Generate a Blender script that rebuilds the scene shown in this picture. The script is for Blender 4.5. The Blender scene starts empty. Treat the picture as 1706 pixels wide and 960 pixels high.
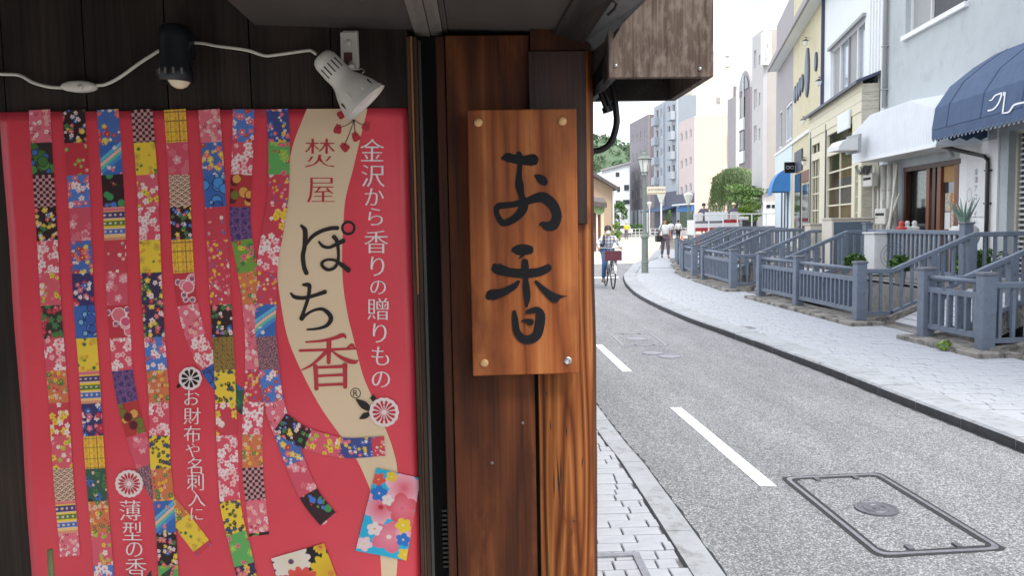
import bpy, bmesh, math, random
import numpy as np
from mathutils import Vector, Matrix

random.seed(7)
S = bpy.context.scene
COL = S.collection
rad = math.radians

# ------------------------------------------------------------------ camera
EYE = Vector((0, 0, 1.6))
YAW, PITCH, ROLL, FPX, CX, CY = rad(2.5), rad(4.5), rad(1.05), 1331.0, 853.0, 480.0
fw = Vector((math.sin(YAW)*math.cos(PITCH), math.cos(YAW)*math.cos(PITCH), -math.sin(PITCH)))
r0 = Vector((math.cos(YAW), -math.sin(YAW), 0))
u0 = r0.cross(fw)
rt = r0*math.cos(ROLL) - u0*math.sin(ROLL)
up = u0*math.cos(ROLL) + r0*math.sin(ROLL)
cam = bpy.data.cameras.new('camera'); camo = bpy.data.objects.new('camera', cam); COL.objects.link(camo)
camo.matrix_world = Matrix(((rt.x, up.x, -fw.x, EYE.x), (rt.y, up.y, -fw.y, EYE.y), (rt.z, up.z, -fw.z, EYE.z), (0, 0, 0, 1)))
cam.sensor_width = 36; cam.lens = 36*FPX/1706; cam.clip_start = 0.05; cam.clip_end = 3000
S.camera = camo

# ------------------------------------------------------------------ light
SUN_EL, SUN_AZ = rad(52), rad(152)         # azimuth clockwise from +Y: behind the camera, to the right
wd = bpy.data.worlds.new('World'); S.world = wd; wd.use_nodes = True
nt = wd.node_tree; nt.nodes.clear()
sky = nt.nodes.new('ShaderNodeTexSky'); sky.sky_type = 'NISHITA'; sky.sun_disc = False
sky.sun_elevation = SUN_EL; sky.sun_rotation = SUN_AZ; sky.dust_density = 3.0; sky.air_density = 1.0; sky.ozone_density = 1.0
tc = nt.nodes.new('ShaderNodeTexCoord'); nz = nt.nodes.new('ShaderNodeTexNoise'); nz.inputs['Scale'].default_value = 2.2; nz.inputs['Detail'].default_value = 6
rp = nt.nodes.new('ShaderNodeValToRGB'); rp.color_ramp.elements[0].position = 0.3; rp.color_ramp.elements[1].position = 0.55
rp.color_ramp.elements[0].color = (0.72, 0.72, 0.72, 1); rp.color_ramp.elements[1].color = (1, 1, 1, 1)
mx = nt.nodes.new('ShaderNodeMix'); mx.data_type = 'RGBA'; mx.inputs[7].default_value = (8.4, 8.7, 9.3, 1)   # thin white cloud over the blue
bgn = nt.nodes.new('ShaderNodeBackground'); bgn.inputs['Strength'].default_value = 0.105
wo = nt.nodes.new('ShaderNodeOutputWorld')
L = nt.links.new
L(tc.outputs['Generated'], nz.inputs['Vector']); L(nz.outputs['Fac'], rp.inputs['Fac']); L(rp.outputs['Color'], mx.inputs[0])
L(sky.outputs['Color'], mx.inputs[6]); L(mx.outputs[2], bgn.inputs['Color']); L(bgn.outputs[0], wo.inputs[0])
sl = bpy.data.lights.new('sun', 'SUN'); sl.energy = 1.5; sl.angle = rad(14); sl.color = (1, 0.95, 0.87)
so = bpy.data.objects.new('sun', sl); COL.objects.link(so)
sd = Vector((math.sin(SUN_AZ)*math.cos(SUN_EL), math.cos(SUN_AZ)*math.cos(SUN_EL), math.sin(SUN_EL)))
so.rotation_euler = sd.to_track_quat('Z', 'Y').to_euler(); so.location = sd*40
vs = S.view_settings; vs.view_transform = 'Standard'; vs.look = 'None'; vs.gamma = 1; vs.exposure = 1.1
S.cycles.max_bounces = 6; S.cycles.diffuse_bounces = 3; S.cycles.transparent_max_bounces = 8
S.cycles.use_denoising = True

# ------------------------------------------------------------------ pixel -> place
def ray(px, py): return fw + rt*((px-CX)/FPX) - up*((py-CY)/FPX)
def G(px, py, z=0.0):
    d = ray(px, py); return EYE + d*((z-EYE.z)/d.z)
def W(px, py, y):
    d = ray(px, py); return EYE + d*(y/d.y)
class Fac:
    """vertical facade plane: P on it, az = its run, clockwise from +Y; street side is to the left"""
    def __init__(s, P, az):
        s.P = Vector((P[0], P[1], 0)); t = rad(az); s.d = Vector((math.sin(t), math.cos(t), 0)); s.n = Vector((-math.cos(t), math.sin(t), 0))
    def hit(s, px, py, o=0.0):
        d = ray(px, py); k = (s.P + s.n*o - EYE).dot(s.n)/d.dot(s.n); return EYE + d*k
    def sz(s, px, py, o=0.0):
        p = s.hit(px, py, o); return (p - s.P).dot(s.d), p.z
    def pt(s, a, o, z): return s.P + s.d*a + s.n*o + Vector((0, 0, z))

# ------------------------------------------------------------------ mesh building
class MB:
    def __init__(s): s.v = []; s.f = []
    def add(s, vs, fs):
        n = len(s.v); s.v += [Vector(a) for a in vs]; s.f += [tuple(i+n for i in f) for f in fs]; return s
    def box(s, c, sz, ax=None):
        c = Vector(c); X, Y, Z = ax if ax else (Vector((1, 0, 0)), Vector((0, 1, 0)), Vector((0, 0, 1)))
        vs = [c + X*(sz[0]*.5*i) + Y*(sz[1]*.5*j) + Z*(sz[2]*.5*k) for k in (-1, 1) for j in (-1, 1) for i in (-1, 1)]
        return s.add(vs, [(0, 2, 3, 1), (4, 5, 7, 6), (0, 1, 5, 4), (2, 6, 7, 3), (0, 4, 6, 2), (1, 3, 7, 5)])
    def bx(s, x0, x1, y0, y1, z0, z1): return s.box(((x0+x1)/2, (y0+y1)/2, (z0+z1)/2), (abs(x1-x0), abs(y1-y0), abs(z1-z0)))
    def beam(s, a, b, w, h, upv=(0, 0, 1)):
        a = Vector(a); b = Vector(b); Y = (b-a); l = Y.length; Y.normalize(); X = Y.cross(Vector(upv))
        if X.length < 1e-5: X = Vector((1, 0, 0))
        X.normalize(); Z = X.cross(Y); return s.box((a+b)/2, (w, l, h), (X, Y, Z))
    def prism(s, pts, off):
        """pts: planar polygon (3D), extruded by off"""
        pts = [Vector(p) for p in pts]; off = Vector(off); n = len(pts)
        nv = Vector((0, 0, 0))
        for i in range(n): nv += (pts[i]-pts[0]).cross(pts[(i+1) % n]-pts[0])
        if nv.dot(off) > 0: pts = pts[::-1]
        vs = pts + [p+off for p in pts]
        fs = [tuple(range(n)), tuple(range(2*n-1, n-1, -1))] + [(i, i+n, (i+1) % n+n, (i+1) % n) for i in range(n)]
        return s.add(vs, fs)
    def tube(s, pts, r, n=8, cap=True):
        pts = [Vector(p) for p in pts]; R = r if isinstance(r, (list, tuple)) else [r]*len(pts)
        ref = Vector((0.31, 0.2, 0.93)); rings = []
        for i, p in enumerate(pts):
            t = (pts[min(i+1, len(pts)-1)] - pts[max(i-1, 0)]).normalized()
            a = t.cross(ref)
            if a.length < 1e-3: a = t.cross(Vector((1, 0, 0)))
            a.normalize(); b = t.cross(a); ref = b.cross(t) if False else ref
            rings.append([p + (a*math.cos(2*math.pi*k/n) + b*math.sin(2*math.pi*k/n))*R[i] for k in range(n)])
        vs = [q for g in rings for q in g]; fs = []
        for i in range(len(pts)-1):
            for k in range(n): fs.append((i*n+k, i*n+(k+1) % n, (i+1)*n+(k+1) % n, (i+1)*n+k))
        if cap: fs += [tuple(range(n))[::-1], tuple((len(pts)-1)*n+k for k in range(n))]
        return s.add(vs, fs)
    def lathe(s, prof, o=(0, 0, 0), ax=(0, 0, 1), n=20, cap=True):
        """prof: (radius, height) list"""
        Z = Vector(ax).normalized(); X = Z.cross(Vector((0, 1, 0)))
        if X.length < 1e-3: X = Vector((1, 0, 0))
        X.normalize(); Y = Z.cross(X); o = Vector(o)
        vs = [o + Z*h + (X*math.cos(2*math.pi*k/n) + Y*math.sin(2*math.pi*k/n))*max(r, 1e-4) for r, h in prof for k in range(n)]
        fs = [(i*n+k, i*n+(k+1) % n, (i+1)*n+(k+1) % n, (i+1)*n+k) for i in range(len(prof)-1) for k in range(n)]
        if cap: fs += [tuple(range(n))[::-1], tuple((len(prof)-1)*n+k for k in range(n))]
        return s.add(vs, fs)
    def build(s, name, mat, parent=None, smooth=False, bevel=0, kind=None, label=None, origin=None):
        if parent is not None: o3 = ORG[parent.name]
        elif origin is not None: o3 = Vector(origin)
        else:
            mn = [min(v[i] for v in s.v) for i in range(3)]; mxx = [max(v[i] for v in s.v) for i in range(3)]
            o3 = Vector(((mn[0]+mxx[0])/2, (mn[1]+mxx[1])/2, mn[2]))
        me = bpy.data.meshes.new(name); me.from_pydata([tuple(v-o3) for v in s.v], [], s.f); me.update()
        o = bpy.data.objects.new(name, me); COL.objects.link(o); me.materials.append(M[mat] if isinstance(mat, str) else mat)
        if parent is not None: o.parent = parent
        else: o.location = o3
        ORG[o.name] = o3
        if smooth: me.polygons.foreach_set('use_smooth', [True]*len(me.polygons))
        if bevel:
            b = o.modifiers.new('bevel', 'BEVEL'); b.width = bevel; b.segments = 2; b.limit_method = 'ANGLE'; b.angle_limit = rad(40)
        if kind: o['kind'] = kind
        if label: o['label'] = label
        return o
ORG = {}
USED = set()
def tag(o, label, cat, group=None):
    o['label'] = label; o['category'] = cat
    if group: o['group'] = group
    return o
def thing(name, loc, label, cat, group=None):
    o = bpy.data.objects.new(name, None); o.empty_display_size = 0.1; COL.objects.link(o); o.location = loc; ORG[o.name] = Vector(loc)
    return tag(o, label, cat, group)
def struct(o): o['kind'] = 'structure'; return o
def dup(root, loc, label=None, rz=None, sc=None):
    """copy of a thing with its parts and sub-parts"""
    r = root.copy(); COL.objects.link(r); r.location = loc; ORG[r.name] = Vector(loc)
    if label: r['label'] = label
    if rz is not None: r.rotation_euler = (0, 0, rz)
    if sc: r.scale = (sc, sc, sc)
    for ch in list(root.children):
        c = ch.copy(); COL.objects.link(c); c.parent = r
        for g in list(ch.children):
            d = g.copy(); COL.objects.link(d); d.parent = c
    return r
def crom(P, n=8):
    """Catmull-Rom through rows of P"""
    P = np.array(P, float); Q = np.vstack([2*P[0]-P[1], P, 2*P[-1]-P[-2]]); out = []
    for i in range(1, len(Q)-2):
        a, b, c, d = Q[i-1], Q[i], Q[i+1], Q[i+2]
        for k in range(n):
            t = k/n; out.append(.5*((2*b) + (c-a)*t + (2*a-5*b+4*c-d)*t*t + (3*b-a-3*c+d)*t**3))
    out.append(P[-1]); return np.array(out)
def smooth_line(pts, n=8): return [Vector(p) for p in crom([tuple(p) for p in pts], n)]

# ------------------------------------------------------------------ materials
M = {}
def srgb(r, g, b):
    return tuple(((c/255)/12.92 if c <= 10.3 else ((c/255+.055)/1.055)**2.4) for c in (r, g, b))
def mat(name, col, rough=0.7, var=0.12, scale=6.0, bump=0.0, bscale=40.0, metal=0.0, spec=0.5, stretch=(1, 1, 1), dirt=None, coat=0.0, gscale=0.0):
    """base colour with noise variation, optional dirt tint, fine bump"""
    m = bpy.data.materials.new(name); m.use_nodes = True; t = m.node_tree; N = t.nodes; lk = t.links.new
    b = N['Principled BSDF']; b.inputs['Roughness'].default_value = rough; b.inputs['Metallic'].default_value = metal
    b.inputs['Specular IOR Level'].default_value = spec; b.inputs['Coat Weight'].default_value = coat
    co = N.new('ShaderNodeTexCoord'); mp = N.new('ShaderNodeMapping'); mp.inputs['Scale'].default_value = stretch; lk(co.outputs['Object'], mp.inputs[0])
    n1 = N.new('ShaderNodeTexNoise'); n1.inputs['Scale'].default_value = scale; n1.inputs['Detail'].default_value = 6; n1.inputs['Roughness'].default_value = .62; lk(mp.outputs[0], n1.inputs['Vector'])
    r = N.new('ShaderNodeValToRGB'); lk(n1.outputs['Fac'], r.inputs['Fac']); e = r.color_ramp.elements
    e[0].position = .3; e[1].position = .7
    e[0].color = tuple(c*(1-var) for c in col)+(1,); e[1].color = tuple(min(1, c*(1+var)) for c in col)+(1,)
    out = r.outputs['Color']
    if dirt:
        n2 = N.new('ShaderNodeTexNoise'); n2.inputs['Scale'].default_value = dirt[1]; n2.inputs['Detail'].default_value = 8; n2.inputs['Roughness'].default_value = .7; lk(mp.outputs[0], n2.inputs['Vector'])
        r2 = N.new('ShaderNodeValToRGB'); r2.color_ramp.elements[0].position = dirt[2]; r2.color_ramp.elements[1].position = dirt[2]+dirt[3]; lk(n2.outputs['Fac'], r2.inputs['Fac'])
        mxn = N.new('ShaderNodeMix'); mxn.data_type = 'RGBA'; lk(r2.outputs['Color'], mxn.inputs[0]); lk(out, mxn.inputs[6]); mxn.inputs[7].default_value = tuple(dirt[0])+(1,)
        out = mxn.outputs[2]
    lk(out, b.inputs['Base Color'])
    if bump:
        n3 = N.new('ShaderNodeTexNoise'); n3.inputs['Scale'].default_value = bscale; n3.inputs['Detail'].default_value = 4; lk(mp.outputs[0], n3.inputs['Vector'])
        bp = N.new('ShaderNodeBump'); bp.inputs['Strength'].default_value = bump; bp.inputs['Distance'].default_value = .01; lk(n3.outputs['Fac'], bp.inputs['Height']); lk(bp.outputs[0], b.inputs['Normal'])
    M[name] = m; return m
def wood(name, cols, rings=9.0, wid=2.2, length=.22, rough=.6, bump=.25, blotch=None, fine=.35, seed=0.0, axis='Z', spec=.4, knots=0):
    """plain-sawn board: contour lines of a stretched noise + fibre streaks; cols dark..light"""
    m = bpy.data.materials.new(name); m.use_nodes = True; t = m.node_tree; N = t.nodes; lk = t.links.new
    b = N['Principled BSDF']; b.inputs['Roughness'].default_value = rough; b.inputs['Specular IOR Level'].default_value = spec
    co = N.new('ShaderNodeTexCoord'); oi = N.new('ShaderNodeObjectInfo')
    ad = N.new('ShaderNodeVectorMath'); ad.operation = 'ADD'; lk(co.outputs['Object'], ad.inputs[0])
    sc = N.new('ShaderNodeVectorMath'); sc.operation = 'SCALE'; sc.inputs[0].default_value = (3.1+seed, 1.7, 5.3); lk(oi.outputs['Random'], sc.inputs['Scale']); lk(sc.outputs[0], ad.inputs[1])
    sx = {'Z': (wid, wid, wid*length), 'Y': (wid, wid*length, wid), 'X': (wid*length, wid, wid)}[axis]
    mp = N.new('ShaderNodeMapping'); mp.inputs['Scale'].default_value = sx; mp.inputs['Location'].default_value = (seed, seed*.7, seed*1.3); lk(ad.outputs[0], mp.inputs[0])
    n1 = N.new('ShaderNodeTexNoise'); n1.inputs['Scale'].default_value = 2.0; n1.inputs['Detail'].default_value = 1.2; n1.inputs['Roughness'].default_value = .35; lk(mp.outputs[0], n1.inputs['Vector'])
    ml = N.new('ShaderNodeMath'); ml.operation = 'MULTIPLY'; ml.inputs[1].default_value = rings*2; lk(n1.outputs['Fac'], ml.inputs[0])
    pp = N.new('ShaderNodeMath'); pp.operation = 'PINGPONG'; pp.inputs[1].default_value = 1.0; lk(ml.outputs[0], pp.inputs[0])
    f = {'Z': (60, 60, 1.6), 'Y': (60, 1.6, 60), 'X': (1.6, 60, 60)}[axis]
    mp2 = N.new('ShaderNodeMapping'); mp2.inputs['Scale'].default_value = f; lk(ad.outputs[0], mp2.inputs[0])
    n2 = N.new('ShaderNodeTexNoise'); n2.inputs['Scale'].default_value = 2.4; n2.inputs['Detail'].default_value = 5; lk(mp2.outputs[0], n2.inputs['Vector'])
    mm = N.new('ShaderNodeMath'); mm.operation = 'MULTIPLY_ADD'; mm.inputs[1].default_value = fine*2; lk(n2.outputs['Fac'], mm.inputs[0])
    m3 = N.new('ShaderNodeMath'); m3.operation = 'MULTIPLY_ADD'; m3.inputs[1].default_value = 1-fine; m3.inputs[2].default_value = -fine*.5; lk(pp.outputs[0], m3.inputs[0]); lk(m3.outputs[0], mm.inputs[2])
    r = N.new('ShaderNodeValToRGB'); lk(mm.outputs[0], r.inputs['Fac'])
    while len(r.color_ramp.elements) < len(cols): r.color_ramp.elements.new(.5)
    for i, c in enumerate(cols):
        r.color_ramp.elements[i].position = .12+.76*i/(len(cols)-1); r.color_ramp.elements[i].color = tuple(c)+(1,)
    out = r.outputs['Color']
    if blotch:      # (colour, scale, start, width)
        n4 = N.new('ShaderNodeTexNoise'); n4.inputs['Scale'].default_value = blotch[1]; n4.inputs['Detail'].default_value = 5; n4.inputs['Roughness'].default_value = .6
        mp4 = N.new('ShaderNodeMapping'); mp4.inputs['Scale'].default_value = {'Z': (1, 1, .38), 'Y': (1, .38, 1), 'X': (.38, 1, 1)}[axis]; lk(ad.outputs[0], mp4.inputs[0]); lk(mp4.outputs[0], n4.inputs['Vector'])
        r4 = N.new('ShaderNodeValToRGB'); r4.color_ramp.elements[0].position = blotch[2]; r4.color_ramp.elements[1].position = blotch[2]+blotch[3]; lk(n4.outputs['Fac'], r4.inputs['Fac'])
        mx4 = N.new('ShaderNodeMix'); mx4.data_type = 'RGBA'; lk(r4.outputs['Color'], mx4.inputs[0]); lk(out, mx4.inputs[6]); mx4.inputs[7].default_value = tuple(blotch[0])+(1,)
        out = mx4.outputs[2]
    lk(out, b.inputs['Base Color'])
    bp = N.new('ShaderNodeBump'); bp.inputs['Strength'].default_value = bump; bp.inputs['Distance'].default_value = .003; lk(mm.outputs[0], bp.inputs['Height']); lk(bp.outputs[0], b.inputs['Normal'])
    M[name] = m; return m
def vcol(name, rough=.55, spec=.4):
    """printed paper: colours come from the mesh's own 'print' attribute"""
    m = bpy.data.materials.new(name); m.use_nodes = True; t = m.node_tree
    a = t.nodes.new('ShaderNodeAttribute'); a.attribute_name = 'print'; b = t.nodes['Principled BSDF']; b.inputs['Roughness'].default_value = rough; b.inputs['Specular IOR Level'].default_value = spec
    t.links.new(a.outputs['Color'], b.inputs['Base Color']); M[name] = m; return m
def glass(name, col=(.04, .05, .06), rough=.05):
    m = bpy.data.materials.new(name); m.use_nodes = True; b = m.node_tree.nodes['Principled BSDF']
    b.inputs['Base Color'].default_value = tuple(col)+(1,); b.inputs['Roughness'].default_value = rough; b.inputs['Specular IOR Level'].default_value = .9; M[name] = m; return m
def clear(name, alpha=.25, col=(.8, .85, .85)):
    m = bpy.data.materials.new(name); m.use_nodes = True; t = m.node_tree; t.nodes.clear()
    o = t.nodes.new('ShaderNodeOutputMaterial'); g = t.nodes.new('ShaderNodeBsdfGlossy'); g.inputs['Roughness'].default_value = .04; tr = t.nodes.new('ShaderNodeBsdfTransparent'); tr.inputs[0].default_value = tuple(col)+(1,)
    mx_ = t.nodes.new('ShaderNodeMixShader'); mx_.inputs[0].default_value = alpha; t.links.new(tr.outputs[0], mx_.inputs[1]); t.links.new(g.outputs[0], mx_.inputs[2]); t.links.new(mx_.outputs[0], o.inputs[0]); M[name] = m; return m
def asphalt(name, c0, c1, sc):
    """coarse worn aggregate: light stones in a grey binder"""
    m = bpy.data.materials.new(name); m.use_nodes = True; t = m.node_tree; N = t.nodes; lk = t.links.new; b = N['Principled BSDF']; b.inputs['Roughness'].default_value = .85
    co = N.new('ShaderNodeTexCoord'); v = N.new('ShaderNodeTexVoronoi'); v.inputs['Scale'].default_value = sc; lk(co.outputs['Object'], v.inputs['Vector'])
    sp = N.new('ShaderNodeSeparateColor'); lk(v.outputs['Color'], sp.inputs[0])
    r = N.new('ShaderNodeValToRGB'); lk(sp.outputs[0], r.inputs['Fac']); e = r.color_ramp.elements; e[0].color = tuple(c0)+(1,); e[1].color = tuple(c1)+(1,); e[0].position = .25; e[1].position = .95
    k = r.color_ramp.elements.new(.6); k.color = tuple(.62*a+.38*c for a, c in zip(c0, c1))+(1,)
    d = N.new('ShaderNodeValToRGB'); d.color_ramp.elements[0].position = .25; d.color_ramp.elements[0].color = (1, 1, 1, 1); d.color_ramp.elements[1].position = .62; d.color_ramp.elements[1].color = (.52, .52, .53, 1); lk(v.outputs['Distance'], d.inputs['Fac'])
    n = N.new('ShaderNodeTexNoise'); n.inputs['Scale'].default_value = 1.6; n.inputs['Detail'].default_value = 9; n.inputs['Roughness'].default_value = .72; mpz = N.new('ShaderNodeMapping'); mpz.inputs['Scale'].default_value = (1.3, .3, 1); lk(co.outputs['Object'], mpz.inputs[0]); lk(mpz.outputs[0], n.inputs['Vector'])
    rr = N.new('ShaderNodeValToRGB'); rr.color_ramp.elements[0].position = .3; rr.color_ramp.elements[0].color = (.70, .70, .71, 1); rr.color_ramp.elements[1].position = .7; rr.color_ramp.elements[1].color = (1.08, 1.08, 1.08, 1); lk(n.outputs['Fac'], rr.inputs['Fac'])
    a = N.new('ShaderNodeMix'); a.data_type = 'RGBA'; a.blend_type = 'MULTIPLY'; a.inputs[0].default_value = 1; lk(r.outputs[0], a.inputs[6]); lk(d.outputs[0], a.inputs[7])
    a2 = N.new('ShaderNodeMix'); a2.data_type = 'RGBA'; a2.blend_type = 'MULTIPLY'; a2.inputs[0].default_value = 1; lk(a.outputs[2], a2.inputs[6]); lk(rr.outputs[0], a2.inputs[7]); lk(a2.outputs[2], b.inputs['Base Color'])
    bp = N.new('ShaderNodeBump'); bp.inputs['Strength'].default_value = .6; bp.inputs['Distance'].default_value = .004; bp.invert = True; lk(v.outputs['Distance'], bp.inputs['Height']); lk(bp.outputs[0], b.inputs['Normal'])
    M[name] = m; return m

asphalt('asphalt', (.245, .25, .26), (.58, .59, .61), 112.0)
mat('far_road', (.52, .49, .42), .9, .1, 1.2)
mat('earth', (.18, .17, .15), .95, .2, .6)
mat('paver', (.41, .425, .46), .85, .09, 9, bump=.15, bscale=120)
mat('paver_joint', (.16, .16, .17), .95, .2, 20)
mat('kerb_shade_grime', (.075, .078, .085), .9, .25, 12); mat('kerb', (.36, .375, .40), .85, .12, 5, bump=.2, bscale=90, dirt=((.2, .2, .2), 9, .52, .2))  # near-black kerb front: shade and grime put into the colour
mat('road_paint', (.82, .83, .85), .7, .05, 18, dirt=((.5, .5, .5), 60, .6, .12))
mat('cast_iron', (.16, .16, .18), .5, .2, 30, bump=.3, bscale=60, metal=.5)
mat('iron_rim', (.24, .24, .27), .45, .2, 30, metal=.4)
mat('tar', (.035, .035, .038), .9, .3, 40, bump=.5, bscale=80)
mat('plinth', (.28, .26, .235), .9, .25, 7, bump=.4, bscale=40, dirt=((.07, .068, .06), 6, .47, .14))
mat('rail_paint', (.145, .178, .235), .6, .14, 7, bump=.12, bscale=60, dirt=((.075, .082, .10), 11, .58, .14))
mat('post_cap', (.15, .16, .19), .6, .2, 20)
mat('concrete', (.24, .23, .215), .9, .18, 4, bump=.3, bscale=50, dirt=((.15, .14, .13), 3, .5, .2))
mat('bounce_concrete', (.60, .59, .57), .9, .1, 2); mat('terrace', (.26, .25, .24), .9, .15, 3, bump=.2, bscale=60)
glass('water', (.02, .03, .03), .08)
wood('plank_dark', [(.014, .010, .008), (.027, .019, .015), (.046, .031, .024)], 6, 2.5, .12, .7, .3, fine=.55, spec=.25)
wood('frame_dark', [(.018, .011, .008), (.045, .024, .015), (.09, .045, .024)], 6, 3, .12, .65, .3, fine=.6, seed=2, spec=.3)
wood('worn_edge', [(.20, .075, .025), (.30, .12, .045), (.38, .17, .07)], 5, 3, .1, .7, .3, fine=.6, seed=3)
wood('panel', [(.035, .011, .005), (.070, .0205, .0075), (.10, .030, .010), (.145, .046, .014)], 3.0, 8.0, .09, .6, .3, blotch=((.045, .0125, .006), 15, .5, .2), fine=.40, seed=4.2, spec=.2)
wood('panel_side', [(.028, .010, .006), (.055, .018, .009), (.08, .027, .012)], 4.0, 5, .1, .6, .25, fine=.5, seed=6.2, spec=.2)
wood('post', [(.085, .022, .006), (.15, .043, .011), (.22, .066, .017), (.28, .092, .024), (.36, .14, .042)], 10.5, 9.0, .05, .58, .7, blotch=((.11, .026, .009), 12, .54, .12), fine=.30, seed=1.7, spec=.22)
wood('post_board', [(.014, .007, .005), (.03, .013, .008), (.05, .02, .011)], 5, 3, .15, .55, .25, fine=.5, seed=8)
wood('sign_board', [(.15, .036, .009), (.255, .071, .018), (.33, .102, .027), (.42, .155, .048)], 4.5, 6.5, .075, .5, .25, blotch=((.17, .045, .013), 9, .47, .2), fine=.36, seed=5.5, spec=.25)
wood('weathered', [(.05, .032, .025), (.10, .07, .055), (.20, .15, .125)], 5, 3.2, .35, .85, .3, blotch=((.20, .16, .135), 70, .47, .22), fine=.75, seed=2.6)
wood('rafter', [(.012, .01, .009), (.022, .018, .016), (.04, .034, .03)], 5, 3, .15, .6, .2, fine=.5, axis='Y')
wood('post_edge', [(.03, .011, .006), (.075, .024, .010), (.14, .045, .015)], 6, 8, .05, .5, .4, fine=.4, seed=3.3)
mat('added_house_roof', (.10, .09, .085), .7, .2, 3)
mat('soffit', (.062, .051, .046), .8, .15, 4, bump=.05, bscale=40, dirt=((.04, .034, .03), 3, .5, .25))
mat('batten', (.15, .135, .12), .8, .2, 6, stretch=(8, 1, 8), bump=.15, bscale=30)
mat('black_metal', (.012, .012, .013), .35, .2, 30, spec=.5)
mat('gutter', (.16, .17, .18), .35, .2, 8, metal=.3, dirt=((.06, .06, .06), 8, .5, .2))
mat('dark_void', (.006, .005, .005), .9, .1)
mat('rail_metal', (.07, .07, .065), .4, .2, 10, metal=.6)
mat('ink', (.010, .0105, .013), .75, .05, 30, spec=.2)
mat('print_black', (.016, .012, .011), .5, .05, spec=.4)
mat('print_red', (.47, .035, .048), .5, .05, spec=.4)
mat('print_white', (.78, .72, .70), .5, .03, spec=.4)
mat('print_cream', (.68, .53, .36), .5, .03, 3, spec=.4)
mat('poster_red', (.70, .058, .085), .38, .07, 2.5, spec=.45)
vcol('print')
mat('peg', (.62, .37, .16), .4, .15, 40)
mat('screw', (.5, .5, .5), .3, .1, 40, metal=.8)
mat('lamp_white', (.62, .60, .54), .42, .05, 8, dirt=((.24, .11, .05), 30, .66, .05))
mat('lamp_inner', (.85, .85, .82), .3, .03)
mat('lamp_black', (.012, .014, .018), .4, .2, 20)
mat('lamp_bulb', (.75, .65, .45), .25, .05)
mat('slot', (.01, .01, .01), .8, .05)
mat('cord', (.62, .58, .51), .5, .06, 20)
mat('rust', (.10, .035, .03), .8, .2, 60)
# ================================================================== GROUND, ROAD, PAVEMENTS
def sheet(name, polys, z, m):
    b = MB()
    for p in polys: b.add([(x, y, z) for x, y in p], [tuple(range(len(p)))])
    o = struct(b.build(name, m, origin=(0, 0, z)))
    for pl in o.data.polygons:
        if pl.normal.z < 0: pl.flip()
    return o
BIG = 900
CX0, CX1, CY0, CY1 = 5.92, 7.06, -6.0, 21.5          # the canal's cut
sheet('ground', [[(-BIG, -300), (BIG, -300), (BIG, CY0), (-BIG, CY0)], [(-BIG, CY1), (BIG, CY1), (BIG, 1500), (-BIG, 1500)],
                 [(-BIG, CY0), (CX0, CY0), (CX0, CY1), (-BIG, CY1)], [(CX1, CY0), (BIG, CY0), (BIG, CY1), (CX1, CY1)]], -.06, 'earth')
KO = [(3.68, -8), (3.68, 2), (3.67, 5.2), (3.64, 6.3), (3.6, 8.2), (3.53, 9.9), (3.46, 11.2), (3.39, 12.4), (3.37, 14.0), (3.40, 15.8), (3.52, 17.7), (3.85, 20.5), (4.36, 23.5), (4.85, 25.5), (5.75, 29.2), (6.56, 31.8), (7.4, 34), (9.1, 40.6), (10.5, 45.8), (14.5, 62), (19, 80)]
KC = crom(KO, 10)
LO = [(1.08, -8), (1.08, 4), (1.05, 5.5), (1.02, 6.9), (1.0, 9), (1.1, 13), (1.5, 18), (2.4, 25), (3.8, 33), (5.6, 42), (9.5, 60), (14.2, 80)]
LC = crom(LO, 10)
rp_ = [tuple(p) for p in LC] + [tuple(p) for p in KC[::-1]]
def strip(name, A, B, z, m):
    """sheet between two polylines resampled to the same y's"""
    ys = np.linspace(max(A[0, 1], B[0, 1]), min(A[-1, 1], B[-1, 1]), 90)
    a = np.interp(ys, A[:, 1], A[:, 0]); c = np.interp(ys, B[:, 1], B[:, 0])
    return sheet(name, [[(a[i], ys[i]), (c[i], ys[i]), (c[i+1], ys[i+1]), (a[i+1], ys[i+1])] for i in range(len(ys)-1)], z, m)
strip('road', LC[LC[:, 1] < 34], KC[KC[:, 1] < 34], 0.0, 'asphalt')
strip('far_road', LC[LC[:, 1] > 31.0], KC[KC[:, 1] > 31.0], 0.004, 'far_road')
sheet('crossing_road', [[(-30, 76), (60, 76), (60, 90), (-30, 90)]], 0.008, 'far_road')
# dashes of the white line, stop line
for i, q in enumerate([[(1.64, 6.73), (1.735, 6.72), (1.775, 4.62), (1.675, 4.63)], [(1.535, 10.41), (1.63, 10.40), (1.648, 8.45), (1.545, 8.44)],
                       [(1.60, 14.6), (1.695, 14.6), (1.655, 12.4), (1.56, 12.4)], [(3.2, 32.1), (3.35, 32.1), (2.75, 28.0), (2.6, 28.0)]]):
    sheet('road_line', [q[::-1]], .004, 'road_paint')
sheet('stop_line', [[(2.3, 23.2), (4.15, 23.2), (4.25, 23.75), (2.35, 23.75)]], .004, 'road_paint')

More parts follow.
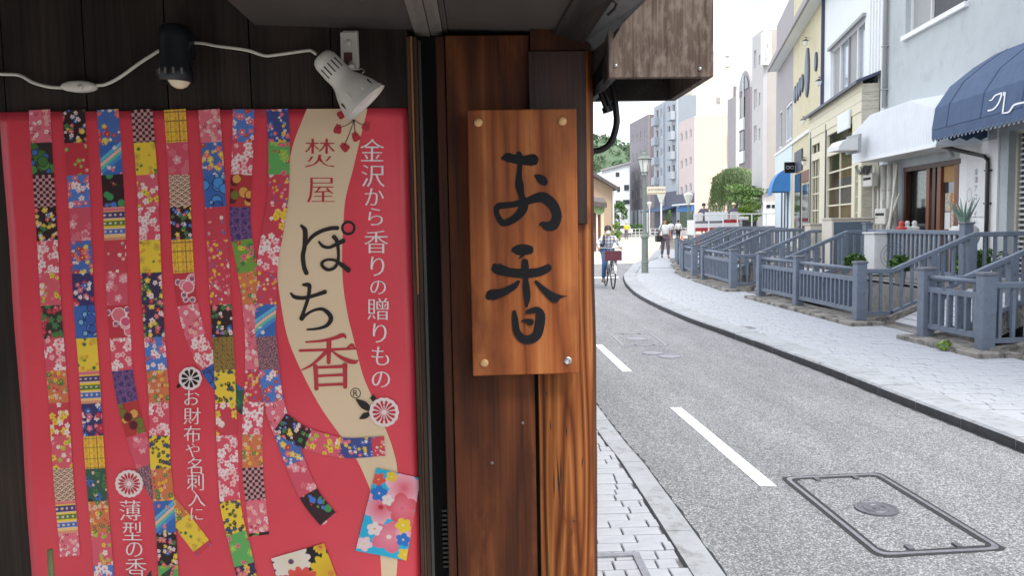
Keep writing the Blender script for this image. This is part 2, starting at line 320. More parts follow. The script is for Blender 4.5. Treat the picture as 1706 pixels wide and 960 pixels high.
def kerb(name, C, side, wid, top, y0, y1, ln, m):
    seg = C[(C[:, 1] >= y0) & (C[:, 1] <= y1)]; d = np.r_[0, np.cumsum(np.hypot(*np.diff(seg, axis=0).T))]
    def at(s):
        x = np.interp(s, d, seg[:, 0]); y = np.interp(s, d, seg[:, 1]); s2 = min(s+.05, d[-1]); s1 = max(s-.05, 0)
        tx = np.interp(s2, d, seg[:, 0])-np.interp(s1, d, seg[:, 0]); ty = np.interp(s2, d, seg[:, 1])-np.interp(s1, d, seg[:, 1]); l = math.hypot(tx, ty)
        return Vector((x, y, 0)), Vector((ty/l*side, -tx/l*side, 0))
    bed = MB(); ss = np.arange(0, d[-1], .5)
    for i in range(len(ss)-1):
        p, n = at(ss[i]); q, k = at(ss[i+1])
        bed.add([p+n*.012+Vector((0, 0, top-.014)), p+n*(wid-.004)+Vector((0, 0, top-.014)), q+k*(wid-.004)+Vector((0, 0, top-.014)), q+k*.012+Vector((0, 0, top-.014))], [(0, 1, 2, 3) if side > 0 else (3, 2, 1, 0)])
    root = struct(bed.build(name, 'paver_joint', origin=(0, 0, 0)))
    sm = MB(); jr = random.Random(9); pv = None
    for q_ in np.arange(0, min(d[-1], 30), .08):
        p, n = at(q_); cur = (p+n*.004+Vector((0, 0, .003)), p-n*((.02 if side > 0 else .012)+jr.random()*.02)+Vector((0, 0, .003)))
        if pv: sm.add([pv[0], cur[0], cur[1], pv[1]], [(0, 1, 2, 3) if side < 0 else (3, 2, 1, 0)])
        pv = cur
    sm.build('road_seam', 'tar', root)
    s = 0
    while s+ln < d[-1]:
        b = MB(); p, n = at(s+.004); q, k = at(s+ln-.004); j = random.uniform(-.003, .003); ch = .018
        prof = [(0, -.12), (0, top-ch), (ch, top), (wid, top), (wid, -.12)]
        vs = [p+n*o+Vector((0, 0, z+j)) for o, z in prof] + [q+k*o+Vector((0, 0, z+j)) for o, z in prof]
        fs = [(0, 1, 2, 3, 4), (9, 8, 7, 6, 5)] + [(i, i+5, i+6, i+1) for i in range(4)]
        if side < 0: fs = [f[::-1] for f in fs]
        b.add(vs, fs); ko = b.build('kerb_stone', m, root); ko.data.materials.append(M['kerb_shade_grime']); ko.data.polygons[2].material_index = 1; s += ln
    return root
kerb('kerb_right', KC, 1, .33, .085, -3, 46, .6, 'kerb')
kerb('kerb_left', LC, -1, .15, .035, -3, 22, .6, 'kerb')

# pavers: one mesh per length, individuals nearest the camera, the rest joined
def paver_mesh(l, w=.087, h=.03):
    b = MB(); c = .004; a = l-.008
    b.add([(0, 0, 0), (a, 0, 0), (a, w, 0), (0, w, 0), (0, 0, h-c), (a, 0, h-c), (a, w, h-c), (0, w, h-c), (c, c, h), (a-c, c, h), (a-c, w-c, h), (c, w-c, h)],
          [(0, 1, 5, 4), (1, 2, 6, 5), (2, 3, 7, 6), (3, 0, 4, 7), (4, 5, 9, 8), (5, 6, 10, 9), (6, 7, 11, 10), (7, 4, 8, 11), (8, 9, 10, 11)])
    return b
PM = {}
def get_pm(l):
    k = round(l, 2)
    if k not in PM:
        b = paver_mesh(k); me = bpy.data.meshes.new('paver'); me.from_pydata([tuple(v) for v in b.v], [], b.f); me.materials.append(M['paver']); PM[k] = (me, b)
    return PM[k]
def pave(root, xl, xr, y0, y1, z, rot, keep, seed):
    rs = random.Random(seed); items = []; y = y0; row = 0; cr, sr = math.cos(rot), math.sin(rot)
    while y < y1:
        x = xl(y)-.3+rs.uniform(-.2, 0)
        while True:
            l = rs.choice((.2, .2, .2, .2, .1) if seed == 1 else (.2, .2, .2, .2, .3))
            X = x; Y = y + (x-4.0)*math.tan(rot) if seed == 2 else y
            if X > xr(Y): break
            x += l
            if X < xl(Y) or X+l > xr(Y)+.02: 
                if X+l > xl(Y)+.05 and X+l < xr(Y) and X < xl(Y):
                    q = X+l-xl(Y); items.append((xl(Y)+.003, Y, max(.05, round(q, 2)))); 
                elif X >= xl(Y) and xr(Y)-X > .025: items.append((X, Y, round(xr(Y)-X, 2)))
                continue
            items.append((X, Y, l))
        y += .1
    def vis(i):
        p = Vector((i[0]+.1, i[1], z))-EYE; u = p.dot(rt)/p.dot(fw)*FPX+CX; v = CY-p.dot(up)/p.dot(fw)*FPX if p.dot(fw) > .1 else -1
        return p.dot(fw) > .5 and 940 < u < 1720 and 0 < v < 985
    near = sorted([i for i in items if vis(i)], key=lambda i: i[0]**2+i[1]**2)[:keep]; ns = set(near); rest = MB()
    for i in items:
        me, b = get_pm(i[2]); dz = rs.uniform(-.0025, .0025)
        if i in ns:
            o = bpy.data.objects.new('paver', me); COL.objects.link(o); o.parent = root; o.location = (i[0], i[1], z-.03+dz-root.location.z); o.rotation_euler = (rs.uniform(-.006, .006), rs.uniform(-.006, .006), rot+rs.uniform(-.008, .008))
        else:
            rest.add([(i[0]+v.x*cr-v.y*sr, i[1]+v.x*sr+v.y*cr, z-.03+dz+v.z) for v in b.v], b.f)
    rest.build('paver_field', 'paver', root, kind='stuff')
KXR = lambda y: float(np.interp(y, KC[:, 1], KC[:, 0]))
FX = lambda y: float(np.interp(y, [0, 16, 18, 20.4, 21.6, 23.8, 30, 40], [5.62, 5.58, 5.7, 5.87, 5.95, 6.25, 7.6, 10.2]))   # line of the railing posts
sw = sheet('pavement_right', [[(KXR(y)+.3, y), (FX(y)+.3 if y < 23 else FX(y)+1.2, y), (FX(y+1)+.3 if y+1 < 23 else FX(y+1)+1.2, y+1), (KXR(y+1)+.3, y+1)] for y in range(-3, 45)], .045, 'paver_joint')
pave(sw, lambda y: KXR(y)+.335, lambda y: FX(y)+.2, 4.2, 27, .064, rad(-5), 300, 2)
sheet('pavement_far', [[(KXR(y)+.34, y), (FX(y)+2.5, y), (FX(y+1)+2.5, y+1), (KXR(y+1)+.34, y+1)] for y in range(27, 45)], .062, 'paver')
LXR = lambda y: float(np.interp(y, LC[:, 1], LC[:, 0]))
sheet('bounce_apron', [[(-6, -6), (.24, -6), (.24, 1.7), (-6, 1.7)]], .016, 'bounce_concrete')  # unseen ground added pale to bounce light up onto the poster
sl_ = sheet('pavement_left', [[(.24, -3), (1.0, -3), (1.0, 3), (.24, 3)], [(.2, 3), (.95, 3), (.95, 24), (.2, 24)]], .012, 'paver_joint')
pave(sl_, lambda y: .26, lambda y: LXR(y)-.155, 2.2, 14, .031, 0, 190, 1)

# iron frames and lids in the road
def frame_lid(pts, wid, z, label, patch=True):
    c = sum((Vector((p[0], p[1], 0)) for p in pts), Vector())/4; t = thing('manhole_cover', (c.x, c.y, z), label, 'manhole cover', 'manhole covers in the street')
    P = [Vector((p[0], p[1], z)) for p in pts]
    def rr(k, rc=.06):
        out = []
        for i in range(4):
            a, b, d = P[i-1], P[i], P[(i+1) % 4]; u = (a-b).normalized(); v = (d-b).normalized(); q = b+(u+v)*k
            s0, s1 = q+u*rc, q+v*rc
            for j in range(6):
                w = j/5; out.append((s0*(1-w)+q*w)*(1-w)+(q*(1-w)+s1*w)*w)
        return out
    o_, i_ = rr(0), rr(wid); n = len(o_); b = MB()
    b.add([p+Vector((0, 0, .005)) for p in o_]+[p+Vector((0, 0, .005)) for p in i_], [(k, (k+1) % n, (k+1) % n+n, k+n) for k in range(n)])
    b.add([p+Vector((0, 0, .005)) for p in o_]+[p+Vector((0, 0, -.001)) for p in o_], [(k, k+n, (k+1) % n+n, (k+1) % n) for k in range(n)])
    b.add([p+Vector((0, 0, .005)) for p in i_]+[p+Vector((0, 0, -.001)) for p in i_], [((k+1) % n, (k+1) % n+n, k+n, k) for k in range(n)])
    b.build('frame', 'iron_rim', t)
    ex = (P[3]-P[0]); ey = (P[1]-P[0])
    for (a, e) in ((.0, .3), (.0, .7), (1., .3), (1., .7)):            # lifting lugs inside the short sides
        p = P[0]+ex*(.055+a*.89)+ey*e; MB().box(p+Vector((0, 0, .006)), (.03, .05, .010)).build('lifting_lug', 'cast_iron', t)
    if patch:
        o2, i2 = rr(-.02), rr(wid+.025); m_ = MB(); jit = random.Random(3)
        def J(L_, s): return [p+Vector((jit.uniform(-s, s), jit.uniform(-s, s), .0022)) for p in L_]
        o2, i2 = J(o2, .008), J(i2, .01)
        m_.add(o2+i2, [(k, (k+1) % n, (k+1) % n+n, k+n) for k in range(n)]); m_.build('tar_seam', 'tar', t)
    return t, c
t, c = frame_lid([(1.88, 4.78), (2.49, 4.80), (2.50, 3.62), (1.88, 3.60)], .022, .0, 'large rectangular iron frame in the road with a small round lid, nearest the camera')
b = MB(); cc = Vector((2.17, 4.2, 0))
b.lathe([(.112, 0), (.112, .009), (.098, .011), (.094, .007), (.07, .007), (.066, .012), (.05, .012), (.046, .007), (.02, .007), (.018, .011), (.001, .012)], cc, n=32, cap=False); lid = b.build('round_lid', 'cast_iron', t, smooth=False)
t, c = frame_lid([(1.90, 11.42), (2.5, 11.40), (2.46, 10.18), (1.87, 10.22)], .035, .0, 'smaller-looking far rectangular iron frame in the road behind two round lids', False)
MB().lathe([(.14, 0), (.14, .006), (.001, .008)], (2.18, 10.85, 0), n=24, cap=False).build('round_lid', 'iron_rim', t)
for (x, y, s) in ((2.13, 9.62, 'left of the pair of small round iron lids before the far iron frame'), (2.27, 9.33, 'right of the pair of small round iron lids before the far iron frame')):
    b = MB(); b.lathe([(.125, 0), (.125, .008), (.105, .009), (.10, .006), (.001, .007)], (x, y, 0), n=24, cap=False); tag(b.build('valve_lid', 'iron_rim'), s, 'valve lid', 'small round lids')
b = MB(); b.lathe([(.19, 0), (.19, .006), (.16, .008), (.001, .008)], (2.25, 16.4, 0), n=24, cap=False); tag(b.build('drain_lid', 'cast_iron'), 'round dark iron lid in the road in front of the cyclist', 'drain lid')
ap = G(1240, 547, .06); b = MB(); b.bx(ap.x-.13, ap.x+.13, ap.y-.12, ap.y+.12, .05, .0695); tag(b.build('access_plate', 'cast_iron'), 'small dark iron plate set in the right pavement beside the kerb', 'access plate')
# inset steel frame in the left pavement
t = thing('pavement_frame', (.6, 3.5, .034), 'grey steel frame set among the pale pavers at the left kerb', 'access cover')
for (x0, x1, y0, y1) in ((.28, .74, 3.62, 3.655), (.705, .74, 3.0, 3.62), (.28, .705, 3.0, 3.035), (.28, .315, 3.035, 3.62)):
    MB().bx(x0, x1, y0, y1, .02, .040).build('steel_angle', 'iron_rim', t)

# ================================================================== CANAL, TERRACE, BRIDGES
b = MB()
for y in range(-6, 46):                                   # walls of the channel
    pass
b.bx(CX0-.14, CX0, CY0, CY1, -1.3, .02); b.bx(CX1, CX1+.16, CY0, CY1, -1.3, .46)
struct(b.build('canal_wall', 'concrete', origin=(0, 0, 0)))
sheet('canal_water', [[(CX0, CY0), (CX1, CY0), (CX1, CY1), (CX0, CY1)]], -.75, 'water')
sheet('canal_bed', [[(CX0-.2, CY0), (CX1+.2, CY0), (CX1+.2, CY1), (CX0-.2, CY1)]], -1.25, 'earth')
ZT = .5                                                   # level of the shops' terrace
sheet('terrace', [[(CX1+.02, CY0), (30, CY0), (30, CY1), (CX1+.02, CY1)], [(CX1+.02, CY1), (30, CY1), (30, 39.6), (11.9, 39.6), (11.2, 36), (9.2, 28), (8.1, 24.5)]], ZT, 'terrace')
b = MB(); 
for k in range(40): b.bx(CX1+.17, CX1+.62, 6+k*.5+.006, 6+(k+1)*.5-.006, ZT+.001, ZT+.03)
b.build('edging_slab', 'concrete', bpy.data.objects['terrace'], kind='stuff')

ZR0, ZR1, XA, XB = .83, 1.34, 6.10, 7.33                  # street rail height, terrace rail height, foot and head of the ramp
def bridge(y0, y1, dx, label):
    t = thing('canal_bridge', (5.9+dx, (y0+y1)/2, 0), label, 'footbridge', 'small footbridges over the canal')
    prof = [(5.66, .02), (6.02, .055), (7.15, ZT+.012), (7.6, ZT+.012), (7.6, ZT-.03), (7.15, ZT-.16), (6.02, -.14), (5.66, -.14)]
    MB().prism([(x+dx, y0+.1, z) for x, z in prof], (0, y1-y0-.2, 0)).build('deck', 'concrete', t)
    n = 9
    for k in range(n):                                     # treads of pale pavers on the ramp
        a = k/n; x = 6.03+a*1.12; z = .058+a*(ZT+.012-.055); MB().beam((x+.01+dx, (y0+y1)/2, z+.026), (x+1.12/n-.008+dx, (y0+y1)/2, z+.026+(ZT-.043)/n-.004), y1-y0-.34, .05).build('tread', 'paver', t)
    for yy in (y0+.05, y1-.05):
        MB().prism([(x+dx, yy-.05, z+.12 if i < 4 else z) for i, (x, z) in enumerate(prof)], (0, .1, 0)).build('side_kerb', 'plinth', t)
    return t
def side_rail(y, dx, xe, root, posts=True, low=None):
    """railing beside a ramp: flat, rising, flat; ends at xe"""
    P = [Vector((5.62+dx, y, ZR0)), Vector((XA+dx, y, ZR0)), Vector((XB+dx, y, ZR1)), Vector((xe, y, ZR1))]
    if xe < XB+dx+.1: P = P[:3]
    for a, c in zip(P[:-1], P[1:]):
        e = (c-a).normalized()*.012
        MB().beam(a-e, c+e, .075, .07).build('handrail', 'rail_paint', root, bevel=.012)
        MB().beam(a+Vector((0, 0, -.62))-e, c+Vector((0, 0, -.62))+e, .045, .055).build('bottom_rail', 'rail_paint', root)
    x = P[0].x+.16; L_ = []
    while x < P[-1].x-.05:
        z = float(np.interp(x, [p.x for p in P], [p.z for p in P])); L_.append((x, z)); x += .155
    for k, (x, z) in enumerate(L_):
        MB().bx(x-.019, x+.019, y-.019, y+.019, z-.6, z-.034).build('baluster', 'rail_paint', root)
    for x in (XA+dx+.62, XB+dx-.04):
        if posts:
            z = float(np.interp(x, [p.x for p in P], [p.z for p in P])); MB().bx(x-.055, x+.055, y-.05, y+.05, z-.9, z-.03).build('post', 'rail_paint', root, bevel=.006)
def post(x, y, root, z0=.115, z1=.95, w=.15):
    MB().bx(x-w/2, x+w/2, y-w/2, y+w/2, z0, z1).build('post', 'rail_paint', root, bevel=.008)
    MB().bx(x-w/2-.012, x+w/2+.012, y-w/2-.012, y+w/2+.012, z1, z1+.032).build('post_cap', 'post_cap', root, bevel=.006)
def canal_fence(ys, label, xs=None, ends=(True, True), xe=(8.6, 8.6)):
    """posts along the pavement's edge with rails between and ramp railings at both ends"""
    xs = xs or [FX(y) for y in ys]
    t = thing('canal_railing', (xs[0], ys[0], .06), label, 'railing', 'blue-grey railings along the canal')
    x0, x1 = xs[0], xs[-1]; ya, yb = ys[0], ys[-1]
    b = MB(); hl = [(-.27, ya-.3), (-.27, yb+.2), (.20, yb+.2), (.20, ya-.3)]
    # stone plinth blocks
    n = max(2, round((yb-ya+.5)/.9)); 
    for k in range(n):
        a = ya-.3+(yb-ya+.5)*k/n; c = ya-.3+(yb-ya+.5)*(k+1)/n
        f = lambda y: float(np.interp(y, [ya, yb], [x0, x1]))
        MB().prism([(f(a)-.27, a+.005, .03), (f(c)-.27, c-.005, .03), (f(c)+.24, c-.005, .03), (f(a)+.24, a+.005, .03)], (0, 0, .09+random.uniform(-.003, .003))).build('plinth_stone', 'plinth', t, bevel=.012)
    for x, y in zip(xs, ys): post(x, y, t)
    for i in range(len(ys)-1):
        a = Vector((xs[i], ys[i]+.07, 0)); c = Vector((xs[i+1], ys[i+1]-.07, 0)); Z = lambda z: Vector((0, 0, z))
        MB().tube([a+Z(.865), c+Z(.865)], .028, 10).build('handrail', 'rail_paint', t, smooth=True)
        MB().beam(a+Z(.71), c+Z(.71), .05, .07).build('middle_rail', 'rail_paint', t, bevel=.006)
        MB().beam(a+Z(.255), c+Z(.255), .05, .07).build('bottom_rail', 'rail_paint', t, bevel=.006)
        L_ = (c-a).length; nb = max(3, int(L_/.145))
        for k in range(nb):
            p = a.lerp(c, (k+.5)/nb); MB().bx(p.x-.03, p.x+.03, p.y-.02, p.y+.02, .285, .68).build('baluster', 'rail_paint', t)
    if ends[0]: side_rail(ya-.0, x0-5.62, xe[0], t)
    if ends[1]: side_rail(yb+.0, x1-5.62, xe[1], t)
    return t
YP = {'A': [8.62, 9.70], 'B': [11.42, 13.64, 15.45], 'C': [17.42, 20.36], 'D': [21.6, 23.8], 'E': [25.4, 28.0], 'F': [30.0, 32.5]}
canal_fence(YP['A'], 'short two-post stretch of blue-grey railing nearest the camera, at the right edge', [5.66, 5.60])
canal_fence(YP['B'], 'long three-post stretch of blue-grey railing in front of the wooden shop door', xe=(8.7, 7.72))
canal_fence(YP['C'], 'two-post stretch of blue-grey railing left of the three-post one, at the pavement bend', xe=(8.0, 9.0))
canal_fence(YP['D'], 'narrow two-post stretch of blue-grey railing beside the pedestrian pavement bend', xe=(9.2, 9.4))
canal_fence(YP['E'], 'distant railing stretch just beyond the bend, below the willow', xe=(9.8, 10.6))
canal_fence(YP['F'], 'farthest blue-grey railing stretch in front of the red and white truck', xe=(11, 11.6))
bridge(6.9, 8.62, 0, 'ramped footbridge at the right picture edge, nearest the camera')
bridge(9.70, 11.42, 0, 'ramped footbridge leading to the wooden shop door')
bridge(15.45, 17.42, .05, 'ramped footbridge leading to the cream bay window')
bridge(20.36, 21.6, .25, 'ramped footbridge in front of the blue barrel awning')
# terrace-side railing between two ramps
t = thing('terrace_railing', (7.3, 11.6, ZT), 'blue-grey railing on the shop terrace beside the air conditioner, between the ramps', 'railing')
ta, tb = Vector((7.30, 11.62, 0)), Vector((7.66, 15.36, 0)); Z = lambda z: Vector((0, 0, z))
MB().beam(ta+Z(ZR1+.02), tb+Z(ZR1+.02), .07, .07).build('handrail', 'rail_paint', t, bevel=.01); MB().beam(ta+Z(.72), tb+Z(.72), .045, .05).build('bottom_rail', 'rail_paint', t)
for p in (ta, tb): post(p.x, p.y, t, ZT, 1.49, .14)
for k in range(22):
    p = ta.lerp(tb, (k+.7)/22.6); MB().bx(p.x-.02, p.x+.02, p.y-.018, p.y+.018, .74, 1.33).build('baluster', 'rail_paint', t)
# ================================================================== THE SHOP WALL ON THE LEFT
def X_(px, y, py=500): return W(px, py, y).x
def Z_(py, y, px=853): return W(px, py, y).z
YW = 1.68
wall = thing('wooden_shop_wall', (-.4, YW, 0), 'dark stained wooden shop wall of vertical boards on the left', 'wall')
edges = [X_(p, YW) for p in (-360, -230, -100, 31, 164, 297, 433, 566, 692)]
for a, c in zip(edges[:-1], edges[1:]):
    MB().bx(a+.0012, c-.0012, YW+random.uniform(0, .0015), YW+.03, .02, 2.6).build('plank', 'plank_dark', wall, bevel=.0015)
MB().bx(edges[0], .20, YW+.036, YW+.06, .02, 2.6).build('backing', 'dark_void', wall)
# frame strip beside the poster, groove with its runner, panel, corner post
xa, xb, xc, xd, xe_, xf, xg = X_(689, 1.66), X_(706, 1.66), X_(713, 1.66), X_(736, 1.655), X_(752, 1.65), X_(892, 1.648), X_(990, 1.645)
MB().bx(xa, xa+.0075, 1.656, 1.72, .02, 1.985).build('frame_strip', 'frame_dark', wall, bevel=.002)
MB().bx(xa+.0078, xa+.0125, 1.656, 1.70, .02, 1.46).build('arris', 'frame_dark', wall, bevel=.001); MB().bx(xa+.0078, xa+.0122, 1.655, 1.70, 1.4605, 1.985).build('worn_arris', 'worn_edge', wall, bevel=.001)
MB().bx(xa+.0128, xb, 1.656, 1.72, .02, 1.985).build('frame_strip', 'frame_dark', wall, bevel=.002)
MB().bx(xb+.001, xb+.007, 1.672, 1.685, .02, 1.98).build('metal_runner', 'rail_metal', wall)
MB().bx(xb, xd+.01, 1.735, 1.75, .02, 1.98).build('groove_back', 'dark_void', wall)
b = MB()
for k in range(13): b.bx(xd-.014, xd-.003, 1.71, 1.73, .85+k*.0105, .855+k*.0105)
b.build('ribbed_gasket', 'black_metal', wall)
MB().bx(xd, xe_-.0015, 1.656, 1.73, .02, 1.985).build('jamb', 'panel_side', wall, bevel=.003)
MB().bx(xe_, xf-.004, 1.651, 1.70, .02, 1.985).build('broad_panel', 'panel', wall, bevel=.002)
MB().bx(xf-.0035, xf+.0035, 1.668, 1.70, .02, 1.985).build('panel_joint', 'dark_void', wall)
q_top = W(880, 85, 1.636).z+.0015
# corner post: rounded arris towards the street
b = MB(); pts = [(xf+.004, 1.646), (xf+.004, 1.80), (xg+.006, 1.80), (xg+.006, 1.672), (xg+.004, 1.660), (xg-.004, 1.651), (xg-.014, 1.646)]
zz = np.linspace(.02, 2.02, 60); rj = random.Random(5); n = len(pts)
prof = np.array([rj.uniform(-1, 1) for _ in zz]); prof = np.convolve(np.r_[prof, prof, prof], np.ones(5)/5, 'same')[60:120]*.0022
vs = []
for z, d in zip(zz, prof): vs += [(x+(d if x > xg-.02 else 0), y, z) for x, y in pts]
fs = [(i*n+k, (i+1)*n+k, (i+1)*n+(k+1) % n, i*n+(k+1) % n) for i in range(len(zz)-1) for k in range(n)] + [tuple(range(n)), tuple(range(len(zz)*n-1, (len(zz)-1)*n-1, -1))]
b.add(vs, fs); o = b.build('corner_post', 'post', wall, label='orange-brown corner post with strong grain and a rounded worn edge')
bm = bmesh.new(); bm.from_mesh(o.data); bmesh.ops.recalc_face_normals(bm, faces=bm.faces); bm.to_mesh(o.data); bm.free()
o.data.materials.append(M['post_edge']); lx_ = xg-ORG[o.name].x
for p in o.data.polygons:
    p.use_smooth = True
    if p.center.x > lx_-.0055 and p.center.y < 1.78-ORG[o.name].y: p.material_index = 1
MB().bx(xf-.003, xg-.003, 1.640, 1.6445, q_top, 2.0).build('head_board', 'panel_side', wall, bevel=.001)
rk = random.Random(12)
for k in range(16):
    cxk = xf+.012+rk.random()*(xg-xf-.034); czk = rk.uniform(.86, 1.30) if k % 3 else rk.uniform(1.3, 1.9); hk = rk.uniform(.02, .11); wk = rk.uniform(.0005, .0013); sk = rk.uniform(-.003, .003)
    MB().prism([(cxk-wk*.3, 1.6455, czk), (cxk+wk, 1.6455, czk+hk*.4), (cxk+sk, 1.6455, czk+hk), (cxk-wk+sk*.4, 1.6455, czk+hk*.5)], (0, .004, 0)).build('crack', 'dark_void', wall)
for kx, kz, kr in ((.018, 1.245, .0035), (.055, 1.06, .0028), (.075, .97, .003)): MB().lathe([(kr, 0), (kr*.8, .0006), (.0003, .0009)], (xf+kx, 1.646, kz), (0, -1, 0), 12).build('knot', 'post_edge', wall)
# short dark board nailed over the top of the post
q0, q1 = W(880, 85, 1.636), W(978, 300, 1.636)
MB().bx(q0.x, q1.x, 1.634, 1.6445, 1.60, q0.z).build('overlay_board', 'post_board', wall, bevel=.0015)
for (px, py, s) in ((741+130, 705, .003), (820, 772, .0035)):
    p = W(px, py, 1.6505); MB().lathe([(s, 0), (s, .001), (.001, .0015)], p, (0, -1, 0), 10).build('old_nail', 'batten', wall)
# unseen house added behind the camera to block sky and dim the wall
nb = thing('added_shade_house', (-4.2, -5, 0), 'dark unseen house added behind the camera to shade the shop wall', 'building'); MB().bx(-9, -.2, -9, -2.9, 0, 5.2).build('wall', 'plank_dark', nb); MB().prism([(-9.4, -2.4, 5.1), (.2, -2.4, 5.1), (.2, -9, 6.6), (-9.4, -9, 6.6)], (0, 0, .15)).build('roof', 'added_house_roof', nb)
# the house behind the wall
MB().bx(-2.6, xg-.06, 1.81, 13.0, 0, 2.7).build('house_body', 'plank_dark', wall)

# ------------------------------------------------------------------ eave
eave = thing('eave', (-.1, 1.4, 1.95), 'low eave with grey-brown soffit boards above the shop wall', 'eave')
TL = math.tan(rad(2.2))
def zs(x): return Z_(41, YW, 425) - (x - X_(425, YW, 41))*TL*1.0
def sof(px0, px1, m, name, y0=.5, y1=1.70, th=.02, drop=0.0):
    x0, x1 = X_(px0, YW, 50), X_(px1, YW, 50)
    b = MB(); b.prism([(x0, y1, zs(x0)-drop), (x1, y1, zs(x1)-drop), (x1, y1, zs(x1)+th), (x0, y1, zs(x0)+th)], (0, y0-y1, 0)); return b.build(name, m, eave)
sof(425, 690, 'soffit', 'soffit_board'); sof(747, 985, 'soffit', 'soffit_board')
sof(691, 716, 'batten', 'batten', drop=.008); sof(717, 737, 'batten', 'batten', drop=.005); sof(738, 746, 'soffit', 'batten', drop=.002)
x0, x1 = X_(425, YW, 50), X_(985, YW, 50)
MB().prism([(x0-.02, .44, 2.06), (x1+.1, .44, 2.04), (x1+.1, 1.95, 2.30), (x0-.02, 1.95, 2.32)], (0, 0, .04)).build('roof_deck', 'rafter', eave)
MB().bx(x0-.02, x1, .46, .495, 1.97, 2.07).build('fascia', 'rafter', eave)
MB().prism([(-2.7, .35, 2.125), (x0-.05, .35, 2.125), (x0-.05, 1.676, 2.125), (-2.7, 1.676, 2.125)], (0, 0, .05)).build('unseen_shade_soffit', 'rafter', eave)  # added above the view to darken the top of the wall
# dark verge rafter, gutter and a black plate for the eave's shadow at the corner
def B4(name, m, quad, ya, yb, th):
    """bar whose seen edge runs from two wall-end pixels to two near-end pixels"""
    a, c = [W(*q, ya) for q in quad[:2]]; d, e = [W(*q, yb) for q in quad[2:]]
    MB().prism([a, c, d, e], (0, th*.3, th)).build(name, m, eave)
B4('verge_rafter', 'rafter', [(921, 62), (968, 78), (1030, -14), (962, -14)], 1.66, 1.36, .05)
B4('gutter', 'gutter', [(966, 76), (985, 92), (1090, -14), (1032, -14)], 1.672, 1.375, .03)
B4('gutter_side', 'rafter', [(985, 93), (984, 132), (1042, 30), (1046, 30)], 1.66, 1.50, .02)
B4('flashing', 'gutter', [(983, 167), (983, 155), (1016, 126), (1016, 137)], 1.70, 1.58, .006)
MB().tube([W(1013, 24, 1.40), W(1024, 14, 1.385), W(1028, 4, 1.37), W(1018, -3, 1.37)], .003, 6).build('wire_clip', 'black_metal', eave)
B4('eave_shadow_plate', 'dark_void', [(984, 96), (984, 150), (1017, 128), (1040, 40)], 1.69, 1.60, .01)  # black plate standing for the shadowed side of the eave
# ------------------------------------------------------------------ hanging wooden box
yb0 = 1.55; p0, p1 = W(1014.5, 129, yb0), W(1189, 128, yb0); zb = (p0.z+p1.z)/2; dep = .30; th = .016
hb = thing('hanging_wooden_box', ((p0.x+p1.x)/2, yb0+.15, zb), 'weathered wooden box hanging at the eave corner, open at the bottom', 'wooden box')
MB().bx(p0.x, p1.x, yb0, yb0+th, zb, zb+.30).build('front_board', 'weathered', hb, bevel=.0015)
MB().bx(p1.x-th, p1.x, yb0+th+.0005, yb0+dep, zb, zb+.30).build('side_board', 'weathered', hb, bevel=.0015)
MB().bx(p0.x, p0.x+th, yb0+th+.0005, yb0+dep, zb, zb+.30).build('side_board', 'rafter', hb)
MB().bx(p0.x-.03, p1.x-th-.0005, yb0+dep-th, yb0+dep, zb-.0, zb+.30).build('back_board', 'rafter', hb)
MB().bx(p0.x+th, p1.x-th, yb0+th, yb0+dep-th, zb+.05, zb+.06).build('hollow_dark_panel', 'dark_void', hb)  # black panel put inside for the darkness of the open hollow
MB().bx(p0.x-.02, p1.x+.02, yb0-.02, yb0+dep+.02, zb+.30, zb+.32).build('lid', 'weathered', hb)
MB().bx(x1-.05, p0.x+.05, yb0+.08, yb0+.2, zb+.25, zb+.298).build('hanger_arm', 'rafter', hb)
for px, py in ((1026, 109), (1166, 114)):
    MB().lathe([(.0038, 0), (.0038, .0015), (.001, .003)], W(px, py, yb0-.0005), (0, -1, 0), 12).build('screw_head', 'screw', hb, smooth=True)
# conduits looping under it
cl = thing('conduit_loop', (.28, 1.75, 1.7), 'black conduit looping down beneath the hanging wooden box', 'conduit')
MB().tube(smooth_line([W(1015, 120, 1.74), W(1022, 150, 1.74), W(1026, 182, 1.74), W(1027, 207, 1.74), W(1018, 236, 1.745), W(1002, 249, 1.75), W(980, 252, 1.755)], 8), .0072, 10).build('conduit', 'black_metal', cl, smooth=True)
for k, (a, c) in enumerate((((999, 150), (1012, 186)), ((1007, 150), (1020, 184)))):
    MB().tube([W(*a, 1.735), W(*c, 1.735)], .0058, 8).build('conduit_end', 'black_metal', cl)
MB().lathe([(.011, 0), (.011, .012)], W(1013, 187, 1.735), (-.3, 0, 1), 10).build('coupling', 'black_metal', cl)

# ------------------------------------------------------------------ carved sign board
ys_ = 1.605
a, c, d, e = [W(*q, ys_) for q in ((777, 183), (960, 180.5), (966, 622), (789, 627.5))]
xl, xr = (a.x+e.x)/2, (c.x+d.x)/2; zt, zb_ = (a.z+c.z)/2, (d.z+e.z)/2
sg = thing('wooden_sign', ((xl+xr)/2, ys_, zb_), 'orange-brown wooden board with two black brush characters, pegged to the post', 'sign')
MB().bx(xl, xr, ys_, ys_+.026, zb_, zt).build('board', 'sign_board', sg, bevel=.0025)
for px, py, m in ((797, 204, 'peg'), (937, 202, 'peg'), (807, 605, 'peg'), (946, 601, 'screw')):
    b = MB(); p = W(px, py, ys_-.0005)
    if m == 'peg': b.lathe([(.0085, 0), (.0085, .002), (.007, .0045), (.004, .006), (.001, .0065)], p, (0, -1, 0), 18); b.build('wooden_peg', m, sg, smooth=True)
    else:
        b.lathe([(.0078, 0), (.0078, .002), (.0055, .003), (.0045, .0015), (.001, .001)], p, (0, -1, 0), 18); o = b.build('screw', 'screw', sg)
